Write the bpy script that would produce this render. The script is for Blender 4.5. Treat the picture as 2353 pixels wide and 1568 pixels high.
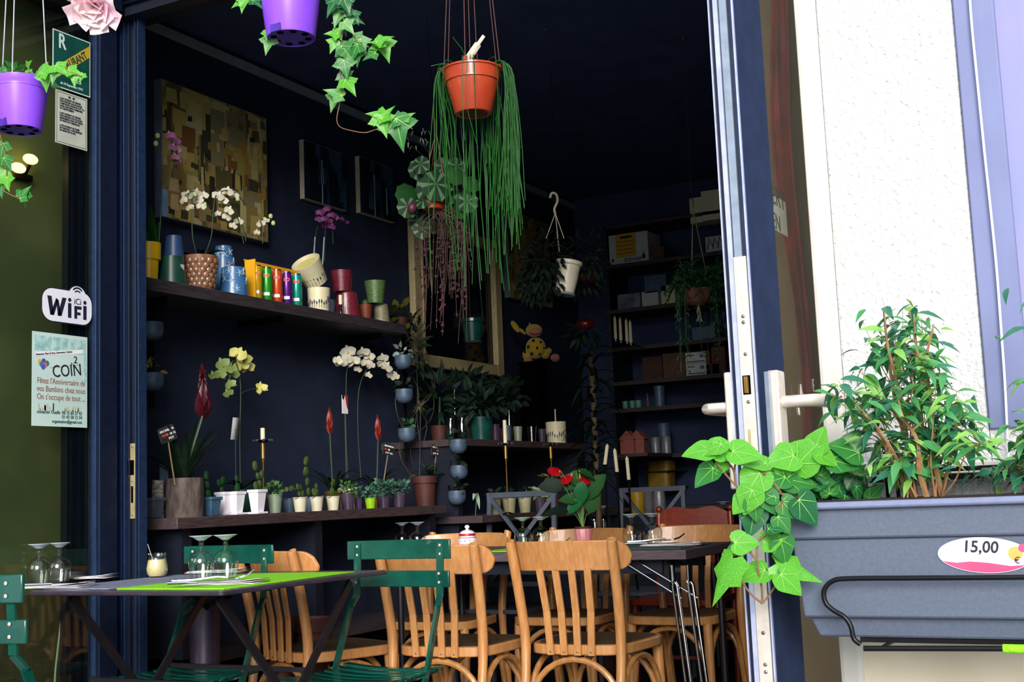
import bpy, math, random
from mathutils import Vector as V, Matrix, Euler
R = random.Random(11)
SC = bpy.context.scene
for o in list(bpy.data.objects): bpy.data.objects.remove(o)
COL = SC.collection

# ------------------------------------------------------------------ camera
FP, PIT, ROL, YAW, HC = 2858., .1245, -.0403, .4896, .98
W_, H_ = 2353, 1568
_f = V((-math.sin(YAW)*math.cos(PIT), math.cos(YAW)*math.cos(PIT), math.sin(PIT)))
_r = V((math.cos(YAW), math.sin(YAW), 0)); _u = _r.cross(_f)
_r, _u = math.cos(ROL)*_r + math.sin(ROL)*_u, -math.sin(ROL)*_r + math.cos(ROL)*_u
CAMP = V((0, 0, HC))
cd = bpy.data.cameras.new('camera'); cam = bpy.data.objects.new('camera', cd); COL.objects.link(cam)
cd.sensor_width = 36; cd.lens = 36*FP/W_; cd.clip_start = .02; cd.clip_end = 200
cam.matrix_world = Matrix(((_r.x, _u.x, -_f.x, 0), (_r.y, _u.y, -_f.y, 0), (_r.z, _u.z, -_f.z, HC), (0, 0, 0, 1)))
SC.camera = cam

# ------------------------------------------------------------------ light
wd = bpy.data.worlds.new('sky'); SC.world = wd; wd.use_nodes = True
bg = wd.node_tree.nodes['Background']
bg.inputs[0].default_value = (.80, .90, 1.0, 1); bg.inputs[1].default_value = .8
sl = bpy.data.lights.new('sun', 'SUN'); sl.energy = 3.2; sl.angle = math.radians(30); sl.color = (1, .95, .88)
so = bpy.data.objects.new('sun', sl); COL.objects.link(so); so.location = (2, -4, 6)
so.rotation_euler = V((-.42, .86, -.34)).to_track_quat('-Z', 'Y').to_euler()
vs = SC.view_settings
vs.view_transform = 'Standard'; vs.look = 'None'; vs.gamma = 1; vs.use_curve_mapping = False; vs.exposure = .65

# ------------------------------------------------------------------ pixel -> point on a real plane (measuring the photo)
def ray(x, y): return _f + _r*((x-W_/2)/FP) - _u*((y-H_/2)/FP)
def D(x, y, d): return CAMP + ray(x, y)*d
def PX_(x, y, v): d = ray(x, y); return CAMP + d*(v/d.x)
def PY_(x, y, v): d = ray(x, y); return CAMP + d*(v/d.y)
def PZ_(x, y, v): d = ray(x, y); return CAMP + d*((v-HC)/d.z)
def pix(p):
    v = V(p)-CAMP; d = v.dot(_f); return W_/2+FP*v.dot(_r)/d, H_/2-FP*v.dot(_u)/d

# ------------------------------------------------------------------ materials
def S(h):
    c = [int(h[i:i+2], 16)/255 for i in (0, 2, 4)]
    return tuple((v/12.92 if v <= .04045 else ((v+.055)/1.055)**2.4) for v in c)
MATS = {}
def mat(name, h, h2=None, sc=25, rough=.5, metal=0, bump=0, bsc=None, spec=.5, coat=0, stretch=None, emit=0, sheen=0, sss=0):
    if name in MATS: return MATS[name]
    m = bpy.data.materials.new(name); m.use_nodes = True; nt = m.node_tree; b = nt.nodes['Principled BSDF']
    c1 = S(h); c2 = S(h2) if h2 else tuple(v*.86 for v in c1)
    tc = nt.nodes.new('ShaderNodeTexCoord'); mp = nt.nodes.new('ShaderNodeMapping'); nz = nt.nodes.new('ShaderNodeTexNoise')
    nz.inputs['Scale'].default_value = sc; nz.inputs['Detail'].default_value = 4
    if stretch: mp.inputs['Scale'].default_value = stretch
    nt.links.new(tc.outputs['Object'], mp.inputs[0]); nt.links.new(mp.outputs[0], nz.inputs['Vector'])
    rp = nt.nodes.new('ShaderNodeValToRGB'); rp.color_ramp.elements[0].position = .36; rp.color_ramp.elements[1].position = .64
    rp.color_ramp.elements[0].color = (*c1, 1); rp.color_ramp.elements[1].color = (*c2, 1)
    nt.links.new(nz.outputs[0], rp.inputs[0]); nt.links.new(rp.outputs[0], b.inputs['Base Color'])
    b.inputs['Roughness'].default_value = rough; b.inputs['Metallic'].default_value = metal
    b.inputs['Specular IOR Level'].default_value = spec; b.inputs['Coat Weight'].default_value = coat
    b.inputs['Sheen Weight'].default_value = sheen
    if bump:
        n2 = nt.nodes.new('ShaderNodeTexNoise'); n2.inputs['Scale'].default_value = bsc or sc*3; n2.inputs['Detail'].default_value = 3
        nt.links.new(mp.outputs[0], n2.inputs['Vector'])
        bp = nt.nodes.new('ShaderNodeBump'); bp.inputs['Strength'].default_value = bump; bp.inputs['Distance'].default_value = .01
        nt.links.new(n2.outputs[0], bp.inputs['Height']); nt.links.new(bp.outputs[0], b.inputs['Normal'])
    if emit:
        b.inputs['Emission Color'].default_value = (*c1, 1); b.inputs['Emission Strength'].default_value = emit
    if sss:   # thin leaf: let light through
        tr = nt.nodes.new('ShaderNodeBsdfTranslucent'); mx = nt.nodes.new('ShaderNodeMixShader'); mx.inputs[0].default_value = sss
        nt.links.new(rp.outputs[0], tr.inputs[0]); nt.links.new(b.outputs[0], mx.inputs[1]); nt.links.new(tr.outputs[0], mx.inputs[2])
        nt.links.new(mx.outputs[0], nt.nodes['Material Output'].inputs[0])
    MATS[name] = m; return m
def glassmat(name, h, ior=1.45, gain=1.0, rough=.02):
    if name in MATS: return MATS[name]
    m = bpy.data.materials.new(name); m.use_nodes = True; nt = m.node_tree
    nt.nodes.remove(nt.nodes['Principled BSDF'])
    t = nt.nodes.new('ShaderNodeBsdfTransparent'); g = nt.nodes.new('ShaderNodeBsdfGlossy'); fr = nt.nodes.new('ShaderNodeLayerWeight'); fr.inputs[0].default_value = .5; mx = nt.nodes.new('ShaderNodeMixShader')
    tc = nt.nodes.new('ShaderNodeTexCoord'); nz = nt.nodes.new('ShaderNodeTexNoise'); nz.inputs['Scale'].default_value = 6
    rp = nt.nodes.new('ShaderNodeValToRGB'); c = S(h)
    rp.color_ramp.elements[0].color = (*c, 1); rp.color_ramp.elements[1].color = (*[v*.96 for v in c], 1)
    nt.links.new(tc.outputs['Object'], nz.inputs['Vector']); nt.links.new(nz.outputs[0], rp.inputs[0]); nt.links.new(rp.outputs[0], t.inputs[0])
    g.inputs['Roughness'].default_value = rough
    f0 = ((ior-1)/(ior+1))**2*gain
    pw = nt.nodes.new('ShaderNodeMath'); pw.operation = 'POWER'; pw.inputs[1].default_value = 5-gain
    mu = nt.nodes.new('ShaderNodeMath'); mu.operation = 'MULTIPLY_ADD'; mu.inputs[1].default_value = 1-f0; mu.inputs[2].default_value = f0; mu.use_clamp = True
    nt.links.new(fr.outputs['Facing'], pw.inputs[0]); nt.links.new(pw.outputs[0], mu.inputs[0]); nt.links.new(mu.outputs[0], mx.inputs[0])
    nt.links.new(t.outputs[0], mx.inputs[1]); nt.links.new(g.outputs[0], mx.inputs[2]); nt.links.new(mx.outputs[0], nt.nodes['Material Output'].inputs[0])
    MATS[name] = m; return m
def artmat(name, cols, scale, stretch, wsc=3.0, rough=.55):
    m = bpy.data.materials.new(name); m.use_nodes = True; nt = m.node_tree; b = nt.nodes['Principled BSDF']
    tc = nt.nodes.new('ShaderNodeTexCoord'); mp = nt.nodes.new('ShaderNodeMapping'); mp.inputs['Scale'].default_value = stretch
    nz = nt.nodes.new('ShaderNodeTexNoise'); nz.inputs['Scale'].default_value = wsc*3; nz.inputs['Detail'].default_value = 3
    ad = nt.nodes.new('ShaderNodeMixRGB'); ad.inputs[0].default_value = .10
    vo = nt.nodes.new('ShaderNodeTexVoronoi'); vo.distance = 'CHEBYCHEV'; vo.inputs['Scale'].default_value = scale
    nt.links.new(tc.outputs['Object'], mp.inputs[0]); nt.links.new(mp.outputs[0], nz.inputs['Vector']); nt.links.new(mp.outputs[0], ad.inputs[1]); nt.links.new(nz.outputs['Color'], ad.inputs[2])
    nt.links.new(ad.outputs[0], vo.inputs['Vector'])
    n2 = nt.nodes.new('ShaderNodeTexNoise'); n2.inputs['Scale'].default_value = scale*1.3; n2.inputs['Detail'].default_value = 8; n2.inputs['Roughness'].default_value = .7
    nt.links.new(mp.outputs[0], n2.inputs['Vector'])
    sp = nt.nodes.new('ShaderNodeSeparateColor'); nt.links.new(vo.outputs['Color'], sp.inputs[0])
    mm = nt.nodes.new('ShaderNodeMath'); mm.operation = 'MULTIPLY_ADD'; mm.inputs[1].default_value = .55
    m2 = nt.nodes.new('ShaderNodeMath'); m2.operation = 'MULTIPLY'; m2.inputs[1].default_value = .5
    nt.links.new(n2.outputs[0], m2.inputs[0]); nt.links.new(sp.outputs[0], mm.inputs[0]); nt.links.new(m2.outputs[0], mm.inputs[2])
    rp = nt.nodes.new('ShaderNodeValToRGB'); el = rp.color_ramp.elements
    while len(el) < len(cols): el.new(.5)
    for i, c in enumerate(cols): el[i].position = .1+.8*i/(len(cols)-1); el[i].color = (*S(c), 1)
    nt.links.new(mm.outputs[0], rp.inputs[0]); nt.links.new(rp.outputs[0], b.inputs['Base Color'])
    b.inputs['Roughness'].default_value = rough
    bp = nt.nodes.new('ShaderNodeBump'); bp.inputs['Strength'].default_value = .25; bp.inputs['Distance'].default_value = .004
    nt.links.new(n2.outputs[0], bp.inputs['Height']); nt.links.new(bp.outputs[0], b.inputs['Normal'])
    MATS[name] = m; return m

# ------------------------------------------------------------------ mesh builder
class MB:
    def __init__(s): s.v = []; s.f = []; s.m = []
    def add(s, vs, fs, M=None, mi=0):
        k = len(s.v)
        s.v += [tuple(M @ V(p)) for p in vs] if M is not None else [tuple(p) for p in vs]
        s.f += [tuple(i+k for i in f) for f in fs]; s.m += [mi]*len(fs); return s
    def box(s, x0, x1, y0, y1, z0, z1, M=None, mi=0):
        vs = [(x, y, z) for z in (z0, z1) for y in (y0, y1) for x in (x0, x1)]
        return s.add(vs, [(0, 2, 3, 1), (4, 5, 7, 6), (0, 1, 5, 4), (2, 6, 7, 3), (0, 4, 6, 2), (1, 3, 7, 5)], M, mi)
    def bar(s, p, q, w, h=None, up=(0, 0, 1), mi=0):
        p, q = V(p), V(q); d = q-p; L = d.length; d.normalize(); up = V(up)
        if abs(d.dot(up)) > .98: up = V((0, 1, 0))
        a = d.cross(up).normalized(); b = a.cross(d)
        M = Matrix(((a.x, d.x, b.x, p.x), (a.y, d.y, b.y, p.y), (a.z, d.z, b.z, p.z), (0, 0, 0, 1))); h = h or w
        return s.box(-w/2, w/2, 0, L, -h/2, h/2, M, mi)
    def tube(s, pts, r, n=8, closed=False, mi=0):
        pts = [V(p) for p in pts]; N = len(pts); rr = r if isinstance(r, (list, tuple)) else [r]*N
        vs = []; fs = []; pa = None
        for i, p in enumerate(pts):
            t = (pts[(i+1) % N]-pts[i-1]) if (closed or 0 < i < N-1) else (pts[1]-pts[0] if i == 0 else pts[-1]-pts[-2])
            t.normalize()
            if pa is None: pa = t.orthogonal().normalized()
            a = pa - t*pa.dot(t)
            if a.length < 1e-6: a = t.orthogonal()
            a.normalize(); pa = a; b = t.cross(a)
            for k in range(n):
                an = 2*math.pi*k/n; vs.append(p+(a*math.cos(an)+b*math.sin(an))*rr[i])
        for i in range(N if closed else N-1):
            j = (i+1) % N
            for k in range(n): k2 = (k+1) % n; fs.append((i*n+k, i*n+k2, j*n+k2, j*n+k))
        if not closed: fs.append(tuple(range(n-1, -1, -1))); fs.append(tuple(range((N-1)*n, N*n)))
        return s.add(vs, fs, None, mi)
    def lathe(s, prof, n=24, c=(0, 0, 0), M=None, mi=0, a0=0, a1=2*math.pi):
        full = abs(a1-a0-2*math.pi) < 1e-6; vs = []; fs = []; m = n if full else n+1
        for r, z in prof:
            for k in range(m):
                a = a0+(a1-a0)*k/n; vs.append((c[0]+r*math.cos(a), c[1]+r*math.sin(a), c[2]+z))
        for i in range(len(prof)-1):
            for k in range(n):
                k2 = (k+1) % m if full else k+1; q = (i*m+k, i*m+k2, (i+1)*m+k2, (i+1)*m+k)
                if prof[i][0] < 1e-7: q = (i*m+k, (i+1)*m+k2, (i+1)*m+k)
                elif prof[i+1][0] < 1e-7: q = (i*m+k, i*m+k2, (i+1)*m+k)
                fs.append(q)
        return s.add(vs, fs, M, mi)
    def prism(s, poly, z0, z1, M=None, mi=0):
        n = len(poly); vs = [(x, y, z0) for x, y in poly]+[(x, y, z1) for x, y in poly]
        fs = [tuple(range(n-1, -1, -1)), tuple(range(n, 2*n))]+[(i, (i+1) % n, n+(i+1) % n, n+i) for i in range(n)]
        return s.add(vs, fs, M, mi)
    def ball(s, c, r, n=10, mi=0, M=None):
        rr = r if isinstance(r, (list, tuple)) else (r, r, r); h = n//2
        vs = [(c[0]+rr[0]*math.sin(math.pi*i/h)*math.cos(2*math.pi*k/n), c[1]+rr[1]*math.sin(math.pi*i/h)*math.sin(2*math.pi*k/n), c[2]+rr[2]*math.cos(math.pi*i/h)) for i in range(h+1) for k in range(n)]
        fs = []
        for i in range(h):
            for k in range(n):
                a, b, c2, d = i*n+k, i*n+(k+1) % n, (i+1)*n+(k+1) % n, (i+1)*n+k
                fs.append((a, d, c2) if i == 0 else ((a, d, b) if i == h-1 else (a, d, c2, b)))
        return s.add(vs, fs, M, mi)
    def mesh(s, name, mats, smooth=True):
        me = bpy.data.meshes.new(name); me.from_pydata(s.v, [], s.f); me.validate()
        for m in (mats if isinstance(mats, (list, tuple)) else [mats]): me.materials.append(m)
        if len(s.m) == len(me.polygons) and any(s.m): me.polygons.foreach_set('material_index', s.m)
        if smooth: me.shade_smooth(); me.set_sharp_from_angle(angle=math.radians(38))
        return me
    def build(s, name, mats, parent=None, world=False, smooth=True, bev=0, **kw):
        if world and parent is not None:
            L = parent.location
            if parent.parent is not None: L = L+parent.parent.location
            s.v = [(p[0]-L.x, p[1]-L.y, p[2]-L.z) for p in s.v]
        return link(name, s.mesh(name, mats, smooth), parent, bev, **kw)
def link(name, me, parent=None, bev=0, M=None, label=None, kind=None):
    o = bpy.data.objects.new(name, me); COL.objects.link(o); o.parent = parent
    if M is not None: o.matrix_local = M
    if bev:
        b = o.modifiers.new('bevel', 'BEVEL'); b.width = bev; b.segments = 2; b.limit_method = 'ANGLE'
    if label: o['label'] = label
    if kind: o['kind'] = kind
    return o
def tag(o, label, cat=None, group=None, kind=None):
    o['label'] = label
    if cat: o['category'] = cat
    if group: o['group'] = group
    if kind: o['kind'] = kind
    return o
def T(name, label, cat, loc=(0, 0, 0), rz=0, group=None):
    o = bpy.data.objects.new(name, None); COL.objects.link(o); o.location = loc; o.rotation_euler = (0, 0, rz); o.empty_display_size = .05
    return tag(o, label, cat, group)
def ST(name, label, loc=(0, 0, 0)):
    o = bpy.data.objects.new(name, None); COL.objects.link(o); o.location = loc; o.empty_display_size = .05
    o['kind'] = 'structure'; o['label'] = label; return o
def dup(o, parent=None):
    c = o.copy(); COL.objects.link(c); c.parent = parent
    for ch in list(o.children): dup(ch, c)
    return c
def dupt(o, label, loc, rz=0, group=None):
    c = dup(o); c.location = loc; c.rotation_euler = (0, 0, rz); c['label'] = label
    if group: c['group'] = group
    return c
FX = Matrix(((0, 0, 1, 0), (1, 0, 0, 0), (0, 1, 0, 0), (0, 0, 0, 1)))      # flat art facing +X (right = +Y)
FY = Matrix(((1, 0, 0, 0), (0, 0, -1, 0), (0, 1, 0, 0), (0, 0, 0, 1)))     # flat art facing -Y (right = +X)
def textmesh(s, size, bold=0, shear=0, align='LEFT', ext=.0004, sx=1.0):
    c = bpy.data.curves.new('text', 'FONT'); c.body = s; c.size = size; c.extrude = ext; c.offset = bold; c.shear = shear; c.align_x = align
    c.resolution_u = 3
    o = bpy.data.objects.new('text', c); COL.objects.link(o)
    dg = bpy.context.evaluated_depsgraph_get(); me = bpy.data.meshes.new_from_object(o.evaluated_get(dg))
    bpy.data.objects.remove(o); bpy.data.curves.remove(c)
    if sx != 1: me.transform(Matrix.Diagonal((sx, 1, 1, 1)))
    return me
def lettering(s, size, m, parent, M, name='lettering', **kw):
    me = textmesh(s, size, **kw); me.materials.clear(); me.materials.append(m)
    return link(name, me, parent, M=M)
def TR(x, y, z): return Matrix.Translation((x, y, z))
def ellarc(c, a, b, t0, t1, n):   # arc helper: c + a cos t + b sin t
    c, a, b = V(c), V(a), V(b); return [c+a*math.cos(t0+(t1-t0)*i/n)+b*math.sin(t0+(t1-t0)*i/n) for i in range(n+1)]
def curve(pts, n=6):   # Catmull-Rom
    P = [V(p) for p in pts]; P = [P[0]*2-P[1]]+P+[P[-1]*2-P[-2]]; out = []
    for i in range(1, len(P)-2):
        for k in range(n):
            t = k/n; a, b, c, d = P[i-1], P[i], P[i+1], P[i+2]
            out.append(.5*((2*b)+(c-a)*t+(2*a-5*b+4*c-d)*t*t+(3*b-a-3*c+d)*t**3))
    out.append(P[-2]); return out

# ------------------------------------------------------------------ palette
navy = mat('navy painted metal', '101930', '0d1529', 30, .5, spec=.25)
navyedge = mat('navy bead metal', '1b2d4a', '162540', 40, .5, spec=.25)
navydark = mat('dark navy recess', '0e1526', '0b1120', 30, .5)
silver = mat('lavender anodised bead', 'b9bede', 'a7add0', 40, .3, metal=.3)
greyalu = mat('grey anodised strip', '8f9cae', '828ea0', 40, .35, metal=.3)
plate = mat('pale brushed steel', 'ddd0c4', 'cfc2b8', 60, .32, metal=.35)
steel = mat('steel screws', '8f8b88', '6f6b68', 60, .3, metal=.8)
brassy = mat('yellowed strike plate', 'b9a87e', 'a8986c', 40, .35, metal=.4)
black = mat('black gap', '040508', '05060a', 20, 1.0, spec=.0)
wallnavy = mat('dark navy wall paint', '262d44', '21283c', 6, .75, spec=.2)
ceilm = mat('dark ceiling paint', '46507a', '3e486e', 6, .8, spec=.15)
floorm = mat('dark floor', '1a1512', '120f0e', 6, .6)
pave = mat('grey paving', '8d8a86', '7b7874', 8, .8, bump=.2)
olive = mat('olive backing panel', '6c7850', '505c42', 2.0, .7)
plaster = mat('white roughcast plaster', 'dedddb', 'd2d3d4', 60, .9, bump=.8, bsc=95, spec=.2)
plastersm = mat('smooth white render', 'dcd6d0', 'd2cbc6', 14, .8, bump=.08, spec=.2)
cream = mat('cream base render', 'e8dcc4', 'dfd0b6', 8, .85, bump=.05, spec=.2)
lav = mat('lavender grey window frame', '7d84ac', '757ca4', 6, .5, spec=.3)
reflbrown = mat('olive brown reflection', 'ba8a66', '8e7a52', 3.0, .8)
darkwood = mat('dark stained shelf wood', '3a3238', '2c262b', 14, .55, stretch=(8, 1, 8), bump=.1)
countwood = mat('dark counter wood', '4a3a3c', '33282c', 14, .5, stretch=(14, 1.2, 14), bump=.15)
beech = mat('orange beech wood', 'c9915a', 'ba7e49', 9, .38, stretch=(10, 10, 1.5), coat=.25)
beechs = mat('beech bent wood', 'bd854f', 'a8723d', 9, .38, stretch=(6, 6, 2), coat=.25)
seatw = mat('worn brown seat ply', '5c4630', '43341f', 16, .5, stretch=(4, 20, 4))
greenp = mat('bottle green paint', '0a5044', '08433a', 14, .22, coat=.6)
darkmet = mat('black table metal', '1b1820', '15131a', 20, .4)
tabtop = mat('dark plum table top', '3b3340', '2f2934', 12, .35)
intop = mat('worn dark table wood', '4d4148', '5f5256', 18, .5, stretch=(1, 8, 8))
chrome = mat('chrome', 'd8d8dc', 'c8c8cc', 20, .12, metal=1)
wglass = glassmat('clear glass', 'f4f8f8', 1.5, 2.3)
pane = glassmat('window glass', 'eceee6', 1.5, .8)
lime = mat('lime green felt', '8fe01c', '7fd012', 90, .85, bump=.3, bsc=300)
greyfelt = mat('blue grey felt', '7c8298', '6b7188', 90, .85, bump=.3, bsc=300)
tealfelt = mat('slate green felt', '3f5a5c', '35504f', 90, .85, bump=.3, bsc=300)
paper = mat('white paper', 'efe9ec', 'e6dfe4', 20, .8)
inkdark = mat('dark ink', '1a1c33', '14162a', 30, .6)
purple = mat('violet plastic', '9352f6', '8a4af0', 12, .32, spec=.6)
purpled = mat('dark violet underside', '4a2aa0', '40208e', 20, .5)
terra = mat('terracotta', '7e3622', '6c2c1a', 20, .6)
terrad = mat('dark terracotta', '4e221c', '3e1a16', 20, .65)
orangepl = mat('orange red plastic', 'b4452a', 'a83c24', 16, .25, coat=.4)
soil = mat('potting soil', '2a1d14', '150f0a', 60, .95, bump=.4)
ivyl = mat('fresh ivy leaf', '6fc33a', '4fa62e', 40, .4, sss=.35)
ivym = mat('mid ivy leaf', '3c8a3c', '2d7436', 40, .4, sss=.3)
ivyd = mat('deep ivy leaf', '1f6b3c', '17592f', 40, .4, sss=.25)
ivyv = mat('variegated ivy leaf', '4a8f4a', '7fb36a', 60, .4, sss=.3)
ficl = mat('ficus leaf green', '5aa862', '489454', 40, .35, sss=.3)
ficd = mat('ficus leaf blue green', '3a8264', '307056', 40, .35, sss=.25)
ficy = mat('ficus young leaf', '9bd06a', '86c258', 40, .35, sss=.35)
bark = mat('pale brown bark', 'a97f57', '8c6643', 30, .75, bump=.2)
stemr = mat('reddish ivy stem', '8a6a4e', '6e4e38', 30, .6)
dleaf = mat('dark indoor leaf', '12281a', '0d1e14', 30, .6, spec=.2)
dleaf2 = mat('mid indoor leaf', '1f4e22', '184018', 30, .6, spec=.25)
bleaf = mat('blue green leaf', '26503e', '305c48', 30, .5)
cact = mat('cactus green', '3e5420', '32461a', 40, .6)
rhip = mat('grass green strand', '1f5a1e', '184a18', 30, .6, spec=.2)
whitepl = mat('white glazed pot', 'efeaf2', 'e4deea', 10, .3)
creamcer = mat('cream ceramic', 'd8cfae', 'cfc5a2', 14, .4)
bluecer = mat('blue ceramic', '3c6a9a', '345e8c', 30, .35, coat=.3)
bluemot = mat('pale blue motif', '9fb8cc', '8aa7bf', 40, .4)
greencer = mat('dark green ceramic', '1f4a3e', '183c33', 20, .35)
yellowcer = mat('yellow ceramic', 'e6b812', 'dcab0c', 12, .3, coat=.4)
zinc = mat('grey blue zinc', '56677e', '485a70', 30, .5, metal=.3)
teal = mat('teal glazed pot', '144a44', '103c37', 20, .25, coat=.4)
maroon = mat('maroon glazed pot', '7a2436', '64202e', 90, .25, coat=.5, bump=.2)
greenglz = mat('green speckled glaze', '5c7a48', '4a6838', 90, .25, coat=.5, bump=.25)
stonegl = mat('grey speckled stoneware', '8a8468', '6a6650', 120, .4, bump=.2)
wax = mat('ivory candle wax', 'd9cfb0', 'cec29e', 20, .5)
ironm = mat('black wrought iron', '15151a', '101014', 20, .35, metal=.5)
gold = mat('brass sleeve', 'c79a5a', 'b5853f', 30, .25, metal=.8)
card = mat('brown cardboard', '5a4030', '4c3526', 20, .85)
carddk = mat('dark reddish carton', '4a2c24', '3c241e', 20, .85)
boxw = mat('white carton', 'bfc2bf', 'b2b5b4', 14, .8)
slate = mat('black slate tag', '14161c', '0f1116', 20, .6)
chalk = mat('white chalk', 'e8e8e8', 'd8d8d8', 50, .9)
orangechalk = mat('orange chalk', 'f0562a', 'e04a20', 50, .9)
mirrorfr = mat('gilded cream frame', 'c9b98a', 'a5956a', 40, .5, bump=.2, stretch=(8, 8, 1))
mirrorm = mat('mirror glass', '8a8f98', '80868f', 4, .03, metal=1)
redfl = mat('crimson petal', '9c1426', '7d0f1e', 30, .45, sss=.2)
redor = mat('orange red bract', '8e1e10', '78180c', 30, .45, sss=.2)
wpet = mat('white orchid petal', 'e4e0cf', 'd4d0bc', 30, .5, sss=.25)
ypet = mat('yellow orchid petal', 'd8d27a', 'c4c463', 30, .5, sss=.25)
gpet = mat('lime orchid petal', '88a05a', '78904c', 30, .5, sss=.25)
vpet = mat('violet orchid petal', '8a2f80', '742670', 30, .5, sss=.25)
mpet = mat('mauve orchid petal', '9a5a86', '86496f', 30, .5, sss=.25)
lipm = mat('orchid lip', 'c08a3a', '8a4a2a', 60, .5)
lipy = mat('orchid yellow lip', 'e0c040', 'c09a30', 60, .5)
stemg = mat('green flower stem', '2f4426', '24361e', 30, .5)

# ================================================================== THE SETTING
YF, XL, YB, ZC = 3.2, -3.6, 7.75, 3.02
def struct(name, mb, m, label, **kw):
    o = mb.build(name, m, None, smooth=False, **kw); tag(o, label, kind='structure'); return o
struct('floor', MB().box(-3.75, 1.4, 3.25, 7.9, -.12, 0), floorm, 'dark floor of the shop')
struct('ground', MB().box(-7, 5, -6, 3.25, -.12, -.002), pave, 'grey pavement in front of the shop')
struct('ceiling', MB().box(-3.75, 1.4, 3.25, 7.9, ZC, ZC+.12), ceilm, 'dark painted ceiling of the shop')
struct('wall_left', MB().box(XL-.15, XL, 3.2, 7.9, 0, ZC), wallnavy, 'dark navy left wall hung with paintings')
struct('wall_back', MB().box(-3.75, 1.4, YB, YB+.15, 0, ZC), mat('deep navy back wall paint', '343d5c', '2e3652', 6, .8, spec=.2), 'dark navy back wall behind the storage shelves')
struct('wall_right', MB().box(.9, 1.05, 2.75, 7.9, 0, ZC), wallnavy, 'dark right wall inside the shop')
struct('reflection_panel', MB().box(-1.02, -.57, 3.36, 3.44, 0, ZC), reflbrown, 'olive brown panel added to imitate a reflection in the open glass door')  # brown panel added behind the door, standing in for a glass reflection
struct('trim_1', MB().box(XL, XL+.02, 3.35, YB, 2.955, 2.99), mat('grey batten', '8a94a2', '7e8896', 10, .6), 'grey batten running under the ceiling on the left wall')
# header over the opening
hb = ST('trim_2', 'dark navy beam over the shop opening', (-3.2, YF, 2.74))
MB().box(-3.36, -.5, 3.14, 3.34, 2.79, 3.3).build('beam', navy, hb, True, bev=.004)
MB().box(-3.36, -.5, 3.16, 3.22, 2.755, 2.79).build('lower_lip', navydark, hb, True)
MB().box(-3.36, -.5, 3.126, 3.14, 2.80, 2.815).build('bead', navyedge, hb, True)
MB().box(-3.36, -.5, 3.126, 3.14, 2.86, 2.866).build('bead', navyedge, hb, True)
struct('trim_3', MB().box(-3.4, -.5, 2.96, 3.13, 2.885, 2.93), mat('tan soffit board', 'a98d6c', '97795a', 10, .6, stretch=(1, 8, 8)), 'tan wooden board under the awning above the beam')
hb2 = ST('trim_4', 'dark navy beam over the left window', (-3.3, 2.0, 2.735))
MB().box(-3.40, -3.20, .4, 3.14, 2.76, 3.3).build('beam', navy, hb2, True, bev=.004)
MB().box(-3.33, -3.23, .4, 3.14, 2.735, 2.76).build('lower_lip', navydark, hb2, True)
struct('wall_facade', MB().box(-3.7, 1.4, 3.22, 3.34, 3.3, 4.6).box(-7, -3.42, 3.18, 3.24, 0, 4.6), wallnavy, 'dark facade above the opening, with an added light blocking slab at its left')  # second box is an unseen slab added to block light at the left

# corner post (fixed leaf edge with strike plate)
po = ST('door_2', 'navy folded door leaf edge at the left of the opening', (-3.23, YF, 0))
def rib(x0, x1, y0, m, nm='rib', y1=3.235, z1=2.756): MB().box(x0, x1, y0, y1, 0, z1).build(nm, m, po, True, bev=.0012)
rib(-3.300, -3.186, 3.215, navydark, 'core')
rib(-3.300, -3.272, 3.20, mat('bright navy face', '15224a', '121e40', 30, .55, spec=.2), 'face')
for x0, x1, y, m in ((-3.268, -3.262, 3.212, navy), (-3.258, -3.254, 3.196, navyedge), (-3.250, -3.243, 3.206, navy), (-3.240, -3.234, 3.200, navy),
                     (-3.232, -3.208, 3.216, navydark), (-3.206, -3.202, 3.198, navyedge), (-3.200, -3.196, 3.206, navy), (-3.194, -3.190, 3.20, navy), (-3.189, -3.185, 3.196, navyedge)):
    rib(x0, x1, y, m)
z1, z0 = PY_(300, 1020, 3.21).z, PY_(300, 1193, 3.21).z
sp = MB().box(-3.238, -3.212, 3.205, 3.214, z0, z1).build('strike_plate', brassy, po, True, bev=.001, label='yellowed steel strike plate')
for py in (1028, 1066, 1106, 1184):
    z = PY_(300, py, 3.21).z; MB().ball((-3.225, 3.205, z), (.004, .002, .004)).build('screw', steel, sp, True)
za, zb = PY_(300, 1092, 3.2).z, PY_(300, 1058, 3.2).z
MB().box(-3.234, -3.217, 3.2025, 3.207, za, zb).build('latch_hole', black, sp, True)
MB().box(-3.240, -3.236, 3.198, 3.207, za-.006, zb+.006).build('spring_catch', chrome, sp, True)
za, zb = PY_(300, 1156, 3.2).z, PY_(300, 1118, 3.2).z
MB().box(-3.229, -3.221, 3.2025, 3.207, za, zb).build('bolt_hole', black, sp, True)
for zz in (.35, PY_(258, 1098, 3.2).z, 2.68):
    h = MB().lathe([(0, -.028), (.0075, -.028), (.0075, .028), (0, .028)], 12, (-3.302, 3.19, zz)).build('hinge', navyedge, po, True)
    for q in (-.009, .009): MB().lathe([(.0081, -.0012), (.0081, .0012)], 12, (-3.302, 3.19, zz+q)).build('hinge_ring', navydark, h, True)

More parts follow.
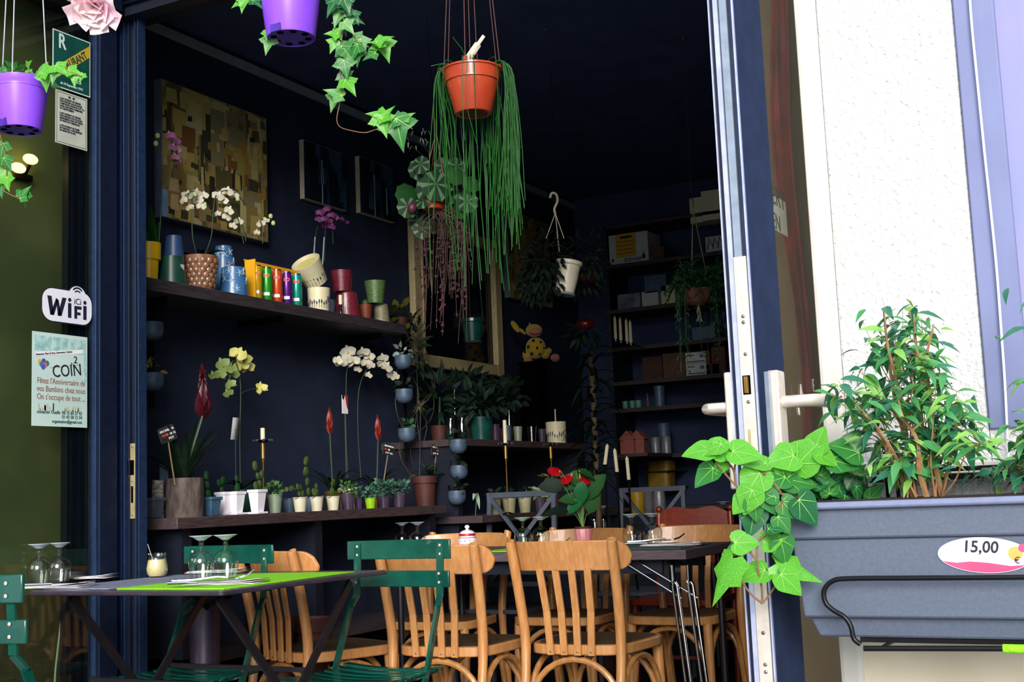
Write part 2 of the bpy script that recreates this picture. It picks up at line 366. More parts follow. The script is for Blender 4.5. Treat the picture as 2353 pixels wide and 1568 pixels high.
# left window along the side of the entrance
w1 = ST('window_1', 'olive tinted left window in a dark navy frame', (-3.28, 2.4, 0))
MB().box(-3.285, -3.279, .4, 3.075, .25, 2.74).build('pane', pane, w1, True)
MB().box(-3.315, -3.255, 3.085, 3.166, 0, 2.74).build('stile', navy, w1, True, bev=.002)
MB().box(-3.30, -3.262, 3.073, 3.087, 0, 2.74).build('bead', navyedge, w1, True, bev=.002)
for y, d, m in ((2.985, .012, navydark), (3.0, .02, navy), (3.018, .012, navydark), (3.034, .02, navy), (3.05, .01, navydark)):
    MB().box(-3.33, -3.305+d*.4, y, y+.015, 0, 2.74).build('inner_rib', m, w1, True)
MB().box(-3.325, -3.25, .4, 3.085, 0, .25).build('bottom_rail', navy, w1, True, bev=.002)
MB().box(-3.44, -3.42, .4, 3.18, 0, 2.9).build('backing_panel', olive, w1, True)
MB().box(-3.42, -3.412, 2.6, 3.1, 0, .72).build('lower_backing', mat('brown grey lower backing', '4e4a34', '3f3f2c', 5, .8, stretch=(1, 12, 1)), w1, True)
p0 = [PX_(162, 985, -3.335), PX_(155, 1100, -3.335), PX_(152, 1250, -3.335), PX_(143, 1400, -3.335), PX_(132, 1500, -3.335), PX_(126, 1567, -3.335)]
tag(MB().tube(curve(p0+[p0[-1]+V((0, -.01, -.25))]), .0035, 6).build('cord', mat('pale green cord', '9fc0b0', '8eb0a0', 30, .6)), 'pale green cord hanging behind the left window', 'cord')

# right pier: roughcast wall, smooth jamb, window
YW = 2.3
struct('wall_front', MB().box(-.537, -.291, YW-.012, 2.75, .70, 3.6), plaster, 'white roughcast wall beside the open door', bev=.006)
struct('trim_5', MB().box(-.578, -.537, YW-.02, 2.75, .3, 3.6), plastersm, 'smooth white jamb at the edge of the roughcast wall', bev=.008)
struct('wall_base', MB().box(-.577, 1.2, YW-.006, 2.75, -.05, .70), cream, 'cream rendered wall below the planter')
struct('wall_over', MB().box(.35, 1.2, YW-.012, 2.75, .70, 3.6).box(-.291, .35, YW-.012, 2.75, .70, PY_(2320, 985, YW).z), plaster, 'white roughcast wall right of the window')
z = PY_(2100, 1090, 2.25).z
sil = ST('trim_6', 'white window ledge with a dark edge strip', (0, 2.28, z))
MB().box(-.50, .5, 2.235, 2.30, z-.002, z+.016).build('ledge', plastersm, sil, True, bev=.002)
MB().box(-.50, .5, 2.237, 2.30, z-.012, z-.002).build('edge_strip', ironm, sil, True)
w2 = ST('window_2', 'lavender grey window frame beside the roughcast wall', (-.1, YW, 1.0))
zb = PY_(2320, 985, YW).z
MB().box(-.291, -.222, YW-.02, 2.75, zb, 3.6).build('frame', lav, w2, True, bev=.003)
MB().box(-.222, .35, YW-.005, 2.75, PY_(2320, 830, YW).z, 3.6).build('panel', mat('lavender window panel', '858bb4', '928eb8', 3, .4, spec=.3), w2, True)
MB().box(-.222, .35, YW+.01, 2.75, zb, PY_(2320, 830, YW).z).build('pane', mat('dark lower glass', '2c3a44', '24323c', 4, .1), w2, True)
q0, q1 = PY_(2300, 940, YW+.005), PY_(2300, 978, YW+.005)
MB().box(q0.x, q0.x+.004, YW+.004, YW+.01, q1.z, q0.z).box(q0.x, q0.x+.2, YW+.004, YW+.01, q1.z, q1.z+.004).build('white_line', plastersm, w2, True)
cp = [PY_(x, y, YW-.03) for x, y in ((2226, -40), (2233, 60), (2247, 200), (2262, 350), (2275, 470), (2290, 620), (2302, 780), (2310, 900), (2318, 1080))]
tag(MB().tube(curve(cp), .0022, 6).build('cable', mat('white cable', 'eef4fa', 'e4eaf2', 30, .5)), 'thin white cable hanging down the lavender window frame', 'cable')
rg = MB()
for px in (2038, 2062): a = PY_(px, 1100, 2.19); rg.bar((a.x, 2.19, .80), (a.x, 2.19, PY_(px, 1085, 2.19).z), .006)
a = PY_(2038, 1085, 2.19); rg.bar((a.x-.05, 2.19, a.z), (.6, 2.19, a.z), .008); rg.bar((a.x, 2.19, .80), (.6, 2.19, .80), .008)
rg.bar((a.x, 2.19, .8), (a.x, 2.30, .8), .008); rg.bar((.5, 2.19, .8), (.5, 2.30, .8), .008)
tag(rg.build('window_rail', ironm), 'black iron rail behind the planter', 'rail')

# open glass door on the right
dr = ST('door_1', 'open navy glass door with steel lock and lever handles', (-.61, 1.95, 0))
DX0, DX1, DY = -.637, -.593, 1.945
MB().box(DX0+.001, DX1, DY+.008, 2.108, 0, 2.72).build('stile', mat('matt navy door face', '22304e', '1e2a46', 30, .85, spec=.08), dr, True, bev=.0015, label='dark navy door stile')
for a, b, m, y in ((0, .0025, silver, 0), (.003, .008, navy, .004), (.0085, .0165, silver, .001), (.0165, .0185, navydark, .006), (.019, .0315, greyalu, .002), (.0315, .034, navydark, .006), (.0345, .0395, navyedge, .003), (.040, .0425, silver, .001)):
    MB().box(DX0+a, DX0+b, DY+y, DY+.012, 0, 2.72).build('edge_profile', m, dr, True)
MB().box(-.618, -.611, 2.10, 2.82, .12, 2.6).build('pane', pane, dr, True, label='reflecting door glass')
MB().box(DX0, DX1, 2.80, 2.88, 0, 2.72).build('hinge_stile', navy, dr, True)
MB().box(DX0, DX1, 2.10, 2.81, 0, .12).build('bottom_rail', navy, dr, True)
MB().box(DX0, DX1, 2.10, 2.81, 2.6, 2.72).build('top_rail', navy, dr, True)
zt = PY_(1700, 590, DY).z
lp = MB().box(-.6195, -.5985, DY-.0015, DY+.01, .15, zt).build('lock_plate', plate, dr, True, bev=.0005, label='long pale steel lock plate')
for px, py in ((1712, 727), (1713, 741), (1717, 814), (1722, 924), (1750, 1300), (1760, 1455), (1766, 1528), (1767, 1545)):
    z = PY_(px, py, DY).z; MB().ball((-.609, DY-.0015, z), (.0032, .0012, .0032)).build('screw', steel, lp, True)
za, zb = PY_(1718, 907, DY).z, PY_(1718, 863, DY).z
lh = MB().box(-.6165, -.6035, DY-.002, DY+.004, za, zb).build('latch_hole', black, lp, True)
MB().prism([(-.612, DY-.010), (-.6065, DY-.002), (-.6065, DY+.004), (-.612, DY+.004)], za+.002, zb-.002).build('latch_bolt', gold, lp, True)
za, zb = PY_(1725, 1035, DY).z, PY_(1725, 987, DY).z
MB().box(-.6125, -.6085, DY-.0025, DY+.004, za, zb).build('dead_bolt', brassy, lp, True)
# handles
za, zb = PY_(1690, 1125, DY).z, PY_(1690, 853, DY).z; zm = PY_(1670, 935, DY).z
ih = MB().box(-.651, -.637, DY+.006, DY+.036, za, zb).build('inner_handle', plate, dr, True, bev=.003, label='pale inner lever handle')
MB().tube([(-.651, DY+.02, zm), (-.680, DY+.02, zm), (-.690, DY+.03, zm), (-.692, DY+.05, zm), (-.692, DY+.14, zm)], [.009, .009, .0095, .0095, .008], 12).build('lever', plate, ih, True)
MB().lathe([(0, 0), (.008, 0), (.008, .012), (0, .012)], 14, M=TR(-.651, DY+.02, PY_(1690, 1075, DY).z) @ Matrix.Rotation(-math.pi/2, 4, 'Y')).build('key_cylinder', steel, ih, True)
zb2 = PX_(1770, 846, -.575).z
oh = MB().box(-.593, -.574, 2.0, 2.040, za, zb2).build('outer_handle', plate, dr, True, bev=.003, label='outer lever handle with long back plate')
MB().box(-.5935, -.586, 1.985, 2.0, za, zb2-.003).build('back_plate', greyalu, oh, True)
zo = zm+.006
MB().tube([(-.574, 2.02, zo), (-.54, 2.02, zo), (-.524, 2.028, zo), (-.516, 2.045, zo), (-.516, 2.14, zo-.002)], [.0105, .0105, .011, .011, .009], 12).build('lever', plate, oh, True)
for s_, px, py, sz in (('A', 1838, 925, .05), ('E', 1868, 900, .036), ('n', 1834, 954, .03)):
    a = PX_(px, py, -.610); lettering(s_, sz, mat('white window lettering', 'd8cfcc', 'c8bfbc', 40, .7), dr, TR(-.6095+.61, a.y-1.95, a.z) @ FX, sx=.8)
# open sign taped behind the glass
a, b = PX_(1773, 432, -.622), PX_(1812, 557, -.622)
sg = T('paper_sign', 'white paper sign reading OUVERT OPEN taped inside the door glass', 'sign', (-.622, a.y, b.z))
yy0, yy1 = a.y-.115, b.y
MB().box(-.6235, -.6225, yy0, yy1, b.z+.01, a.z-.01).build('sheet', paper, sg, True)
yc = (yy0+yy1)/2; hh = a.z-b.z
for s_, zf, sz in (('OUVERT', .68, .050), ('~', .42, .07), ('OPEN', .14, .044)):
    lettering(s_, sz, inkdark, sg, TR(.0006-.001, yc-a.y, hh*zf) @ FX, align='CENTER')
# red cloth added behind the door glass to imitate a reflection
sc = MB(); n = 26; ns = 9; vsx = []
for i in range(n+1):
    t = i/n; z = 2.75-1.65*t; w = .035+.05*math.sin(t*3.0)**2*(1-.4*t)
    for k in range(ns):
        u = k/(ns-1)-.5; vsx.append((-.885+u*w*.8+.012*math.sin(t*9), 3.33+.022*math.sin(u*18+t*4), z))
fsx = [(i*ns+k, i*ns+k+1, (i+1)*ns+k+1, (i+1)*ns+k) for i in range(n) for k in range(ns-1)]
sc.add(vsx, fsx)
o = sc.build('reflection_drape', mat('red reflection cloth', 'e8304c', 'b81c38', 20, .8)); tag(o, 'long red cloth added to imitate a reflection in the open glass door', 'reflection_drape')
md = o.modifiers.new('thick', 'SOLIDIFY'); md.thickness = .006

# ================================================================== STICKERS ON THE LEFT WINDOW
XG = -3.2775
def rect_on(px0, py0, px1, py1, x=XG): a, b = PX_(px0, py0, x), PX_(px1, py1, x); return a.y, b.z, b.y, a.z
def lines_on(root, y, z, rows, m, sx=1):   # rows: (text, dy, dz, size, kwargs)
    for s_, dy, dz, sz, kw in rows: lettering(s_, sz, kw.pop('m', m), root, TR(.0012, dy, dz) @ (Matrix.Rotation(kw.pop('rot', 0), 4, 'X') @ FX), **kw)
dgreen = mat('sticker dark green', '0f4a42', '0c3f39', 20, .45); ochre = mat('sticker ochre band', 'c9a02c', 'bb9324', 20, .5); pale = mat('sticker pale print', 'c8d8d0', 'bccec6', 20, .5)
y0, z0, y1, z1 = rect_on(121, 65, 207, 225); z0 = PX_(163, 210, XG).z; z1 = PX_(163, 81, XG).z
w, h = y1-y0, z1-z0
t = T('licence_sticker', 'green and yellow RESTAURANT licence sticker on the left window', 'sticker', (XG, y0, z0))
MB().box(0, .0008, 0, w, 0, h).build('border', pale, t); MB().box(.0002, .0011, .004, w-.004, .004, h-.004).build('field', dgreen, t)
MB().add([(.0014, .004, h*.10), (.0014, w-.004, h*.72), (.0014, w-.004, h*.93), (.0014, .004, h*.31)], [(0, 1, 2, 3)]).build('band', ochre, t)
lettering('R', .075, pale, t, TR(.0018, w*.14, h*.70) @ FX, bold=.0012, sx=.75)
an = math.atan2(h*.62, w)
lettering('RESTAURANT', .036, dgreen, t, TR(.0018, w*.09, h*.185) @ Matrix.Rotation(an, 4, 'X') @ FX, bold=.0008, sx=.78)
lettering('LOI', .016, pale, t, TR(.0018, w*.60, h*.17) @ FX); lettering('du 24 Septembre 1941', .0135, pale, t, TR(.0018, w*.2, h*.07) @ FX, sx=.8)
z0 = PX_(163, 337, XG).z; z1 = PX_(163, 216, XG).z; y0 = PX_(127, 270, XG).y; y1 = PX_(200, 280, XG).y; w, h = y1-y0, z1-z0
t = T('notice', 'pale printed legal notice taped under the green licence sticker', 'notice', (XG, y0, z0))
MB().box(0, .0006, 0, w, 0, h).build('sheet', mat('pale grey paper', 'b9bcae', 'aeb1a3', 20, .7), t)
MB().add([(.001, .005, .005), (.001, w-.005, .005), (.001, w-.005, h-.005), (.001, .005, h-.005), (.001, .0065, .0065), (.001, w-.0065, .0065), (.001, w-.0065, h-.0065), (.001, .0065, h-.0065)], [(0, 1, 5, 4), (1, 2, 6, 5), (2, 3, 7, 6), (3, 0, 4, 7)]).build('printed_border', inkdark, t)
MB().box(.0008, .001, w*.40, w*.47, h*.90, h*.94).box(.0008, .001, w*.53, w*.6, h*.90, h*.94).build('emblem', dgreen, t)
for i, s_ in enumerate(('IL EST INTERDIT DE VENDRE', 'DES BOISSONS ALCOOLIQUES', 'A EMPORTER, ENTRE 22 H ET 7 H,', 'DANS CERTAINES COMMUNES', 'DU DEPARTEMENT', '', 'IL EST INTERDIT DE VENDRE', 'DES BOISSONS ALCOOLIQUES', 'REFRIGEREES DANS LES POINTS', 'DE VENTE DE CARBURANT', '', 'IL EST INTERDIT DE FUMER', 'EN TERRASSE, A DES MINEURS', 'DE MOINS DE 18 ANS')):
    if s_: lettering(s_, .0088, inkdark, t, TR(.0011, w*.13, h*(.84-.046*i)) @ FX, bold=.0002, sx=.82)
# wifi sticker
y0 = PX_(97, 700, XG).y; y1 = PX_(210, 715, XG).y; z0 = PX_(153, 742, XG).z; z1 = PX_(153, 668, XG).z; w, h = y1-y0, z1-z0
t = T('wifi_sticker', 'white rounded WiFi ici sticker on the left window', 'sticker', (XG, y0, z0))
def rrect(x0, y0_, x1, y1_, r, n=6):
    P = []
    for cx, cy, a0 in ((x1-r, y1_-r, 0), (x0+r, y1_-r, 90), (x0+r, y0_+r, 180), (x1-r, y0_+r, 270)):
        P += [(cx+r*math.cos(math.radians(a0+90*i/n)), cy+r*math.sin(math.radians(a0+90*i/n))) for i in range(n+1)]
    return P
def circ(cx, cy, r, n=24): return [(cx+r*math.cos(2*math.pi*i/n), cy+r*math.sin(2*math.pi*i/n)) for i in range(n)]
for nm, m, g, e0 in (('outline', inkdark, .004, 0), ('face', mat('white vinyl', 'eceaf6', 'e2e0ee', 10, .4), 0, .0006)):
    mb = MB().prism(rrect(-g, -g, w+g, h+g, .04+g), e0, e0+.0006+.0004*(g == 0), FX); mb.prism(circ(w*.7, h-.018, .038+g), e0+.0001, e0+.0007+.0004*(g == 0), FX); mb.build(nm, m, t)
def bars(nm, quads):
    mb_ = MB()
    for q in quads: mb_.add([(.0019, w*x_, h*z_) for x_, z_ in q], [tuple(range(len(q)))])
    mb_.build(nm, inkdark, t, smooth=False)
bars('letter_w', [((.09, .76), (.175, .76), (.225, .18), (.15, .18)), ((.15, .18), (.225, .18), (.315, .66), (.265, .72)), ((.265, .72), (.315, .66), (.375, .18), (.30, .18)), ((.30, .18), (.375, .18), (.475, .76), (.39, .76))])
def dot(cx, cz): return tuple((cx+.034*math.cos(k*.524), cz+.034*math.sin(k*.524)*w/h) for k in range(12))
bars('letter_i', [((.505, .16), (.575, .16), (.575, .62), (.505, .62)), dot(.54, .72)])
bars('letter_f', [((.635, .16), (.695, .16), (.695, .56), (.635, .56)), ((.695, .46), (.785, .46), (.785, .56), (.695, .56)), ((.695, .28), (.765, .28), (.765, .37), (.695, .37))])
bars('letter_i', [((.82, .16), (.89, .16), (.89, .60), (.82, .60)), dot(.855, .70)])
lettering('iCi', h*.27, inkdark, t, TR(.002, w*.625, h*.61) @ FX, sx=.95)
for r0, r1 in ((.012, .017), (.022, .028)):
    mb = MB(); A = [math.radians(q) for q in range(40, 141, 10)]
    mb.add([(.002, w*.7+r*math.cos(q), h*.90+r*math.sin(q)) for r in (r0, r1) for q in A], [(i, i+1, 11+i+1, 11+i) for i in range(10)]); mb.build('radio_arc', inkdark, t)
# birthday poster
y0 = PX_(73, 870, XG).y; y1 = PX_(200, 880, XG).y; z0 = PX_(135, 981, XG).z; z1 = PX_(135, 768, XG).z; w, h = y1-y0, z1-z0
t = T('poster', 'pale blue COIN birthday poster taped below the WiFi sticker', 'poster', (XG, y0, z0))
MB().box(0, .0008, 0, w, 0, h).build('sheet', mat('pale aqua paper', 'c3d8d4', 'b6cec9', 6, .7), t)
aq = mat('aqua photo print', '7fb3b4', 'b8d4d0', 40, .7); rose = mat('rose grey ink', '9a7068', '8a6058', 30, .7); tanp = mat('tan print', 'b9a894', '9aa890', 60, .7)
for a_, b_ in ((.04, .34), (.36, .64), (.66, .97)): MB().box(.0009, .0011, w*a_, w*b_, h*.80, h*.96).build('photo_strip', aq, t)
MB().box(.0009, .0011, w*.93, w*.985, h*.5, h*.8).build('photo_strip', aq, t)
MB().add([(.0013, w*.05, h*.735), (.0013, w*.92, h*.815), (.0013, w*.92, h*.86), (.0013, w*.05, h*.78)], [(0, 1, 2, 3)]).build('white_band', paper, t)
lettering('Restaurant, Fleurs & Deco, Evenements, Cadeaux', .0095, inkdark, t, TR(.0017, w*.06, h*.745) @ Matrix.Rotation(.14, 4, 'X') @ FX, shear=.3, sx=.8)
lettering('2', .034, inkdark, t, TR(.0014, w*.74, h*.70) @ FX); lettering(',', .03, inkdark, t, TR(.0014, w*.69, h*.69) @ FX)
lettering('COIN', .058, inkdark, t, TR(.0014, w*.36, h*.525) @ Matrix.Rotation(.12, 4, 'X') @ FX, sx=.85)
MB().add([(.0012, w*.32, h*.625), (.0012, w*.88, h*.685), (.0012, w*.88, h*.688), (.0012, w*.32, h*.628)], [(0, 1, 2, 3)]).build('rule_line', inkdark, t)
for i, (dy, dz, c) in enumerate(((.13, .68, 'd8b040'), (.20, .69, '5a4aa0'), (.26, .67, '2f8060'), (.16, .655, '3f7fb0'), (.22, .65, 'c06a8a'), (.19, .63, '4a60b0'))):
    MB().prism([(w*dy+.0085*math.cos(k*.628), h*dz+.0095*math.sin(k*.628)) for k in range(10)], .0012, .0014+.0001*i, FX).build('printed_balloon', mat('balloon print '+c, c, None, 20, .6), t)
for s_, dz, sz in (("Fêtez l'Anniversaire de", .455, .0275), ('vos Bambins chez nous', .37, .0275), ("On s'occupe de tout ...", .285, .0275)):
    lettering(s_, sz, rose, t, TR(.0013, w*.52, h*dz) @ FX, align='CENTER', sx=.8)
for i in range(26):
    side = i % 2; cy = w*(.23 if side == 0 else .72)+R.uniform(-.16, .16)*w*.9; MB().box(.0009, .0012, cy, cy+.004, h*.165, h*(.18+R.uniform(.0, .07))).build('printed_drawing', tanp, t)
for s_, dz, sz in (('contacter Ouelle  06 15 60 27 43', .135, .0165), ('01 43 58 15 54', .09, .0165), ('organisation@gmail.com', .04, .015)):
    lettering(s_, sz, dgreen, t, TR(.0013, w*.90, h*dz) @ FX, align='RIGHT', sx=.85)
# glowing spots added behind the left glass to imitate a reflected light
q = PX_(62, 372, -3.36); lt = T('glow_reflection', 'twin yellow glow added to imitate a reflection in the left window', 'reflected glow', (-3.41, q.y, q.z))
MB().box(-.01, .01, -.06, .06, -.05, -.03).bar((.0, -.03, -.04), (.03, -.03, -.02), .008).bar((0, .03, -.04), (.03, .03, -.0), .008).build('bracket', ironm, lt)
for px, py in ((70, 366), (42, 386)):
    a = PX_(px, py, -3.37)-lt.location; MB().ball(a, (.016, .030, .018), 12).build('glow_spot', mat('glowing yellow spot', 'ffd860', 'ffe080', 10, .4, emit=7), lt)

# ================================================================== CHAIRS
def wood_chair(label, group):
    t = T('wooden_chair', label, 'chair', group=group)
    def post(s):
        return MB().tube(curve([(s*.180, -.075, 0), (s*.182, -.035, .22), (s*.184, 0, .45), (s*.190, -.02, .62), (s*.196, -.062, .80), (s*.197, -.068, .822)], 4), [.0155]*4+[.017]*4+[.0185]*8+[.018]*4+[.012], 12)
    for s in (-1, 1): post(s).build('back_post', beech, t)
    # top rail: bent plank wrapping forward at the ends
    mb = MB(); n = 48; vs = []
    for i in range(n+1):
        a = -1+2*i/n; x = a*.235; yc = -.064+.075*a*a
        e = max(0, abs(a)-.78)/.22; hh = .052*math.sqrt(max(.004, 1-e*e)); zc = .765+.004*(1-a*a)
        for y, z in ((yc, zc-hh), (yc, zc+hh), (yc+.014, zc+hh), (yc+.014, zc-hh)): vs.append((x, y+(z-.765)*-.22, z))
    fs = [(i*4+k, i*4+(k+1) % 4, (i+1)*4+(k+1) % 4, (i+1)*4+k) for i in range(n) for k in range(4)]+[(3, 2, 1, 0), (n*4, n*4+1, n*4+2, n*4+3)]
    mb.add(vs, fs).build('top_rail', beech, t, bev=.003)
    for i in range(4):
        u = (i-1.5)
        p, q = V((u*.052, .008-.022, .425)), V((u*.062, -.048, .725)); m = (p+q)/2+V((0, .012, 0))
        o = MB().bar(p, m, .026, .009, (0, 1, 0)).bar(m, q, .026, .009, (0, 1, 0)).build('slat', beech, t, bev=.001)
        MB().ball((u*.052, -.019, .437), (.004, .002, .004), 8).build('screw', steel, o)
    # seat
    def plan(g):
        P = []
        for k in range(40):
            a = 2*math.pi*k/40; c, s = math.cos(a), math.sin(a)
            x = math.copysign(abs(c)**.45, c); y = math.copysign(abs(s)**.45, s)
            P.append((x*(.188+.022*(y+1)/2+g), .20+y*(.205+g)))
        return P
    MB().prism(plan(0), .424, .459).build('seat', beech, t, bev=.005)
    MB().prism(plan(-.018), .452, .4605).build('seat_panel', seatw, t, label='worn brown seat panel')
    for s in (-1, 1): MB().tube([(s*.172, .355, .43), (s*.178, .362, .25), (s*.188, .375, 0)], [.020, .018, .013], 12).build('leg', beech, t)
    # bent arches under the seat
    MB().tube([(-.172, -.03, .12)]+ellarc((0, .0, .25), (-.165, -.01, 0), (0, .012, .158), 0, math.pi, 14)+[(.172, -.03, .12)], .0115, 8).build('rear_arch', beechs, t)
    MB().tube([(-.172, .365, .12)]+ellarc((0, .36, .25), (-.158, 0, 0), (0, -.01, .158), 0, math.pi, 14)+[(.172, .365, .12)], .0115, 8).build('front_arch', beechs, t)
    for s in (-1, 1):
        MB().tube([(s*.18, -.02, .12)]+ellarc((s*.178, .18, .25), (0, -.17, 0), (s*-.004, 0, .158), 0, math.pi, 14)+[(s*.182, .36, .12)], .0115, 8).build('side_arch', beechs, t)
    return t
GW = 'bentwood chairs around the long table'
def gp(px, py, d): p = D(px, py, d); return p.x, p.y
wc = wood_chair('orange bentwood chair standing nearest in the middle, back toward the street', GW)
x, y = gp(1290, 1300, 4.32); wc.location = (x, y+.06, 0); wc.rotation_euler.z = .0
x, y = gp(978, 1300, 4.42); dupt(wc, 'orange bentwood chair half hidden behind the green slatted chair back', (x, y+.06, 0), .04, GW)
x, y = gp(622, 1300, 4.5); dupt(wc, 'orange bentwood chair turned sideways behind the green placemat table', (x, y+.05, 0), -.36, GW)
for px, d, rz, lb in ((1065, 5.75, math.pi+.06, 'bentwood chair across the long table behind the spotted sugar jar'), (1345, 5.72, math.pi, 'bentwood chair across the long table behind the pink flower pot'), (1603, 5.55, math.pi-.05, 'bentwood chair at the far right end of the long table, under the red chair')):
    x, y = gp(px, 1245, d); dupt(wc, lb, (x, y, 0), rz, GW)
# red mahogany chair
redw = mat('red mahogany wood', '8c2f16', '74230f', 9, .3, stretch=(3, 3, 12), coat=.5)
x, y = gp(1590, 1200, 6.25); t = T('mahogany_chair', 'red mahogany chair with curved crest rail and turned finials', 'chair', (x, y, 0), math.pi)
for s in (-1, 1):
    o = MB().tube([(s*.195, 0, 0), (s*.195, 0, .45), (s*.19, -.04, .865)], [.016, .018, .017], 12).build('back_post', redw, t); MB().ball((s*.19, -.043, .883), (.017, .017, .020), 12).build('finial', redw, o)
vs = []; n = 16
for i in range(n+1):
    a = -1+2*i/n; x = a*.18; top = .865+.03*math.cos(a*math.pi/2)-.012*math.cos(a*math.pi*1.5); b = .785+.008*math.cos(a*math.pi)
    for y, z in ((-.035, b), (-.04, top), (-.02, top), (-.015, b)): vs.append((x, y, z))
MB().add(vs, [(i*4+k, i*4+(k+1) % 4, (i+1)*4+(k+1) % 4, (i+1)*4+k) for i in range(n) for k in range(4)]+[(3, 2, 1, 0), (n*4, n*4+1, n*4+2, n*4+3)]).build('crest_rail', redw, t)
MB().bar((-.19, -.02, .64), (.19, -.02, .64), .02, .05).build('back_rail', redw, t); MB().prism(rrect(-.21, -.02, .21, .40, .04), .44, .47).build('seat', redw, t, bev=.004)
for s in (-1, 1): MB().tube([(s*.18, .36, .44), (s*.185, .365, 0)], [.019, .014], 10).build('leg', redw, t)
for yy, zz in ((.36, .2), (0, .25)): MB().bar((-.19, yy, zz), (.19, yy, zz), .016).build('stretcher', redw, t)
# dark steel cross back chairs
greyst = mat('dark grey steel', '4e5464', '444a58', 20, .4)
def steel_chair(label, loc, rz):
    t = T('steel_chair', label, 'chair', loc, rz, 'dark steel cross back chairs')
    for s in (-1, 1):
        MB().bar((s*.185, -.05, .0), (s*.185, 0, .46), .022, .02).bar((s*.185, 0, .46), (s*.175, -.05, 1.0), .022, .02).build('back_post', greyst, t); MB().bar((s*.18, .36, 0), (s*.18, .34, .46), .022).build('leg', greyst, t)
    MB().bar((-.19, -.05, .99), (.19, -.05, .99), .018, .026).build('top_rail', greyst, t); MB().bar((-.18, -.01, .56), (.18, -.01, .56), .018, .022).build('lower_rail', greyst, t)
    for s in (-1, 1): MB().bar((s*.17, -.048, .975), (-s*.17, -.012, .57), .012, .02).build('cross_bar', greyst, t)
    MB().prism(rrect(-.2, -.01, .2, .37, .03), .455, .475).build('seat', greyst, t, bev=.003)
    return t
x, y = gp(1188, 1140, 6.05); s1 = steel_chair('dark steel chair with crossed back bars left of the red anthurium', (x, y, 0), math.pi+.02)
x, y = gp(1492, 1135, 6.7); dupt(s1, 'dark steel chair with crossed back bars in front of the yellow bucket', (x, y, 0), math.pi+.05, 'dark steel cross back chairs')

# green folding bistro chairs
def bistro_chair(label):
    t = T('bistro_chair', label, 'chair', group='green slatted bistro chairs')
    def bent(z0, z1, w, dy, y0):
        n = 12; vs = []
        for i in range(n+1):
            a = -1+2*i/n; x = a*w; yy = y0+dy*(a*a)
            for y, z in ((yy, z0), (yy, z1), (yy+.010, z1), (yy+.010, z0)): vs.append((x, y, z))
        return MB().add(vs, [(i*4+k, i*4+(k+1) % 4, (i+1)*4+(k+1) % 4, (i+1)*4+k) for i in range(n) for k in range(4)]+[(3, 2, 1, 0), (n*4, n*4+1, n*4+2, n*4+3)])
    for z0, z1 in ((.790, .853), (.700, .753)):
        o = bent(z0, z1, .205, .022, -.032+(.79-z0)*.12).build('back_slat', greenp, t, bev=.003)
        for s in (-1, 1):
            for dz in (.016, .044): MB().ball((s*.165, -.020+(.79-z0)*.12, z0+dz), (.005, .003, .005), 8).ball((s*.165, -.004+(.79-z0)*.12, z0+dz), (.005, .004, .005), 8).build('rivet', plate, o)
    for s in (-1, 1):
        MB().bar((s*.165, -.008, .845), (s*.165, .003, .675), .026, .006, (0, 1, 0)).bar((s*.165, .003, .675), (s*.172, .03, .640), .022, .008, (0, 1, 0)).bar((s*.172, .03, .64), (s*.178, .12, .43), .010, .022).bar((s*.178, .12, .43), (s*.18, .40, .0), .010, .022).build('upright', greenp, t)
        MB().bar((s*.160, .40, .44), (s*.160, -.03, 0), .010, .020).build('rear_leg', greenp, t)
        MB().tube([(s*.168, .04, .445), (s*.168, .15, .437), (s*.168, .28, .437), (s*.165, .41, .447)], .007, 8).build('seat_rail', greenp, t)
    for i in range(8):
        y = .045+.05*i; z = .452-.010*math.sin(math.pi*i/7)
        n = 8; vs = []
        for k in range(n+1):
            a = -1+2*k/n; x = a*.185; zz = z-.012*(1-a*a)
            for yy, dz in ((y-.016, 0), (y-.016, .007), (y+.016, .007), (y+.016, 0)): vs.append((x, yy, zz+dz))
        MB().add(vs, [(k*4+q, k*4+(q+1) % 4, (k+1)*4+(q+1) % 4, (k+1)*4+q) for k in range(n) for q in range(4)]+[(3, 2, 1, 0), (n*4, n*4+1, n*4+2, n*4+3)]).build('seat_slat', greenp, t)
    for y, z in ((.40, .02), (-.02, .02)): MB().bar((-.178, y, z), (.178, y, z), .012).build('cross_bar', greenp, t)
    return t
bc = bistro_chair('green slatted bistro chair in the middle, beyond the lime placemat table')
x, y = gp(912, 1262, 4.1); bc.location = (x, y, 0); bc.rotation_euler.z = math.pi-.02
x, y = gp(512, 1278, 4.25); dupt(bc, 'green slatted bistro chair behind the wine glasses and the cream jar', (x, y+.02, 0), math.pi-.04)
p = D(50, 1352, 2.75); dupt(bc, 'green slatted bistro chair cut off by the left edge, nearest the window', (p.x-.205, p.y+.01, 0), 0)

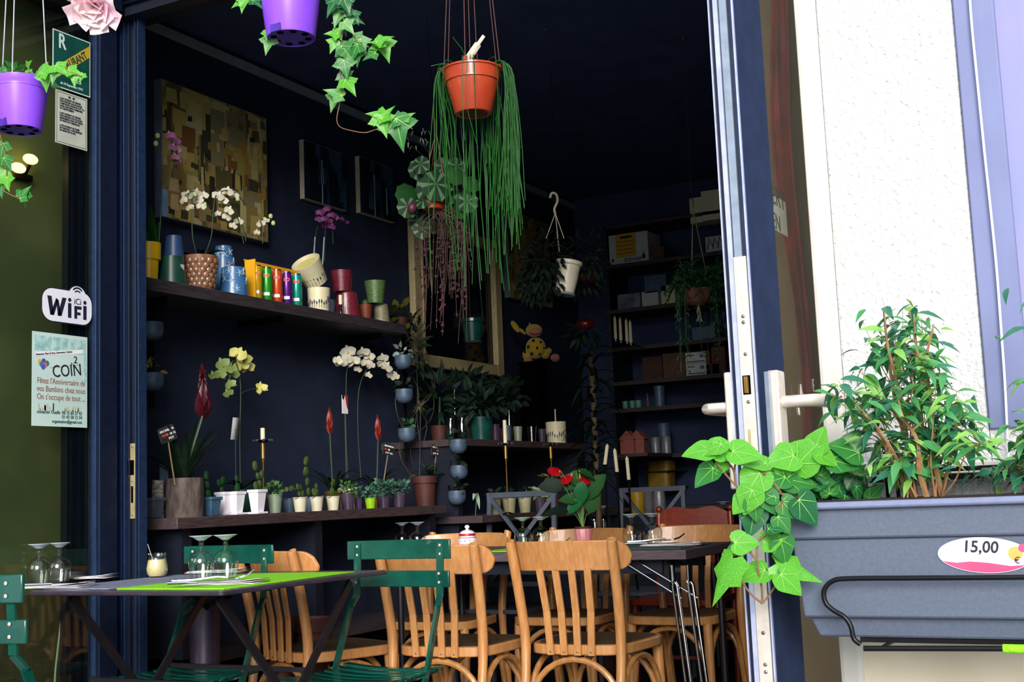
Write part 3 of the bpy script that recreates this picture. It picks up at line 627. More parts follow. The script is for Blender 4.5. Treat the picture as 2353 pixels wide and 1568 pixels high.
# ================================================================== FRONT TABLE
TZ = .76
tf = T('bistro_table', 'black folding bistro table with thin metal top by the left window', 'table', (-2.7, 3.0, 0))
X0, X1, Y0, Y1 = -3.06, -2.31, 2.62, 3.42
def tt(m): return m
MB().prism(rrect(X0, Y0, X1, Y1, .015), TZ-.014, TZ-.004).build('table_top', tabtop, tf, True, bev=.003)
MB().prism(rrect(X0+.004, Y0+.004, X1-.004, Y1-.004, .015), TZ-.006, TZ).build('top_sheet', mat('plum lacquer', '4a4150', '3f3746', 8, .28), tf, True)
for xx in (X0+.07, X1-.10):
    MB().bar((xx, Y0+.10, TZ-.03), (xx, Y1-.03, 0), .010, .026).build('leg', darkmet, tf, True)
    MB().bar((xx+.018, Y1-.10, TZ-.03), (xx+.018, Y0+.03, 0), .010, .026).build('leg', darkmet, tf, True)
for yy, zz in ((2.80, .48), (3.12, .48), (2.70, .12), (3.34, .12)): MB().bar((X0+.07, yy, zz), (X1-.085, yy, zz), .014).build('cross_bar', darkmet, tf, True)
# table linen
def sheet(name, label, cat, pts, z, th, m, group=None):
    o = MB().prism(pts, z, z+th).build(name, m, bev=min(.0015, th*.4)); tag(o, label, cat, group); return o
g = [PZ_(x, y, TZ+.006) for x, y in ((235, 1347), (462, 1347), (815, 1310), (640, 1306))]
sheet('placemat', 'lime green felt placemat lying across the bistro table', 'placemat', [(-2.735, 2.655), (-2.335, 2.655), (-2.36, 3.30), (-2.74, 3.25)], TZ, .004, lime)
sheet('placemat', 'blue grey felt placemat left of the lime one', 'placemat', [(-3.04, 2.66), (-2.77, 2.66), (-2.77, 3.22), (-3.04, 3.22)], TZ, .004, greyfelt)

def wineglass(label, loc, sc=1.0, group=None):
    t = T('wine_glass', label, 'glass', loc, group=group); t.scale = (sc,)*3
    MB().lathe([(.0335, 0), (.0375, .02), (.0415, .042), (.0415, .056), (.036, .072), (.024, .083), (.010, .089), (.006, .092)], 28).build('bowl', wglass, t)
    MB().lathe([(.0065, .091), (.0085, .095), (.0060, .101), (.0088, .106), (.0065, .112), (.009, .118), (.013, .122)], 16).build('stem', wglass, t)
    MB().lathe([(.012, .120), (.022, .127), (.0375, .1345), (.0375, .136), (0, .136)], 28).build('foot', mat('glass foot', 'c4cede', 'b6c2d4', 20, .12, spec=.8), t)
    return t
Gg = 'upturned wine glasses'
def on_t(px, py, z): p = PZ_(px, py, z); return (p.x, p.y, z)
wg = wineglass('upturned wine glass beside the cream jar, left of its pair', on_t(463, 1329, TZ+.004), .98, Gg)
def addglass(label, loc, sc=.98):
    c = dupt(wg, label, loc, 0, Gg); c.scale = (sc,)*3; return c
addglass('upturned wine glass over the lime placemat, right of its pair', on_t(519, 1327, TZ+.004))
addglass('upturned wine glass at the far left of the bistro table, left of its pair', on_t(90, 1342, TZ+.004), .93)
addglass('upturned wine glass at the far left of the bistro table, right of its pair', on_t(136, 1338, TZ+.004), .93)
# jar with sugar and spoon
t = T('glass_jar', 'glass jar of cream coloured sugar with a spoon', 'jar', on_t(361, 1327, TZ+.004))
MB().lathe([(0, .001), (.026, .001), (.0335, .012), (.0355, .03), (.031, .052), (.0285, .060), (.0285, .075), (.031, .079)], 28).build('glass', wglass, t)
MB().lathe([(0, .004), (.025, .004), (.0322, .013), (.034, .03), (.0298, .052), (.0285, .057), (0, .056)], 28).build('sugar', mat('cream sugar', 'e2cf9a', 'd8c48c', 60, .9), t)
MB().tube([(0, 0, .02), (-.030, 0, .083), (-.041, 0, .108)], [.003, .002, .0022], 8).build('spoon', chrome, t)
# cutlery and napkins
def napkin(label, p, rz, group='paper napkins', m=None, w=.17, d=.085):
    t = T('napkin', label, 'napkin', p, rz, group)
    for k in range(3):
        e = .004*k; mb = MB(); n = 6; vs = []
        for i in range(n+1):
            for j in (0, 1): vs.append((-w/2+e+(w-2*e*R.random())*i/n, (-d/2+d*j)*(1-.05*k), .001+.0022*k+(.002+.004*(i/n)**3*k)*R.uniform(.6, 1)))
        o = mb.add(vs, [(2*i, 2*i+2, 2*i+3, 2*i+1) for i in range(n)]).build('fold', m or paper, t)
        md = o.modifiers.new('thick', 'SOLIDIFY'); md.thickness = .0012
    return t
def fork(label, p, rz, rx=.12):
    t = T('fork', label, 'fork', p, rz, 'forks laid on the tables'); t.scale = (1.15, 1.15, 1.7)
    MB().tube([(-.11, 0, .003), (-.06, 0, .004), (0, 0, .008), (.025, 0, .006)], [.0045, .0035, .0025, .003], 8).build('handle', chrome, t)
    o = MB().prism([(.02, -.003), (.036, -.011), (.052, -.0115), (.052, .0115), (.036, .011), (.02, .003)], .004, .0065).build('head', chrome, t)
    for k in range(4): yy = -.0096+.0064*k; MB().tube([(.050, yy, .0055), (.072, yy, .010), (.090, yy, .019)], [.0016, .0016, .001], 6).build('tine', chrome, o)
    return t
def knife(label, p, rz):
    t = T('knife', label, 'knife', p, rz, 'knives laid on the tables')
    MB().tube([(-.11, 0, .004), (-.02, 0, .004)], [.005, .004], 8).build('handle', chrome, t); MB().prism([(-.02, -.004), (.08, -.007), (.105, .004), (-.02, .004)], .003, .0045).build('blade', chrome, t)
    return t
z = TZ+.004
napkin('white paper napkin with fork at the front of the lime placemat', on_t(520, 1342, z), .25, w=.22, d=.12)
fork('steel fork on the napkin at the front of the bistro table', on_t(500, 1338, z+.011), .55)
knife('steel knife beside the fork at the front of the bistro table', on_t(470, 1342, z+.010), .3)
napkin('white paper napkin behind the wine glasses on the bistro table', on_t(500, 1316, z), .15, w=.2, d=.1)
napkin('white paper napkin at the left end of the bistro table', on_t(130, 1350, z), .2, w=.22, d=.11)
knife('steel knife leaning at the left end of the bistro table', on_t(135, 1345, z+.011), .5)
napkin('white paper napkin behind the left pair of wine glasses', on_t(200, 1330, z), .3, w=.18, d=.09)

# ================================================================== LONG INNER TABLE
t2 = T('long_table', 'long dark wooden table with chrome folding legs inside the opening', 'table', (-2.3, 4.7, 0))
X0, X1, Y0, Y1 = -3.02, -1.652, 4.395, 5.0
MB().box(X0, X1, Y0, Y1, TZ-.036, TZ).build('table_top', intop, t2, True, bev=.003)
MB().box(X0+.05, X1-.12, Y0+.06, Y0+.09, TZ-.09, TZ-.036).box(X0+.05, X1-.12, Y1-.09, Y1-.06, TZ-.09, TZ-.036).build('apron', navydark, t2, True)
MB().box(X1-.15, X1-.10, Y0+.08, Y0+.14, TZ-.16, TZ-.036).build('hinge_block', darkmet, t2, True)
def hairpin(xa, ya, lean):
    a = V((xa, ya, 0)); zt = .64
    mb = MB().tube([a+V((0, 0, 0)), a+V((-lean, 0, zt-.012)), a+V((-lean+.004, 0, zt)), a+V((-lean+.012, 0, zt)), a+V((-lean+.018, 0, zt-.012)), a+V((.022, 0, 0))], .0065, 10); return mb.build('leg', chrome, t2, True)
hairpin(-1.665, 4.42, .055); hairpin(-1.61, 4.44, .055)
MB().tube([(-1.72, 4.42, .635), (-1.72, 4.42, .70), (-1.76, 4.46, .73)], .0065, 8).tube([(-1.665, 4.44, .635), (-1.665, 4.44, .70), (-1.70, 4.46, .73)], .0065, 8).build('leg_neck', chrome, t2, True)
for q in ((-1.93, 4.44, .72, -1.69, 4.43, .58), (-1.87, 4.44, .72, -1.63, 4.44, .58)): MB().tube([q[:3], q[3:]], .004, 8).build('brace', chrome, t2, True)
for xa, ya in ((-2.95, 4.45), (-2.95, 4.95), (-1.72, 4.95)): MB().tube([(xa, ya, 0), (xa, ya, TZ-.036)], .014, 10).build('leg', darkmet, t2, True)
# things on it
def on_i(px, py): return on_t(px, py, TZ+.004)
sheet('placemat', 'lime felt placemat under the pink flower pot', 'placemat', [(-2.56, 4.45), (-2.14, 4.45), (-2.14, 4.80), (-2.56, 4.80)], TZ, .004, lime)
sheet('placemat', 'slate green felt placemat at the right end of the long table', 'placemat', [(-2.08, 4.47), (-1.70, 4.47), (-1.70, 4.82), (-2.08, 4.82)], TZ, .004, tealfelt)
for px, py, lb in ((1203, 1258, 'upturned wine glass left of the pink flower pot, left of its pair'), (1244, 1256, 'upturned wine glass next to the pink flower pot, right of its pair'), (1453, 1253, 'upturned wine glass at the right end of the long table, left of its pair'), (1501, 1252, 'upturned wine glass at the right end of the long table, right of its pair')):
    addglass(lb, on_i(px, py), .93)
for px, lb in ((925, 'upturned wine glass behind the green chair back, left of its pair'), (960, 'upturned wine glass behind the green chair back, right of its pair')): addglass(lb, (lambda q: (q.x, q.y, TZ))(PY_(px, 1252, 4.86)), .9)
napkin('pale napkin with fork at the right end of the long table', on_i(1545, 1254), .08, w=.24, d=.1)
fork('steel fork on the napkin at the right end of the long table', (on_i(1515, 1253)[0], on_i(1515, 1253)[1], TZ+.014), .45)
knife('dark knife beside the fork at the right end of the long table', (on_i(1500, 1256)[0], on_i(1500, 1256)[1], TZ+.013), .25)
fork('steel fork on the lime placemat beside the pink flower pot', (on_i(1255, 1257)[0], on_i(1255, 1257)[1], TZ+.006), .45)
napkin('small napkin left of the wine glasses on the long table', (lambda q: (q.x, q.y, TZ))(PZ_(1160, 1252, TZ)), .2, w=.1, d=.06)
# sugar jar
redp = mat('red glaze', 'c0283a', 'b02030', 20, .3); pinkp = mat('pink glaze print', 'd88a94', 'cc7c88', 20, .4)
t = T('sugar_jar', 'white sugar jar with red rimmed lid and pink pattern', 'jar', on_t(1075, 1262, TZ))
MB().lathe([(0, .001), (.030, .001), (.040, .012), (.043, .03), (.040, .046), (.034, .055), (.034, .058), (0, .058)], 28).build('body', whitepl, t)
l = MB().lathe([(.036, .058), (.037, .062), (.033, .072), (.022, .080), (.008, .084), (.006, .087), (.011, .093), (.011, .099), (.006, .104), (0, .105)], 28).build('lid', whitepl, t)
MB().lathe([(.0372, .058), (.0378, .062), (.0355, .0675)], 28).build('red_band', redp, l); MB().lathe([(.0392, .048), (.0375, .0505)], 28).build('red_ring', redp, t)
for k in range(24):
    a = k*2*math.pi/12; zz = .022 if k < 12 else .037; a += .26*(k >= 12); r = .0430 if k < 12 else .0428
    MB().ball((r*math.cos(a), r*math.sin(a), zz), (.003, .003, .0035), 6).build('printed_mark', pinkp, t)

# ================================================================== LEAVES
def leafmesh(kind):
    if kind in ('ivy', 'ivyp'):
        if kind == 'ivy': P = [(0, .02), (.10, -.10), (.26, -.14), (.42, -.06), (.50, .10), (.52, .26), (.46, .40), (.38, .52), (.26, .70), (.12, .88), (0, 1.0)]
        else: P = [(0, .0), (.10, -.08), (.24, -.10), (.34, 0), (.50, .16), (.62, .24), (.44, .36), (.26, .44), (.18, .62), (.08, .84), (0, 1.05)]
        P = P+[(-x, y) for x, y in P[-2:0:-1]]
        vs = [(0, .34, .0)]+[(x, y, .22*abs(x)-.30*x*x-.16*(y-.3)**2) for x, y in P]; n = len(P)
        return vs, [(0, 1+i, 1+(i+1) % n) for i in range(n)]
    if kind == 'veins':
        vs = []; fs = []
        for tx, ty in ((0, .86), (.40, .44), (-.40, .44), (.34, .02), (-.34, .02)):
            d = V((tx, ty-.04, 0)); sd = V((d.y, -d.x, 0)).normalized()*.011; k = len(vs)
            for u in (0, .34, .67, 1):
                q = V((0, .04, 0))+d*u; z = .22*abs(q.x)-.30*q.x*q.x-.16*(q.y-.3)**2+.016*(1-abs(q.x)*.4); w_ = 1-.7*u
                vs += [(q.x-sd.x*w_, q.y-sd.y*w_, z), (q.x+sd.x*w_, q.y+sd.y*w_, z)]
            fs += [(k+2*i, k+2*i+2, k+2*i+3, k+2*i+1) for i in range(3)]
        return vs, fs
    if kind == 'ivylong':
        P = [(0, 0), (.14, -.12), (.34, -.04), (.30, .2), (.36, .38), (.16, .5), (0, 1.0), (-.16, .5), (-.36, .38), (-.30, .2), (-.34, -.04), (-.14, -.12)]
        vs = [(0, .30, .05)]+[(x, y, -.25*abs(x)-.10*y*y) for x, y in P]; n = len(P)
        return vs, [(0, 1+i, 1+(i+1) % n) for i in range(n)]
    if kind == 'lance':
        st = [(0, .01), (.18, .13), (.4, .19), (.62, .15), (.82, .07), (1, 0)]; vs = []
        for y, w in st:
            b = -.55*y*y; vs += [(-w, y, b+.3*w), (0, y, b), (w, y, b+.3*w)]
        return vs, [f for i in range(5) for f in ((i*3, i*3+1, i*3+4, i*3+3), (i*3+1, i*3+2, i*3+5, i*3+4))]
    if kind == 'oval':
        st = [(0, .02), (.15, .24), (.4, .36), (.68, .30), (.9, .13), (1, 0)]; vs = []
        for y, w in st:
            b = -.35*y*y; vs += [(-w, y, b+.2*w), (0, y, b), (w, y, b+.2*w)]
        return vs, [f for i in range(5) for f in ((i*3, i*3+1, i*3+4, i*3+3), (i*3+1, i*3+2, i*3+5, i*3+4))]
    if kind == 'round':
        P = [(.5*math.sin(a)*(1-.05*math.cos(9*a)), .5-.5*math.cos(a)*(1-.05*math.cos(9*a))) for a in [2*math.pi*i/18 for i in range(18)]]
        vs = [(0, .45, .06)]+[(x, y, -.25*x*x-.15*(y-.4)**2) for x, y in P]
        return vs, [(0, 1+i, 1+(i+1) % 18) for i in range(18)]
LEAF = {k: leafmesh(k) for k in ('ivy', 'ivyp', 'ivylong', 'lance', 'oval', 'round')}
LM = {}
def leafdata(kind, m):
    k = (kind, m.name)
    if k not in LM:
        mb_ = MB(); ms_ = [m]
        if kind == 'begonia':
            vs_, fs_ = LEAF['round']; mb_.add(vs_, fs_); mb_.m = [int(i % 3 == 0) for i in range(len(fs_))]; ms_ = [m, mat('begonia silver vein', '5c7a5a', '4c6a4c', 30, .6, spec=.2)]
        else: mb_.add(*LEAF[kind])
        if kind in ('ivy', 'ivyp'): mb_.add(*leafmesh('veins'), None, 1); ms_.append(mat('pale leaf vein', '9ad86a', '8ccb5c', 30, .5))
        LM[k] = mb_.mesh('leaf', ms_, smooth=False); LM[k].shade_smooth()
    return LM[k]
def lmat(p, tip, nrm, s, w=1.0):   # leaf frame: y along tip, z along normal
    y = V(tip).normalized(); z = V(nrm); z = z-y*z.dot(y)
    if z.length < 1e-4: z = y.orthogonal()
    z.normalize(); x = y.cross(z)
    return Matrix(((x.x*s*w, y.x*s, z.x*s, p[0]), (x.y*s*w, y.y*s, z.y*s, p[1]), (x.z*s*w, y.z*s, z.z*s, p[2]), (0, 0, 0, 1)))
def leaf(kind, m, parent, p, tip, nrm, s, w=1.0, name='leaf'):
    L = parent.location; return link(name, leafdata(kind, m), parent, M=lmat((p[0]-L.x, p[1]-L.y, p[2]-L.z), tip, nrm, s, w))
VIEW = -_f
def imdir(ang): a = math.radians(ang); return _r*math.cos(a)-_u*math.sin(a)   # direction seen in the photo, degrees clockwise from right
def rv(s=1): return V((R.uniform(-s, s), R.uniform(-s, s), R.uniform(-s, s)))
def strap(mb, base, tip, w, sag=.1, mi=0, n=6, curl=0):   # strap leaf
    b, t = V(base), V(tip); d = t-b; side = d.cross(V((0, 0, 1)))
    if side.length < 1e-4: side = V((1, 0, 0))
    side.normalize(); vs = []
    for i in range(n+1):
        u = i/n; c = b+d*u+V((0, 0, sag*4*u*(1-u)))*d.length*.5; ww = w*(.55+.9*u-1.45*u*u+.02)
        vs += [c-side*ww+V((0, 0, ww*.4)), c, c+side*ww+V((0, 0, ww*.4))]
    mb.add(vs, [f for i in range(n) for f in ((i*3, i*3+1, i*3+4, i*3+3), (i*3+1, i*3+2, i*3+5, i*3+4))], None, mi)
def bush(mb, c, rad, n, s, kind='oval', up=.3, out=1.0, mi=(0,)):
    vs, fs = LEAF[kind]
    for _ in range(n):
        d = rv().normalized(); k = R.random()**.4; p = V(c)+V((d.x*rad[0], d.y*rad[1], d.z*rad[2]))*k
        tip = d*out+V((0, 0, up))+rv(.5); mb.add(vs, fs, lmat(p, tip, VIEW*.6+V((0, 0, .6))+rv(.5), s*R.uniform(.7, 1.2)), R.choice(mi))

# ================================================================== PLANTER WITH FICUS AND IVY
pl = T('planter', 'dark blue grey plastic trough planter hung beside the door', 'planter', (-.2, 1.98, .72))
plm = mat('blue grey planter plastic', '586174', '525b6e', 200, .48, bump=.06, bsc=500); plr = mat('planter rim plastic', '7f86a6', '777e9e', 60, .42)
def trough(x0, x1, yf, yb, inset, z0, z1):   # tapered box, narrower at the bottom
    return [(x0+inset, yf+inset*.7, z0), (x1, yf+inset*.7, z0), (x1, yb-inset*.7, z0), (x0+inset, yb-inset*.7, z0), (x0, yf, z1), (x1, yf, z1), (x1, yb, z1), (x0, yb, z1)]
QF = [(0, 3, 2, 1), (0, 1, 5, 4), (1, 2, 6, 5), (2, 3, 7, 6), (3, 0, 4, 7)]
PF, PB = 1.905, 2.085
zr = PY_(2100, 1151, PF).z; zs1 = PY_(2000, 1238, PF).z; zs2 = PY_(2000, 1424, PF).z; zb = PY_(2000, 1469, PF+.02).z
xl = PY_(1795, 1170, PF).x; xm = PY_(1806, 1245, PF).x; xn = PY_(1840, 1420, PF).x; xo = PY_(1868, 1468, PF).x
def band(xa, xb, ya, za, zb_, grow):   # one tapering ring of wall from (xa at za) up to (xb at zb_)
    vs = [(xa, ya+(.6*(xa-xb)), za), (.35, ya+(.6*(xa-xb)), za), (.35, PB-.6*(xa-xb), za), (xa, PB-.6*(xa-xb), za), (xb, ya, zb_), (.35, ya, zb_), (.35, PB, zb_), (xb, PB, zb_)]
    return MB().add(vs, QF+[(4, 5, 6, 7)])
band(xm, xl+.004, PF+.004, zs1, zr, 0).build('upper_band', plm, pl, True, bev=.004)
band(xn, xm+.006, PF+.010, zs2, zs1+.001, 0).build('body', plm, pl, True, bev=.004)
band(xo, xn+.005, PF+.030, zb, zs2+.001, 0).build('foot_band', plm, pl, True, bev=.004)
MB().box(xl-.008, .36, PF-.009, PB+.009, zr-.009, zr+.002).build('rim', plr, pl, True, bev=.004)
MB().box(xl+.008, .34, PF+.012, PB-.012, zr-.004, zr+.004).build('soil', soil, pl, True)
# price sticker
c = PY_(2262, 1276, PF+.012); st = pl
ea, eb = .064, .0255
def ell(a, b, n=40, t0=0, t1=2*math.pi): return [(a*math.cos(t0+(t1-t0)*i/n), b*math.sin(t0+(t1-t0)*i/n)) for i in range(n)]
tl_ = .6*(xn-xm-.006)/(zs1-zs2); LS = V((c.x, PF+.0085+(zs1-c.z)*tl_, c.z))-pl.location
MS = TR(*LS) @ Matrix.Rotation(math.atan(tl_), 4, 'X') @ Matrix.Rotation(.05, 4, 'Y') @ FY
sk = MB().prism(ell(ea, eb), 0, .0006).build('price_sticker', mat('white sticker', 'f4eff6', 'ece6f0', 20, .35), pl, M=MS, label='oval price sticker reading 15,00 €')
pinkst = mat('pink print', 'e0507e', 'd84874', 20, .4); orst = mat('orange print', 'f0b060', 'e8a050', 20, .4); grst = mat('pale grey print', 'd2cfe0', 'c8c5d6', 60, .5)
MB().prism([p for p in ell(ea*.98, eb*.97, 40, math.pi*1.14, math.pi*1.86)]+[(ea*.55, -eb*.55), (ea*.1, -eb*.42), (-ea*.3, -eb*.38), (-ea*.6, -eb*.48)], .0006, .0008).build('pink_wave', pinkst, sk)
MB().prism(circ(.042, .004, .010, 16), .0006, .0008).build('printed_dot', orst, sk); MB().prism(circ(.052, .012, .006, 14), .0006, .0009).build('printed_dot', pinkst, sk)
MB().box(-.048, -.028, -.006, .010, .0006, .0008).build('barcode', grst, sk)
lettering('15,00', .0235, inkdark, sk, TR(-.030, .004, .0012), sx=.95, bold=.0004, shear=.1); lettering('€', .013, inkdark, sk, TR(.040, -.010, .0012))
# wire holder
wr = T('planter_bracket', 'black wire bracket holding up the planter', 'bracket', (-.3, 1.9, .8))
wp = [PY_(x, y, PF-.012) for x, y in ((2700, 1322), (2353, 1327), (2100, 1329), (1960, 1330), (1915, 1335), (1894, 1357), (1897, 1385), (1915, 1403), (1940, 1418), (1955, 1440), (1962, 1468), (1978, 1482))]
MB().tube(curve(wp, 5), .0038, 10).build('wire_loop', ironm, wr, True)
a, b = PY_(1985, 1491, PF-.004), PY_(2760, 1492, PF-.004)
MB().tube([a, b], .0042, 10).build('base_rod', ironm, wr, True)
MB().box(-.46, .3, PF+.045, PF+.075, zb-.008, zb-.001).build('cross_strip', ironm, wr, True)
for x in (-.42, .1): MB().tube([(x, PF-.004, a.z), (x, PF+.1, a.z), (x, 2.19, a.z+.01), (x, 2.185, .86)], .0035, 8).build('arm', ironm, wr, True)
a = PY_(2305, 1491, PF-.004); MB().lathe([(0, 0), (.0062, 0), (.0062, .07), (0, .07)], 14, M=TR(a.x, PF-.004, a.z) @ Matrix.Rotation(math.pi/2, 4, 'Y')).build('end_cap', lime, wr, True, label='lime green end cap')

# ---- ficus
def ficus(label, bases, top, sil, nb, nl, yc, seed):
    rr = random.Random(seed); t = T('ficus_bush', label, 'shrub', (PY_(*bases[0], yc).x, yc, zr))
    leaves = []
    for i in range(nb):
        b = PY_(*bases[i % len(bases)], yc+rr.uniform(-.03, .03)); b.z = zr+.003
        y = rr.uniform(top+20, sil[-1][0])
        for k in range(len(sil)-1):
            if sil[k][0] <= y <= sil[k+1][0]:
                u = (y-sil[k][0])/(sil[k+1][0]-sil[k][0]); xa = sil[k][1]+(sil[k+1][1]-sil[k][1])*u; xb = sil[k][2]+(sil[k+1][2]-sil[k][2])*u
        x = xa+(xb-xa)*((i*7 % nb+rr.random())/nb); tip = PY_(x, y+15, yc+rr.uniform(-.08, .09))
        mid = b.lerp(tip, .5)+V((rr.uniform(-.012, .012)+(tip.x-b.x)*-.12, rr.uniform(-.01, .01), .01))
        pts = curve([b, b.lerp(mid, .5)+V((rr.uniform(-.006, .006), 0, 0)), mid, mid.lerp(tip, .55)+V((rr.uniform(-.008, .008), 0, .004)), tip], 5)
        r0 = .0016+.0034*(i % 6 == 0); N = len(pts)
        MB().tube(pts, [r0*(1-.75*k/(N-1)) for k in range(N)], 6).build('branch', bark, t, True)
        for q in range(max(2, int(nl/nb*.8))):
            k = int(N*rr.uniform(.5, 1.0)); leaves.append(pts[min(k, N-1)])
        for sgn in (-1, 1):
            k0 = int(N*rr.uniform(.35, .7)); e = pts[k0]+V((sgn*rr.uniform(.015, .04), rr.uniform(-.03, .03), rr.uniform(.012, .04)))
            MB().tube([pts[k0], pts[k0].lerp(e, .5)+V((0, 0, .004)), e], [r0*.4, r0*.3, .0006], 5).build('twig', bark, t, True)
            for q in range(max(1, int(nl/nb*.2))): leaves.append(pts[k0].lerp(e, rr.uniform(.3, 1)))
    ex = MB(); vs_, fs_ = LEAF['lance']
    for q in range(420):
        p = leaves[rr.randrange(len(leaves))]+V((rr.gauss(0, .018), rr.gauss(0, .02), rr.gauss(0, .014)))-t.location; a = rr.uniform(0, 6.28)
        ex.add(vs_, fs_, lmat(p, V((math.cos(a), math.sin(a)*.7, rr.uniform(-.5, .4))), V((0, -.5, 1))+rv(.4), rr.uniform(.02, .036)), rr.choice((0, 0, 1, 2)))
    ex.build('small_leaves', [ficl, ficd, ficy], t, kind='stuff')
    for p in leaves[:300]:
        a = rr.uniform(0, 2*math.pi); d = V((math.cos(a), math.sin(a)*.7, rr.uniform(-.5, .35)))
        m = rr.choice((ficl, ficl, ficd, ficd, ficy)) ; s = rr.uniform(.032, .050)
        leaf('lance', m, t, p+d*.004, d, V((0, -.5, 1))+rv(.4), s)
    return t
ficus('bushy weeping ficus growing in the middle of the planter', [(2105, 1145), (2085, 1145), (2130, 1145), (2150, 1145), (2165, 1145)], 640, [(640, 2045, 2095), (720, 1985, 2150), (810, 1880, 2210), (920, 1905, 2255), (1020, 1950, 2262), (1075, 1985, 2262)], 34, 300, 1.995, 3)
ficus('second ficus cut off by the right edge of the photo', [(2440, 1140), (2470, 1140), (2410, 1140)], 640, [(640, 2330, 2560), (720, 2300, 2600), (800, 2240, 2640), (960, 2250, 2640), (1080, 2280, 2640)], 22, 180, 2.0, 8)

# ---- planter ivy
iv = T('ivy', 'bright green ivy trailing over the left end of the planter', 'plant', (-.53, 1.96, zr))
def stem(pts, d, r, m, parent, name='stem'): return MB().tube(curve([D(x, y, dd) for x, y, dd in [(p+(d,))[:3] for p in pts]], 5), r, 6).build(name, m, parent, True)
d0 = 1.87
for pts in ([(1850, 1146, 1.97), (1790, 1135, 1.9), (1735, 1148), (1695, 1120), (1655, 1075), (1635, 1040)], [(1690, 1118), (1685, 1080), (1660, 1050)], [(1690, 1118), (1688, 1075), (1700, 1040)],
            [(1850, 1146, 1.97), (1800, 1150, 1.87), (1780, 1215), (1745, 1240), (1740, 1290), (1750, 1350), (1752, 1388)], [(1752, 1388), (1725, 1365), (1700, 1330)], [(1752, 1388), (1780, 1350), (1800, 1320)], [(1740, 1290), (1720, 1265), (1708, 1255)],
            [(1850, 1140, 2.1), (1830, 1095, 2.06), (1830, 1060, 2.04)], [(1850, 1140, 2.1), (1890, 1090, 2.06), (1870, 1040, 2.04)], [(1780, 1138, 2.05), (1765, 1100), (1740, 1075)], [(1900, 1140, 2.1), (1930, 1100, 2.08), (1945, 1050, 2.06)], [(1800, 1140), (1778, 1110), (1760, 1085)]):
    stem(pts, d0, .0017, stemr, iv)
IV = [(1605, 1037, 70, 175, 0), (1635, 1030, 66, 160, 0), (1668, 1036, 62, 10, 0), (1712, 1040, 74, 5, 0), (1735, 1063, 66, 185, 0), (1620, 1092, 66, 140, 1), (1660, 1073, 40, -20, 0), (1728, 1112, 80, 125, 0),
      (1795, 1052, 75, 170, 0), (1855, 1040, 95, -50, 0), (1835, 1058, 70, 150, 0), (1800, 1078, 56, 90, 0), (1778, 1102, 70, 170, 1), (1835, 1105, 80, 5, 1), (1720, 1150, 66, 110, 0), (1770, 1155, 56, 60, 1), (1945, 1030, 78, 200, 1), (1935, 1062, 70, 10, 1), (1900, 1052, 56, 30, 0),
      (1728, 1196, 70, 100, 2), (1800, 1203, 52, 50, 1), (1780, 1216, 40, 0, 2), (1712, 1246, 62, -5, 0), (1690, 1262, 54, 160, 1), (1775, 1240, 56, -20, 0), (1800, 1264, 66, 75, 1), (1660, 1330, 125, 118, 0), (1732, 1318, 70, 165, 0), (1830, 1308, 115, 15, 0), (1815, 1338, 72, 40, 0), (1855, 1172, 80, 50, 2), (1812, 1168, 56, 45, 1), (1760, 1130, 60, 200, 1), (1735, 1170, 56, 80, 1), (1700, 1160, 50, 130, 0), (1880, 1010, 60, -70, 0), (1960, 1010, 50, -60, 1)]
IM = (ivyl, ivym, ivyd)
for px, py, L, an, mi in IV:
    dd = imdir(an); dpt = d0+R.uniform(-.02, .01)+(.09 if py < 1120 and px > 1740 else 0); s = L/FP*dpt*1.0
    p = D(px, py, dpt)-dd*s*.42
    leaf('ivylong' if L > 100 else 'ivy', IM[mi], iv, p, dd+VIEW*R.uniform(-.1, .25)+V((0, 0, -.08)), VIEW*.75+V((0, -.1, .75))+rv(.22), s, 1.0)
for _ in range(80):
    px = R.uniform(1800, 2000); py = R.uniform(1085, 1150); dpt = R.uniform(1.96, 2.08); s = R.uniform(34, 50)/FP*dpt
    leaf('ivy', R.choice((ivyd, ivyd, ivym)), iv, D(px, py, dpt), imdir(R.uniform(0, 360))+V((0, -.2, .1)), VIEW*.6+V((0, 0, .8))+rv(.4), s)

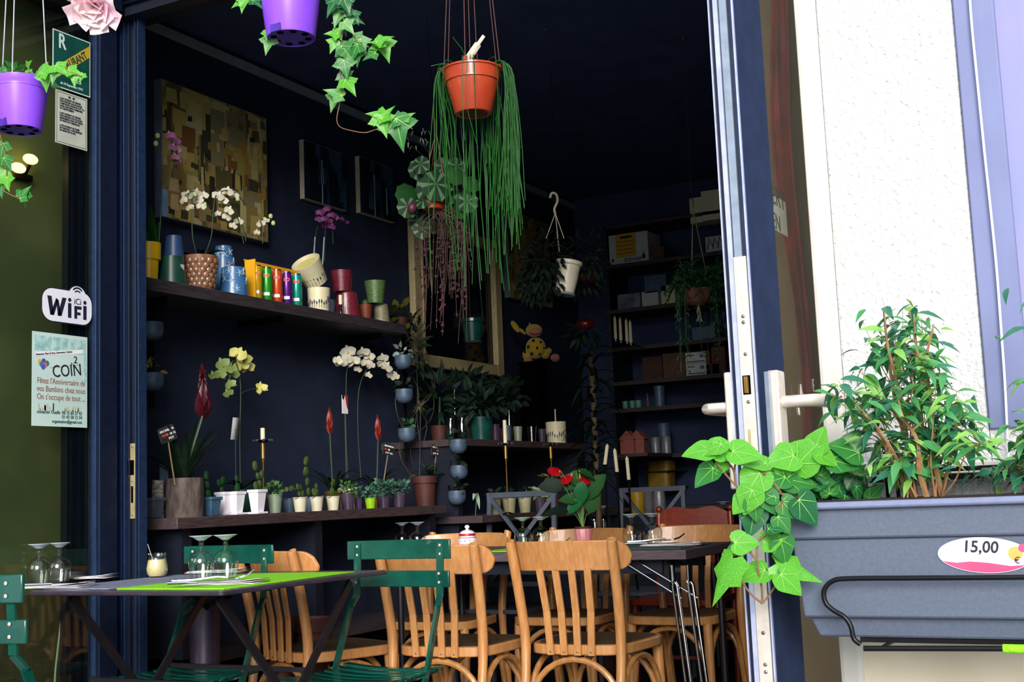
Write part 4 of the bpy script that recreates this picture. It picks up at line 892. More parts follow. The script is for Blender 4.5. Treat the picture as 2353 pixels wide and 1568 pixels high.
# ================================================================== HANGING POTS OUTSIDE
rail = MB().tube([(-3.3, 2.05, 3.25), (1.2, 2.05, 3.25)], .015, 10).tube([(-3.3, 2.4, 3.25), (1.2, 2.4, 3.25)], .015, 10).tube([(-3.3, 2.9, 3.25), (1.2, 2.9, 3.25)], .015, 10)
for x in (-3.3, -1.2, 1.2): rail.bar((x, 3.25, 3.25), (x, 1.9, 3.25), .03)
tag(rail.build('awning_frame', ironm), 'black metal awning frame above the entrance', 'frame')
def hanger(mb, c, r, zt, top, k=3, a0=.5, th=.0016):
    for i in range(k):
        a = a0+2*math.pi*i/k; mb.tube([(c[0]+r*math.cos(a), c[1]+r*math.sin(a), zt), top], th, 5)
def violet_pot(label, c, rt, h):
    t = T('hanging_pot', label, 'plant pot', (c.x, c.y, c.z), group='violet hanging pots')
    MB().lathe([(0, .004), (rt*.74, .004), (rt*.76, .0), (rt*.78, .004), (rt*.965, h*.80), (rt*.985, h*.80), (rt*.99, h*.86), (rt*1.0, h*.87), (rt*1.03, h), (rt*1.0, h), (rt*.96, h*.8), (rt*.9, h*.78), (0, h*.78)], 40).build('body', purple, t)
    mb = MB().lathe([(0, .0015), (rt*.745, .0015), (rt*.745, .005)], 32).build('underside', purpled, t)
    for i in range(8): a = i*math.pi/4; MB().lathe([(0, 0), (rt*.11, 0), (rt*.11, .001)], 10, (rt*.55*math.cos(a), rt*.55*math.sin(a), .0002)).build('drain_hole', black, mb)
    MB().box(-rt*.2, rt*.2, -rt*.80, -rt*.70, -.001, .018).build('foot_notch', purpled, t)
    MB().lathe([(0, h*.8), (rt*.95, h*.8)], 24).build('soil', soil, t)
    return t
c1 = D(46, 300, 3.05); hp = violet_pot('violet hanging pot with ivy at the left edge', c1+V((0, 0, 0)), .066, .125)
mb = MB(); hanger(mb, (0, 0), .064, .12, (0, 0, 3.25-c1.z), 3, -1.0); mb.build('hanger', mat('pale grey wire', 'a9aab4', '9a9ba6', 20, .4), hp)
for _ in range(46):
    a = R.uniform(0, 6.28); r = R.uniform(.01, .075); p = c1+V((r*math.cos(a), r*math.sin(a), .125+R.uniform(0, .03)))
    leaf('ivyp', R.choice((ivyl, ivym, ivyv)), hp, p, V((math.cos(a), math.sin(a), R.uniform(-.5, .6))), VIEW+V((0, 0, .6))+rv(.5), R.uniform(.022, .036))
def trail(px_pts, d, root, lf, r=.0012, m=stemr):
    MB().tube(curve([D(x, y, d) for x, y in px_pts], 5), r, 5).build('stem', m, root, True)
    for px, py, L, an, mm in lf:
        s = L/FP*d; dd = imdir(an); leaf('ivyp', mm, root, D(px, py, d+R.uniform(-.01, .01))-dd*s*.4, dd+VIEW*R.uniform(-.1, .2), VIEW*.8+V((0, 0, .5))+rv(.25), s)
trail([(90, 175), (130, 162), (160, 165), (188, 176)], 3.0, hp, [(140, 160, 42, 40, ivyl), (125, 172, 40, 100, ivyv), (170, 165, 38, 20, ivyl), (172, 180, 36, 90, ivyl), (188, 178, 24, 110, ivyl), (110, 165, 40, -20, ivyl), (105, 185, 44, 90, ivyl)])
trail([(0, 310), (10, 350), (15, 400), (8, 440)], 3.0, hp, [(5, 345, 44, 100, ivym), (15, 375, 40, 60, ivym), (6, 405, 40, 110, ivyl), (18, 420, 36, 80, ivyl), (4, 435, 36, 90, ivym)])
trail([(10, 440), (35, 452), (52, 450)], 3.0, hp, [(55, 445, 40, -50, ivym), (60, 455, 34, 100, ivym)])
c2 = D(669, 88, 3.1); hp2 = violet_pot('violet hanging pot with long ivy trails at the top centre', c2, .078, .150)
mb = MB(); hanger(mb, (0, 0), .076, .145, (0, 0, 3.25-c2.z), 3, .3); mb.build('hanger', MATS['pale grey wire'], hp2)
for _ in range(40):
    a = R.uniform(0, 6.28); r = R.uniform(.03, .10); p = c2+V((r*math.cos(a), r*math.sin(a), .15+R.uniform(0, .03)))
    leaf('ivyp', R.choice((ivyd, ivym, ivyv)), hp2, p, V((math.cos(a), math.sin(a), R.uniform(-.5, .4))), VIEW+V((0, 0, .6))+rv(.5), R.uniform(.025, .04))
trail([(775, -60), (780, 0), (790, 50), (785, 90), (778, 130), (782, 170), (787, 205), (780, 240), (774, 275), (782, 292), (806, 300), (838, 305), (862, 298), (884, 288), (905, 282)], 3.1, hp2,
      [(765, 15, 50, 120, ivyd), (795, 10, 50, 70, ivyd), (778, 35, 52, 110, ivyv), (800, 22, 44, 40, ivyd), (790, 55, 46, 80, ivyd), (800, 62, 40, 50, ivyv), (765, 78, 34, 180, ivyl), (778, 80, 30, 60, ivyl), (766, 105, 34, 110, ivyl), (795, 118, 46, 50, ivym), (800, 130, 46, 85, ivym), (795, 145, 42, 100, ivym), (793, 155, 48, 80, ivym), (795, 180, 40, 60, ivyd), (803, 198, 48, 55, ivyl), (770, 215, 46, 200, ivyv), (768, 232, 46, 110, ivyv),
       (868, 265, 46, 190, ivyl), (888, 262, 44, -50, ivyl), (880, 285, 56, 75, ivyl), (905, 275, 42, 200, ivym), (916, 300, 80, 78, ivym), (925, 275, 48, -10, ivym), (938, 268, 30, -30, ivyl)])
trail([(800, 60), (818, 90), (835, 115), (855, 125), (870, 105)], 3.1, hp2, [(815, 40, 36, 60, ivyd), (822, 48, 30, 20, ivyd), (825, 95, 44, 30, ivym), (832, 105, 44, 70, ivym), (815, 118, 50, 110, ivym), (820, 130, 40, 90, ivym), (868, 100, 46, 190, ivyl), (880, 92, 44, -20, ivyl), (884, 112, 56, 70, ivyl), (852, 128, 36, 150, ivym)])
trail([(790, 20), (800, 45), (810, 60)], 3.1, hp2, [(560, 5, 44, 100, ivyl), (546, 8, 30, 150, ivyl), (590, 8, 34, 40, ivyd), (612, 80, 24, 90, ivyl), (617, 102, 44, 105, ivyv)])
# orange hanging pot with rush like strands
c3 = D(1088, 262, 3.4); hp3 = T('hanging_pot', 'terracotta red hanging pot with long green rush strands', 'plant pot', c3)
rt = .078; h = .125
MB().lathe([(0, 0), (rt*.62, 0), (rt*.66, .004), (rt*.93, h*.70), (rt*.95, h*.70), (rt*1.0, h*.95), (rt*1.05, h*.96), (rt*1.05, h), (rt, h), (rt*.9, h*.8), (0, h*.8)], 40).build('body', orangepl, hp3)
MB().lathe([(rt*.955, h*.69), (rt*.975, h*.70), (rt*.975, h*.72)], 40).build('ridge', orangepl, hp3); MB().lathe([(0, h*.8), (rt*.97, h*.85)], 24).build('soil', soil, hp3)
MB().lathe([(0, -.001), (rt*.5, -.001)], 24).build('saucer_hole', terrad, hp3)
mb = MB(); hanger(mb, (0, 0), rt*1.02, h, (0, 0, 3.25-c3.z), 4, .3, .0014); hanger(mb, (0, 0), rt*1.02, h, (0, 0, 3.25-c3.z), 3, 1.0, .0012); mb.build('hanger', mat('dark red cord', '5a2c28', '4a2420', 20, .7), hp3)
for i in range(4): a = .3+i*math.pi/2; MB().box(-.004, .004, -.004, .004, 0, .012, TR(rt*1.02*math.cos(a), rt*1.02*math.sin(a), h)).build('lug', orangepl, hp3)
a, b = D(1112, 82, 3.34), D(1072, 140, 3.34); mb = MB(); sd = (b-a).normalized().cross(_f).normalized()*.0095
mb.add([a-sd*.5, a+sd*.5, a.lerp(b, .3)+sd*.5, a.lerp(b, .35)+sd, b+sd, b-sd, a.lerp(b, .35)-sd, a.lerp(b, .3)-sd*.5], [(0, 1, 2, 3, 4, 5, 6, 7)]).build('plant_tag', mat('ivory tag', 'dcd2bc', 'd2c6ae', 20, .5), hp3, True).modifiers.new('t', 'SOLIDIFY').thickness = .001
mb = MB(); rs = random.Random(5)
for i in range(120):
    g = rs.random()
    if g < .45: a = rs.gauss(.45, .28)
    elif g < .93: a = rs.uniform(1.0, 3.7)
    else: a = rs.uniform(-2.6, .1)
    rr = rt*1.05; o = V((math.cos(a), math.sin(a), 0)); e = rr+rs.uniform(.004, .028); L = rs.uniform(.22, .62) if rs.random() < .85 else rs.uniform(.1, .3)
    if -.1 < a < 1: L = rs.uniform(.34, .54); e += .006
    s0 = o*rr*.5+V((0, 0, h*.9)); s1 = o*rr+V((0, 0, h+.012)); s2 = o*e+V((0, 0, h-.03)); sw = V((rs.uniform(-.035, .03), rs.uniform(-.02, .02), 0)); p3 = o*(e+rs.uniform(-.014, .010))+V((rs.uniform(-.012, .012), rs.uniform(-.012, .012), h-L*.5))+sw*.4; p4 = o*(e-.01)+V((0, 0, h-L))+sw
    mb.tube(curve([s0, s1, s2, p3, p4], 4), rs.uniform(.0009, .0015), 4)
for pts in ([(1085, 160), (1060, 110), (1040, 85)], [(1060, 160), (1020, 145), (990, 152)], [(1190, 300), (1180, 330), (1200, 340)]): mb.tube([D(x, y, 3.38)-c3 for x, y in pts], .0012, 4)
mb.build('strands', rhip, hp3, kind='stuff')
# pink artificial rose
c4 = D(215, 16, 2.9); rose_ = T('rose', 'pale pink rose hanging in the top left corner', 'flower', c4)
pinkm = mat('pale pink petal', 'fbcfe2', 'fce0e2', 16, .6, sss=.2); mb = MB()
for k in range(26):
    a = k*2.4; r = .004+.0017*k; th = .9-.03*k; vs = []
    for i in range(5):
        for j in range(5):
            u, v = (i-2)/2, j/4; ww = .024*math.sin(min(1, v*1.1+.18)*math.pi*.62)*(1+.1*math.sin(k+i)); q = V((r*v*1.4+.004, u*ww, v*.030*math.cos(r*9)-.012+.004*math.sin(3*u+k)))
            vs.append(Matrix.Rotation(a, 3, 'Z') @ q)
    mb.add(vs, [(i*5+j, (i+1)*5+j, (i+1)*5+j+1, i*5+j+1) for i in range(4) for j in range(4)], lmat((0, 0, 0), _r, VIEW*.7+V((0, 0, -.5)), 1.0))
mb.build('petals', pinkm, rose_); MB().tube([V((0, 0, 0)), V((.005, .02, .06)), V((0, .05, 3.25-c4.z))], .002, 6).build('stem', stemg, rose_)

# ================================================================== LEFT WALL: SHELF, COUNTER, PICTURES
SZ = 1.838
sh = T('wall_shelf', 'long dark wooden shelf on the left wall', 'shelf', (XL, 4.2, 1.79))
MB().box(XL, -3.3, 3.32, 5.09, 1.79, SZ).build('board', darkwood, sh, True, bev=.003)
for y in (3.5, 4.2, 4.95): MB().box(XL, -3.36, y, y+.02, 1.76, 1.79).build('bracket', ironm, sh, True)
CZ = .953
ct = T('plant_counter', 'dark wooden counter crowded with small potted plants', 'counter', (-3.35, 4.2, 0))
MB().box(XL+.005, -3.15, 3.345, 5.17, CZ-.04, CZ).build('counter_top', countwood, ct, True, bev=.003)
for y in (3.42, 4.2, 5.1): MB().box(XL+.02, -3.2, y, y+.05, 0, CZ-.04).build('support', navydark, ct, True)
MB().box(XL+.02, -3.2, 3.42, 5.15, .42, .45).build('lower_shelf', darkwood, ct, True)
ms = T('side_shelf', 'dark shelf of glass vases beyond the plant counter', 'shelf', (-3.35, 5.9, 0))
MB().box(XL+.005, -3.12, 5.28, 6.75, 1.24, 1.275).build('top_board', countwood, ms, True, bev=.003)
MB().box(XL+.005, -3.0, 5.25, 6.9, .86, .895).build('lower_board', countwood, ms, True, bev=.003)
for y in (5.30, 6.70): MB().box(XL+.02, -3.16, y, y+.04, 0, 1.24).build('support', navydark, ms, True)
# paintings
art1 = artmat('abstract ochre painting', ['1f1d14', '453e22', '6a5a34', '8a7640', '9c8a56', '74552c', 'b0a074', '55461f'], 9, (1, 2.4, 1.0), 2.5)
def canvas(label, y0, z0, y1, z1, m, edge, th=.03, edgelab=None, group=None):
    t = T('painting', label, 'painting', (XL, y0, z0), group=group); w, h = y1-y0, z1-z0
    MB().box(.004, th, 0, w, 0, h).build('stretcher', edge, t); MB().box(th-.001, th+.001, .002, w-.002, .002, h-.002).build('canvas', m, t); return t
a, b = PX_(376, 200, XL), PX_(613, 557, XL); zt = (PX_(376, 200, XL).z+PX_(613, 278, XL).z)/2; zb_ = (PX_(370, 512, XL).z+PX_(613, 558, XL).z)/2
canvas('large abstract painting in ochre and olive blocks above the shelf', a.y-.06, zb_, b.y-.045, zt, art1, mat('grey blue canvas edge', '5d6a7c', '515d6e', 20, .7), .045)
def patches(t, w, h, th, n, seed, cols):
    rs_ = random.Random(seed); ms_ = [mat('oil paint '+c_, c_, None, 90, .5, bump=.4, bsc=200, stretch=(1, 3, 1)) for c_ in cols]; mb = MB()
    for q in range(n):
        k_ = q/n; pw = rs_.uniform(.03, .16)*(1.15-k_)*w*2.0; ph = rs_.uniform(.06, .30)*(1.15-k_)*h*1.5
        if rs_.random() < .25: pw *= .25; ph *= 1.4
        y = rs_.uniform(0, max(.001, w-pw)); z_ = rs_.uniform(0, max(.001, h-ph)); dark = rs_.random() < (.55 if z_ < h*.45 and .3*w < y < .7*w else .25)
        c_ = rs_.choice([0, 1, 2]) if dark else rs_.choice(range(3, len(cols)))
        x_ = th+.0012+.000012*q; j = lambda: rs_.uniform(-.004, .004)
        cl = lambda v, m_: min(max(v, .003), m_-.003)
        mb.add([(x_, cl(y+j(), w), cl(z_+j(), h)), (x_, cl(y+pw+j(), w), cl(z_+j(), h)), (x_, cl(y+pw+j(), w), cl(z_+ph+j(), h)), (x_, cl(y+j(), w), cl(z_+ph+j(), h))], [(0, 1, 2, 3)], None, c_)
    mb.build('paint_patches', ms_, t, smooth=False)
PCOL = ['2a281c', '3d3a26', '5a5230', '9e8c48', 'b0a05c', '8e7a44', 'bcae7a', 'c4a87c', '9c7a36', '867a54', 'b49c54', '7a5228']
patches(bpy.data.objects['painting'], b.y-.045-a.y+.06, zt-zb_, .045, 240, 5, PCOL)
art2 = artmat('dark night painting', ['05070f', '060a14', '080d1c', '0b1428', '101f3a', '2a4a66', '050810'], 5, (1, 3.2, .8), 2.0)
canvedge = mat('raw canvas edge', 'b8ae98', 'a89e88', 40, .8)
for i, (x0, y0, x1, y1, yb) in enumerate(((697, 320, 797, 365, 455), (825, 358, 907, 395, 487))):
    a = PX_(x0, y0, XL+.03); b = PX_(x0, yb, XL+.03); c = PX_(x1, yb+22, XL+.03)
    tp = canvas(('small dark blue painting on a pale canvas, left of the pair', 'small dark blue painting of a bottle, right of the pair')[i], a.y, b.z, c.y, a.z, art2, canvedge, .03, group='small dark paintings')
    w, h = c.y-a.y, a.z-b.z; MB().box(.0322, .0335, w*.40, w*.42, 0, h*.75).build('paint_stroke', mat('pale paint stroke', '9fb2bc', '7f98a8', 60, .6), tp); MB().box(.0322, .0335, w*(.75 if i else .39), w*(.78 if i else .44), h*(.1 if i else .35), h*.6).build('paint_stroke', MATS['pale paint stroke'], tp)
    if i: MB().lathe([(.001, 0), (.022, 0), (.024, .06), (.012, .085), (.007, .12), (.007, .14)], 10, M=TR(.0322, w*.32, h*.12) @ Matrix.Diagonal((.08, 1, 1, 1))).build('painted_bottle', mat('painted bottle blue', '39566a', '2c4658', 60, .6), tp)
a, b = PX_(1150, 478, XL), PX_(1258, 712, XL); c = PX_(1145, 680, XL)
canvas('ochre abstract painting half hidden behind the hanging plants', a.y, (c.z+b.z)/2, b.y, a.z-.01, art1, MATS['grey blue canvas edge'], .04)
patches(bpy.data.objects['painting.003'], b.y-a.y, a.z-.01-(c.z+b.z)/2, .04, 160, 8, PCOL)
# mirror
a, b = PX_(932, 492, XL), PX_(1128, 545, XL); c = PX_(1143, 868, XL); mz0 = c.z; mz1 = a.z; my0, my1 = a.y, b.y+.03
mr = T('mirror', 'tall mirror with a worn gilded cream frame', 'mirror', (XL, my0, mz0)); w, h = my1-my0, mz1-mz0; fw = .085
for nm, q in (('frame_side', (0, fw, 0, h)), ('frame_side', (w-fw, w, 0, h)), ('frame_top', (fw, w-fw, h-fw*.8, h)), ('frame_bottom', (fw, w-fw, 0, fw*.8))): MB().box(.005, .045, *q).build(nm, mirrorfr, mr, bev=.008)
for q in ((fw-.012, fw), (w-fw, w-fw+.012)): MB().box(.045, .052, q[0], q[1], fw*.8, h-fw*.8).build('inner_bead', mirrorfr, mr)
MB().box(.006, .016, fw, w-fw, fw*.8, h-fw*.8).build('mirror_glass', mat('dark mirror glass', '10141f', '0d111b', 4, .06, metal=.2), mr)

# ---------------------------------------------------------------- pots
def potprof(rt, rb, h, th=.004): return [(0, 0), (rb, 0), (rt, h), (rt-th, h), (rb-th*.5, h*.75 if h*.75 > .012 else .012), (0, h*.75)]
def pot(name, label, cat, loc, rt, rb, h, m, inv=False, rim=None, group=None, n=28, tilt=None):
    t = T(name, label, cat, loc, group=group)
    pr = potprof(rt, rb, h)
    M = None
    if inv: M = TR(0, 0, h) @ Matrix.Rotation(math.pi, 4, 'X')
    if tilt is not None: M = tilt
    MB().lathe(pr, n, M=M).build('body', m, t)
    if rim:
        q = MB().lathe([(rt*.99, h-rim), (rt*1.09, h-rim), (rt*1.12, h), (rt*.98, h)], n, M=M).build('rim', m, t)
    return t
def sp_(px, py, x, z): p = PX_(px, py, x); return V((x, p.y, z))
XS = -3.40
k = 1/545.   # metres per pixel at the shelf
pot('flower_pot', 'yellow glazed flower pot with deep collar at the left end of the shelf', 'flower pot', sp_(341, 630, XS+.02, SZ), .042, .034, .150, yellowcer, rim=.065)
g1 = pot('flower_pot', 'dark green pot standing upside down with a price tag', 'flower pot', sp_(395, 640, XS+.02, SZ), .058, .045, .115, greencer, inv=True)
MB().box(.047, .050, -.004, .014, .062, .082).build('price_tag', boxw, g1)
pot('flower_pot', 'dull blue patterned pot upside down on the dark green one', 'flower pot', sp_(400, 640, XS+.02, SZ+.115), .040, .030, .085, mat('dull blue ceramic', '2f4a72', '28406a', 60, .4), inv=True)
# brown scaled pot + white orchid
op = T('potted_orchid', 'white orchid in a brown scaled ceramic pot on the shelf', 'orchid', sp_(461, 660, XS+.04, SZ))
brn = mat('brown scaled ceramic', '8a6248', '74503a', 40, .3, coat=.5)
MB().lathe(potprof(.069, .052, .135), 32).build('pot', brn, op)
for r_ in range(6):
    for q in range(14):
        a = (q+.5*(r_ % 2))*2*math.pi/14; z = .018+.019*r_; rr_ = .052+.017*z/.135
        MB().ball((0, 0, 0), (.006, .0125, .013), 8, M=TR(rr_*math.cos(a), rr_*math.sin(a), z) @ Matrix.Rotation(a, 4, 'Z')).build('scale', brn, op)
MB().lathe([(0, .11), (.064, .11)], 20).build('soil', soil, op)
# orchid flower mesh
def orchid_flower(pm, lm):
    k = ('orchid', pm.name)
    if k in LM: return LM[k]
    mb = MB(); vs, fs = LEAF['oval']
    for an, s, w in ((90, .95, .85), (210, .9, .75), (330, .9, .75)):
        a = math.radians(an); mb.add(vs, fs, lmat((0, 0, -.02), (math.cos(a), math.sin(a), .1), (0, 0, 1), s, w))
    for an in (12, 168):
        a = math.radians(an); mb.add(vs, fs, lmat((0, 0, .03), (math.cos(a), math.sin(a), .12), (0, 0, 1), 1.0, 1.55))
    mb.ball((0, -.15, .14), (.13, .20, .12), 8, 1); mb.ball((0, .05, .12), (.08, .08, .1), 6, 0)
    me = mb.mesh('flower', [pm, lm]); LM[k] = me; return me
def oflower(parent, p, s, pm, lm=None, face=None, roll=0):
    L = parent.location; z = (face or (VIEW+V((0, 0, -.15))+rv(.35))); x = _r*math.cos(roll)+_u*math.sin(roll)
    y = z.cross(x)
    return link('flower', orchid_flower(pm, lm or lipm), parent, M=lmat((p[0]-L.x, p[1]-L.y, p[2]-L.z), y, z, s))
def spray(root, x, stems_, flowers, pm, lm, s, buds=(), r=.0022):
    for st_ in stems_: MB().tube(curve([PX_(a, b, x) for a, b in st_], 5), r, 6).build('stem', stemg, root, True)
    for a, b, sz in flowers: oflower(root, PX_(a, b, x+R.uniform(-.015, .02)), s*sz, pm, lm, roll=R.uniform(-.5, .5))
    for a, b in buds: MB().ball(PX_(a, b, x), (.010, .010, .012), 8).build('bud', mat('pale green bud', 'b8c480', 'a8b470', 20, .5), root, True)
XO = XS+.03
spray(op, XO, [[(452, 585), (442, 540), (442, 470), (445, 440), (425, 450)], [(470, 590), (486, 540), (490, 480), (500, 445), (535, 440), (565, 470)], [(500, 445), (540, 480), (560, 530), (565, 555)]],
      [(430, 450, .9), (452, 445, .9), (422, 462, .7), (436, 478, .7), (455, 462, .9), (468, 450, .8), (462, 475, .8), (500, 452, 1), (522, 442, 1), (512, 462, .9), (538, 450, .8), (525, 485, .9), (520, 500, .8), (500, 492, .6), (548, 510, .8), (535, 520, .7), (600, 515, .8), (590, 535, .6), (612, 508, .6)], wpet, lipy, .027, [(448, 447), (470, 470), (546, 457), (608, 505), (622, 497), (628, 513)])
spray(op, XO, [[(560, 560), (552, 520), (546, 500)], [(604, 560), (602, 520), (598, 505), (625, 505)]], [], wpet, lipy, .02)
for q in range(5):
    a = q*1.26+.3; mb = MB(); strap(mb, (0, 0, .11), (.13*math.cos(a), .10*math.sin(a), .14), .022, .35); mb.build('leaf', dleaf, op)
# mauve orchid at the far left
o2 = T('potted_orchid', 'mauve orchid with large dark leaves beside the yellow pot', 'orchid', sp_(352, 625, XS-.08, SZ))
MB().lathe(potprof(.05, .04, .10), 24).build('pot', greencer, o2)
spray(o2, XS+.0, [[(365, 560), (372, 470), (385, 420), (400, 360), (395, 320)], [(385, 430), (392, 400), (398, 350)]], [(390, 312, .8), (402, 325, .9), (396, 340, .8), (405, 345, .8), (402, 362, .7), (408, 372, .6)], mpet, lipm, .027, [(362, 312), (358, 330)])
for (x0, y0, x1, y1, w_) in ((355, 590, 345, 470, .03), (350, 590, 372, 500, .026), (345, 600, 330, 520, .03)):
    mb = MB(); strap(mb, PX_(x0, y0, XS-.02), PX_(x1, y1, XS-.02), w_, .05); mb.build('leaf', dleaf2, o2, True)
mb = MB(); a = PX_(378, 435, XS+.01); b = PX_(368, 495, XS+.01); mb.box(a.x, a.x+.002, a.y-.012, a.y+.014, b.z, a.z).build('blue_tag', mat('blue plastic tag', '5a7896', '4c6a88', 20, .5), o2, True)
# blue pots upside down
def motif(t, r0, r1, h, n, seed):
    rs_ = random.Random(seed)
    for q in range(n):
        a = -1.9+q*2.6/n+rs_.uniform(-.1, .1); z = h*rs_.uniform(.2, .85); rr_ = r0+(r1-r0)*z/h+.0005
        for w_ in range(5):
            b = w_*1.256+rs_.random(); p = V((rr_*math.cos(a), rr_*math.sin(a), z)); tg = V((-math.sin(a), math.cos(a), 0))*math.cos(b)+V((0, 0, 1))*math.sin(b)
            MB().tube([p, p+tg*.010+V((math.cos(a), math.sin(a), 0))*.0005, p+tg*.017], [.0025, .002, .0012], 5).build('relief_petal', bluemot, t)
b1 = pot('flower_pot', 'blue pot with white leaf relief standing upside down beside the can display', 'flower pot', sp_(537, 668, XS+.04, SZ), .060, .048, .118, bluecer, inv=True); motif(b1, .060, .048, .118, 8, 2)
b2 = pot('flower_pot', 'blue pot with leaf relief and red dot standing upside down, behind the scaled pot', 'flower pot', sp_(515, 668, XS-.06, SZ+.105), .050, .034, .125, bluecer, inv=True); motif(b2, .050, .034, .125, 7, 4)
MB().ball((.040, -.022, .045), .006, 8).build('red_dot', redp, b2)
pot('flower_pot', 'blue pot upside down carrying the blue pot with the red dot', 'flower pot', sp_(515, 668, XS-.06, SZ), .056, .050, .105, bluecer, inv=True)
# can display
ya = PX_(575, 640, XS+.03).y; yb = PX_(690, 660, XS+.03).y
dis = T('can_display', 'yellow cardboard display tray behind the coloured cans', 'display', (XS, ya, SZ)); w = yb-ya
yel = mat('yellow display card', 'e0a418', 'd49810', 10, .5)
MB().box(.0, .004, -.004, w+.02, 0, .178).build('back_card', yel, dis); MB().box(.0, .06, -.004, .0, 0, .172).build('side_card', yel, dis); MB().box(.0, .06, 0, w, 0, .004).build('base_card', yel, dis)
MB().box(.004, .0052, .004, w, .160, .164).build('red_line', redp, dis)
cr = .0255*(w/.24)
for i, (c_, nm) in enumerate((('d8a818', 'yellow'), ('2f9a2c', 'green'), ('d8502a', 'orange'), ('5a2080', 'purple'), ('1f9a84', 'teal'))):
    y = ya+.028+(w-.040)*i/4.4+.004; cz_ = 1.12; cn = T('drink_can', nm+' slim drink can in the yellow display on the shelf', 'can', (XS+.036, y, SZ+.004), group='slim drink cans'); cn.scale = (cz_,)*3; r_ = .0215
    MB().lathe([(0, 0), (r_*.8, 0), (r_, .006), (r_, .118), (r_*.86, .128), (r_*.86, .131), (r_*.78, .131), (r_*.76, .128), (0, .128)], 24).build('body', mat('can '+nm, c_, None, 30, .25, metal=.35), cn)
    MB().lathe([(r_*.87, .1275), (r_*.88, .1315), (r_*.77, .1315)], 24).build('lid_ring', chrome, cn)
    MB().lathe([(r_*1.01, .022), (r_*1.01, .034)], 12, a0=-1.5, a1=-.4).build('white_print', whitepl, cn)
    lettering('BO', .019, redp, cn, Matrix.Rotation(-.85, 4, 'Z') @ TR(r_*1.0, -.013, .092) @ FX, bold=.0008, sx=.9)
# cream pots with lavender print
def lav_print(t, r, h, n, a0, a1, z0=.012, M=None):
    for q in range(n):
        a = a0+(a1-a0)*q/(n-1); hh = R.uniform(.25, .55)*h; p = V((r*math.cos(a), r*math.sin(a), z0)); e = p+V((0, 0, hh))
        if M is not None: p, e = M @ p, M @ e
        MB().tube([p, p.lerp(e, .5), p.lerp(e, .6), p.lerp(e, .85), e], [.0008, .0008, .003, .0035, .0008], 5).build('lavender_print', inkdark, t)
l1 = pot('flower_pot', 'cream pot with lavender sprig print under the tilted one', 'flower pot', sp_(733, 705, XS+.045, SZ), .052, .046, .105, creamcer); lav_print(l1, .051, .105, 14, -2.2, .6)
ax_ = (V((0, 0, .75))+VIEW*.55-_r*.30).normalized(); bx_ = ax_.cross(V((0, 0, 1))).normalized(); cx_ = ax_.cross(bx_)
Mt = TR(-.012, .002, .134) @ Matrix(((bx_.x, cx_.x, ax_.x, 0), (bx_.y, cx_.y, ax_.y, 0), (bx_.z, cx_.z, ax_.z, 0), (0, 0, 0, 1)))
l2 = pot('flower_pot', 'cream pot with lavender print lying tilted on top of the other cream pot', 'flower pot', sp_(733, 705, XS+.045, SZ), .068, .052, .115, creamcer, tilt=Mt); lav_print(l2, .056, .115, 24, -3.1, 3.0, .008, Mt)
MB().lathe([(0, .1), (.062, .1)], 24, M=Mt).build('inside', mat('yellowish pot inside', 'c9c07a', 'bdb46e', 14, .6), l2)
o3 = T('potted_orchid', 'small purple orchid in a clear pot behind the tilted cream pot', 'orchid', sp_(760, 690, XS-.10, SZ))
MB().lathe(potprof(.045, .036, .10), 24).build('pot', zinc, o3)
spray(o3, XS-.04, [[(722, 600), (724, 550), (730, 520)], [(745, 600), (746, 560), (748, 520)], [(765, 560), (766, 520), (780, 505), (795, 512)]], [(735, 490, .9), (750, 482, .9), (760, 495, 1), (742, 505, .9), (755, 510, .9), (770, 500, .8), (748, 520, .8), (762, 522, .8), (785, 505, .6), (798, 512, .5), (730, 505, .7)], vpet, lipm, .025)
for (x0, y0, x1, y1) in ((720, 610, 724, 545), (741, 610, 745, 545)): MB().bar(PX_(x0, y0, XS-.04), PX_(x1, y1, XS-.04), .006, .002).build('support_stick', mat('pale support stick', '9fb0b4', '8fa0a4', 20, .4), o3, True)
# maroon pots, terracotta, green glaze
pot('flower_pot', 'maroon glazed pot standing upside down near the end of the shelf', 'flower pot', sp_(797, 725, XS+.02, SZ), .062, .048, .120, maroon, inv=True)
pot('flower_pot', 'maroon glazed pot standing upright on the upside down maroon pot', 'flower pot', sp_(787, 725, XS+.02, SZ+.120), .052, .042, .098, maroon)
t = T('candlestick', 'short candle in a glass stick in front of the maroon pots', 'candlestick', sp_(783, 716, XS+.085, SZ))
MB().lathe([(0, 0), (.012, 0), (.006, .004), (.008, .012), (.004, .02), (.009, .03), (.006, .036), (.0075, .042), (0, .042)], 16).build('holder', chrome, t); MB().lathe([(0, .042), (.009, .042), (.009, .085), (0, .086)], 14).build('candle', wax, t)
def cactus_ball(root, z, r, m): MB().ball((0, 0, z+r*.8), (r, r, r*1.15), 12).build('cactus', m, root)
t = pot('potted_cactus', 'small cactus in a terracotta pot at the end of the shelf', 'cactus', sp_(840, 725, XS+.03, SZ), .032, .025, .078, terra); cactus_ball(t, .070, .018, cact)
pot('flower_pot', 'grey speckled pot upside down at the right end of the shelf', 'flower pot', sp_(877, 735, XS+.03, SZ), .042, .032, .095, stonegl, inv=True)
pot('flower_pot', 'green speckled pot standing on the grey upside down pot', 'flower pot', sp_(864, 735, XS+.03, SZ+.095), .053, .038, .108, greenglz)
t = T('potted_plant', 'olive leaved plant at the far right end of the shelf', 'plant', sp_(922, 745, XS-.05, SZ)); MB().lathe(potprof(.04, .03, .07), 20).build('pot', terrad, t)
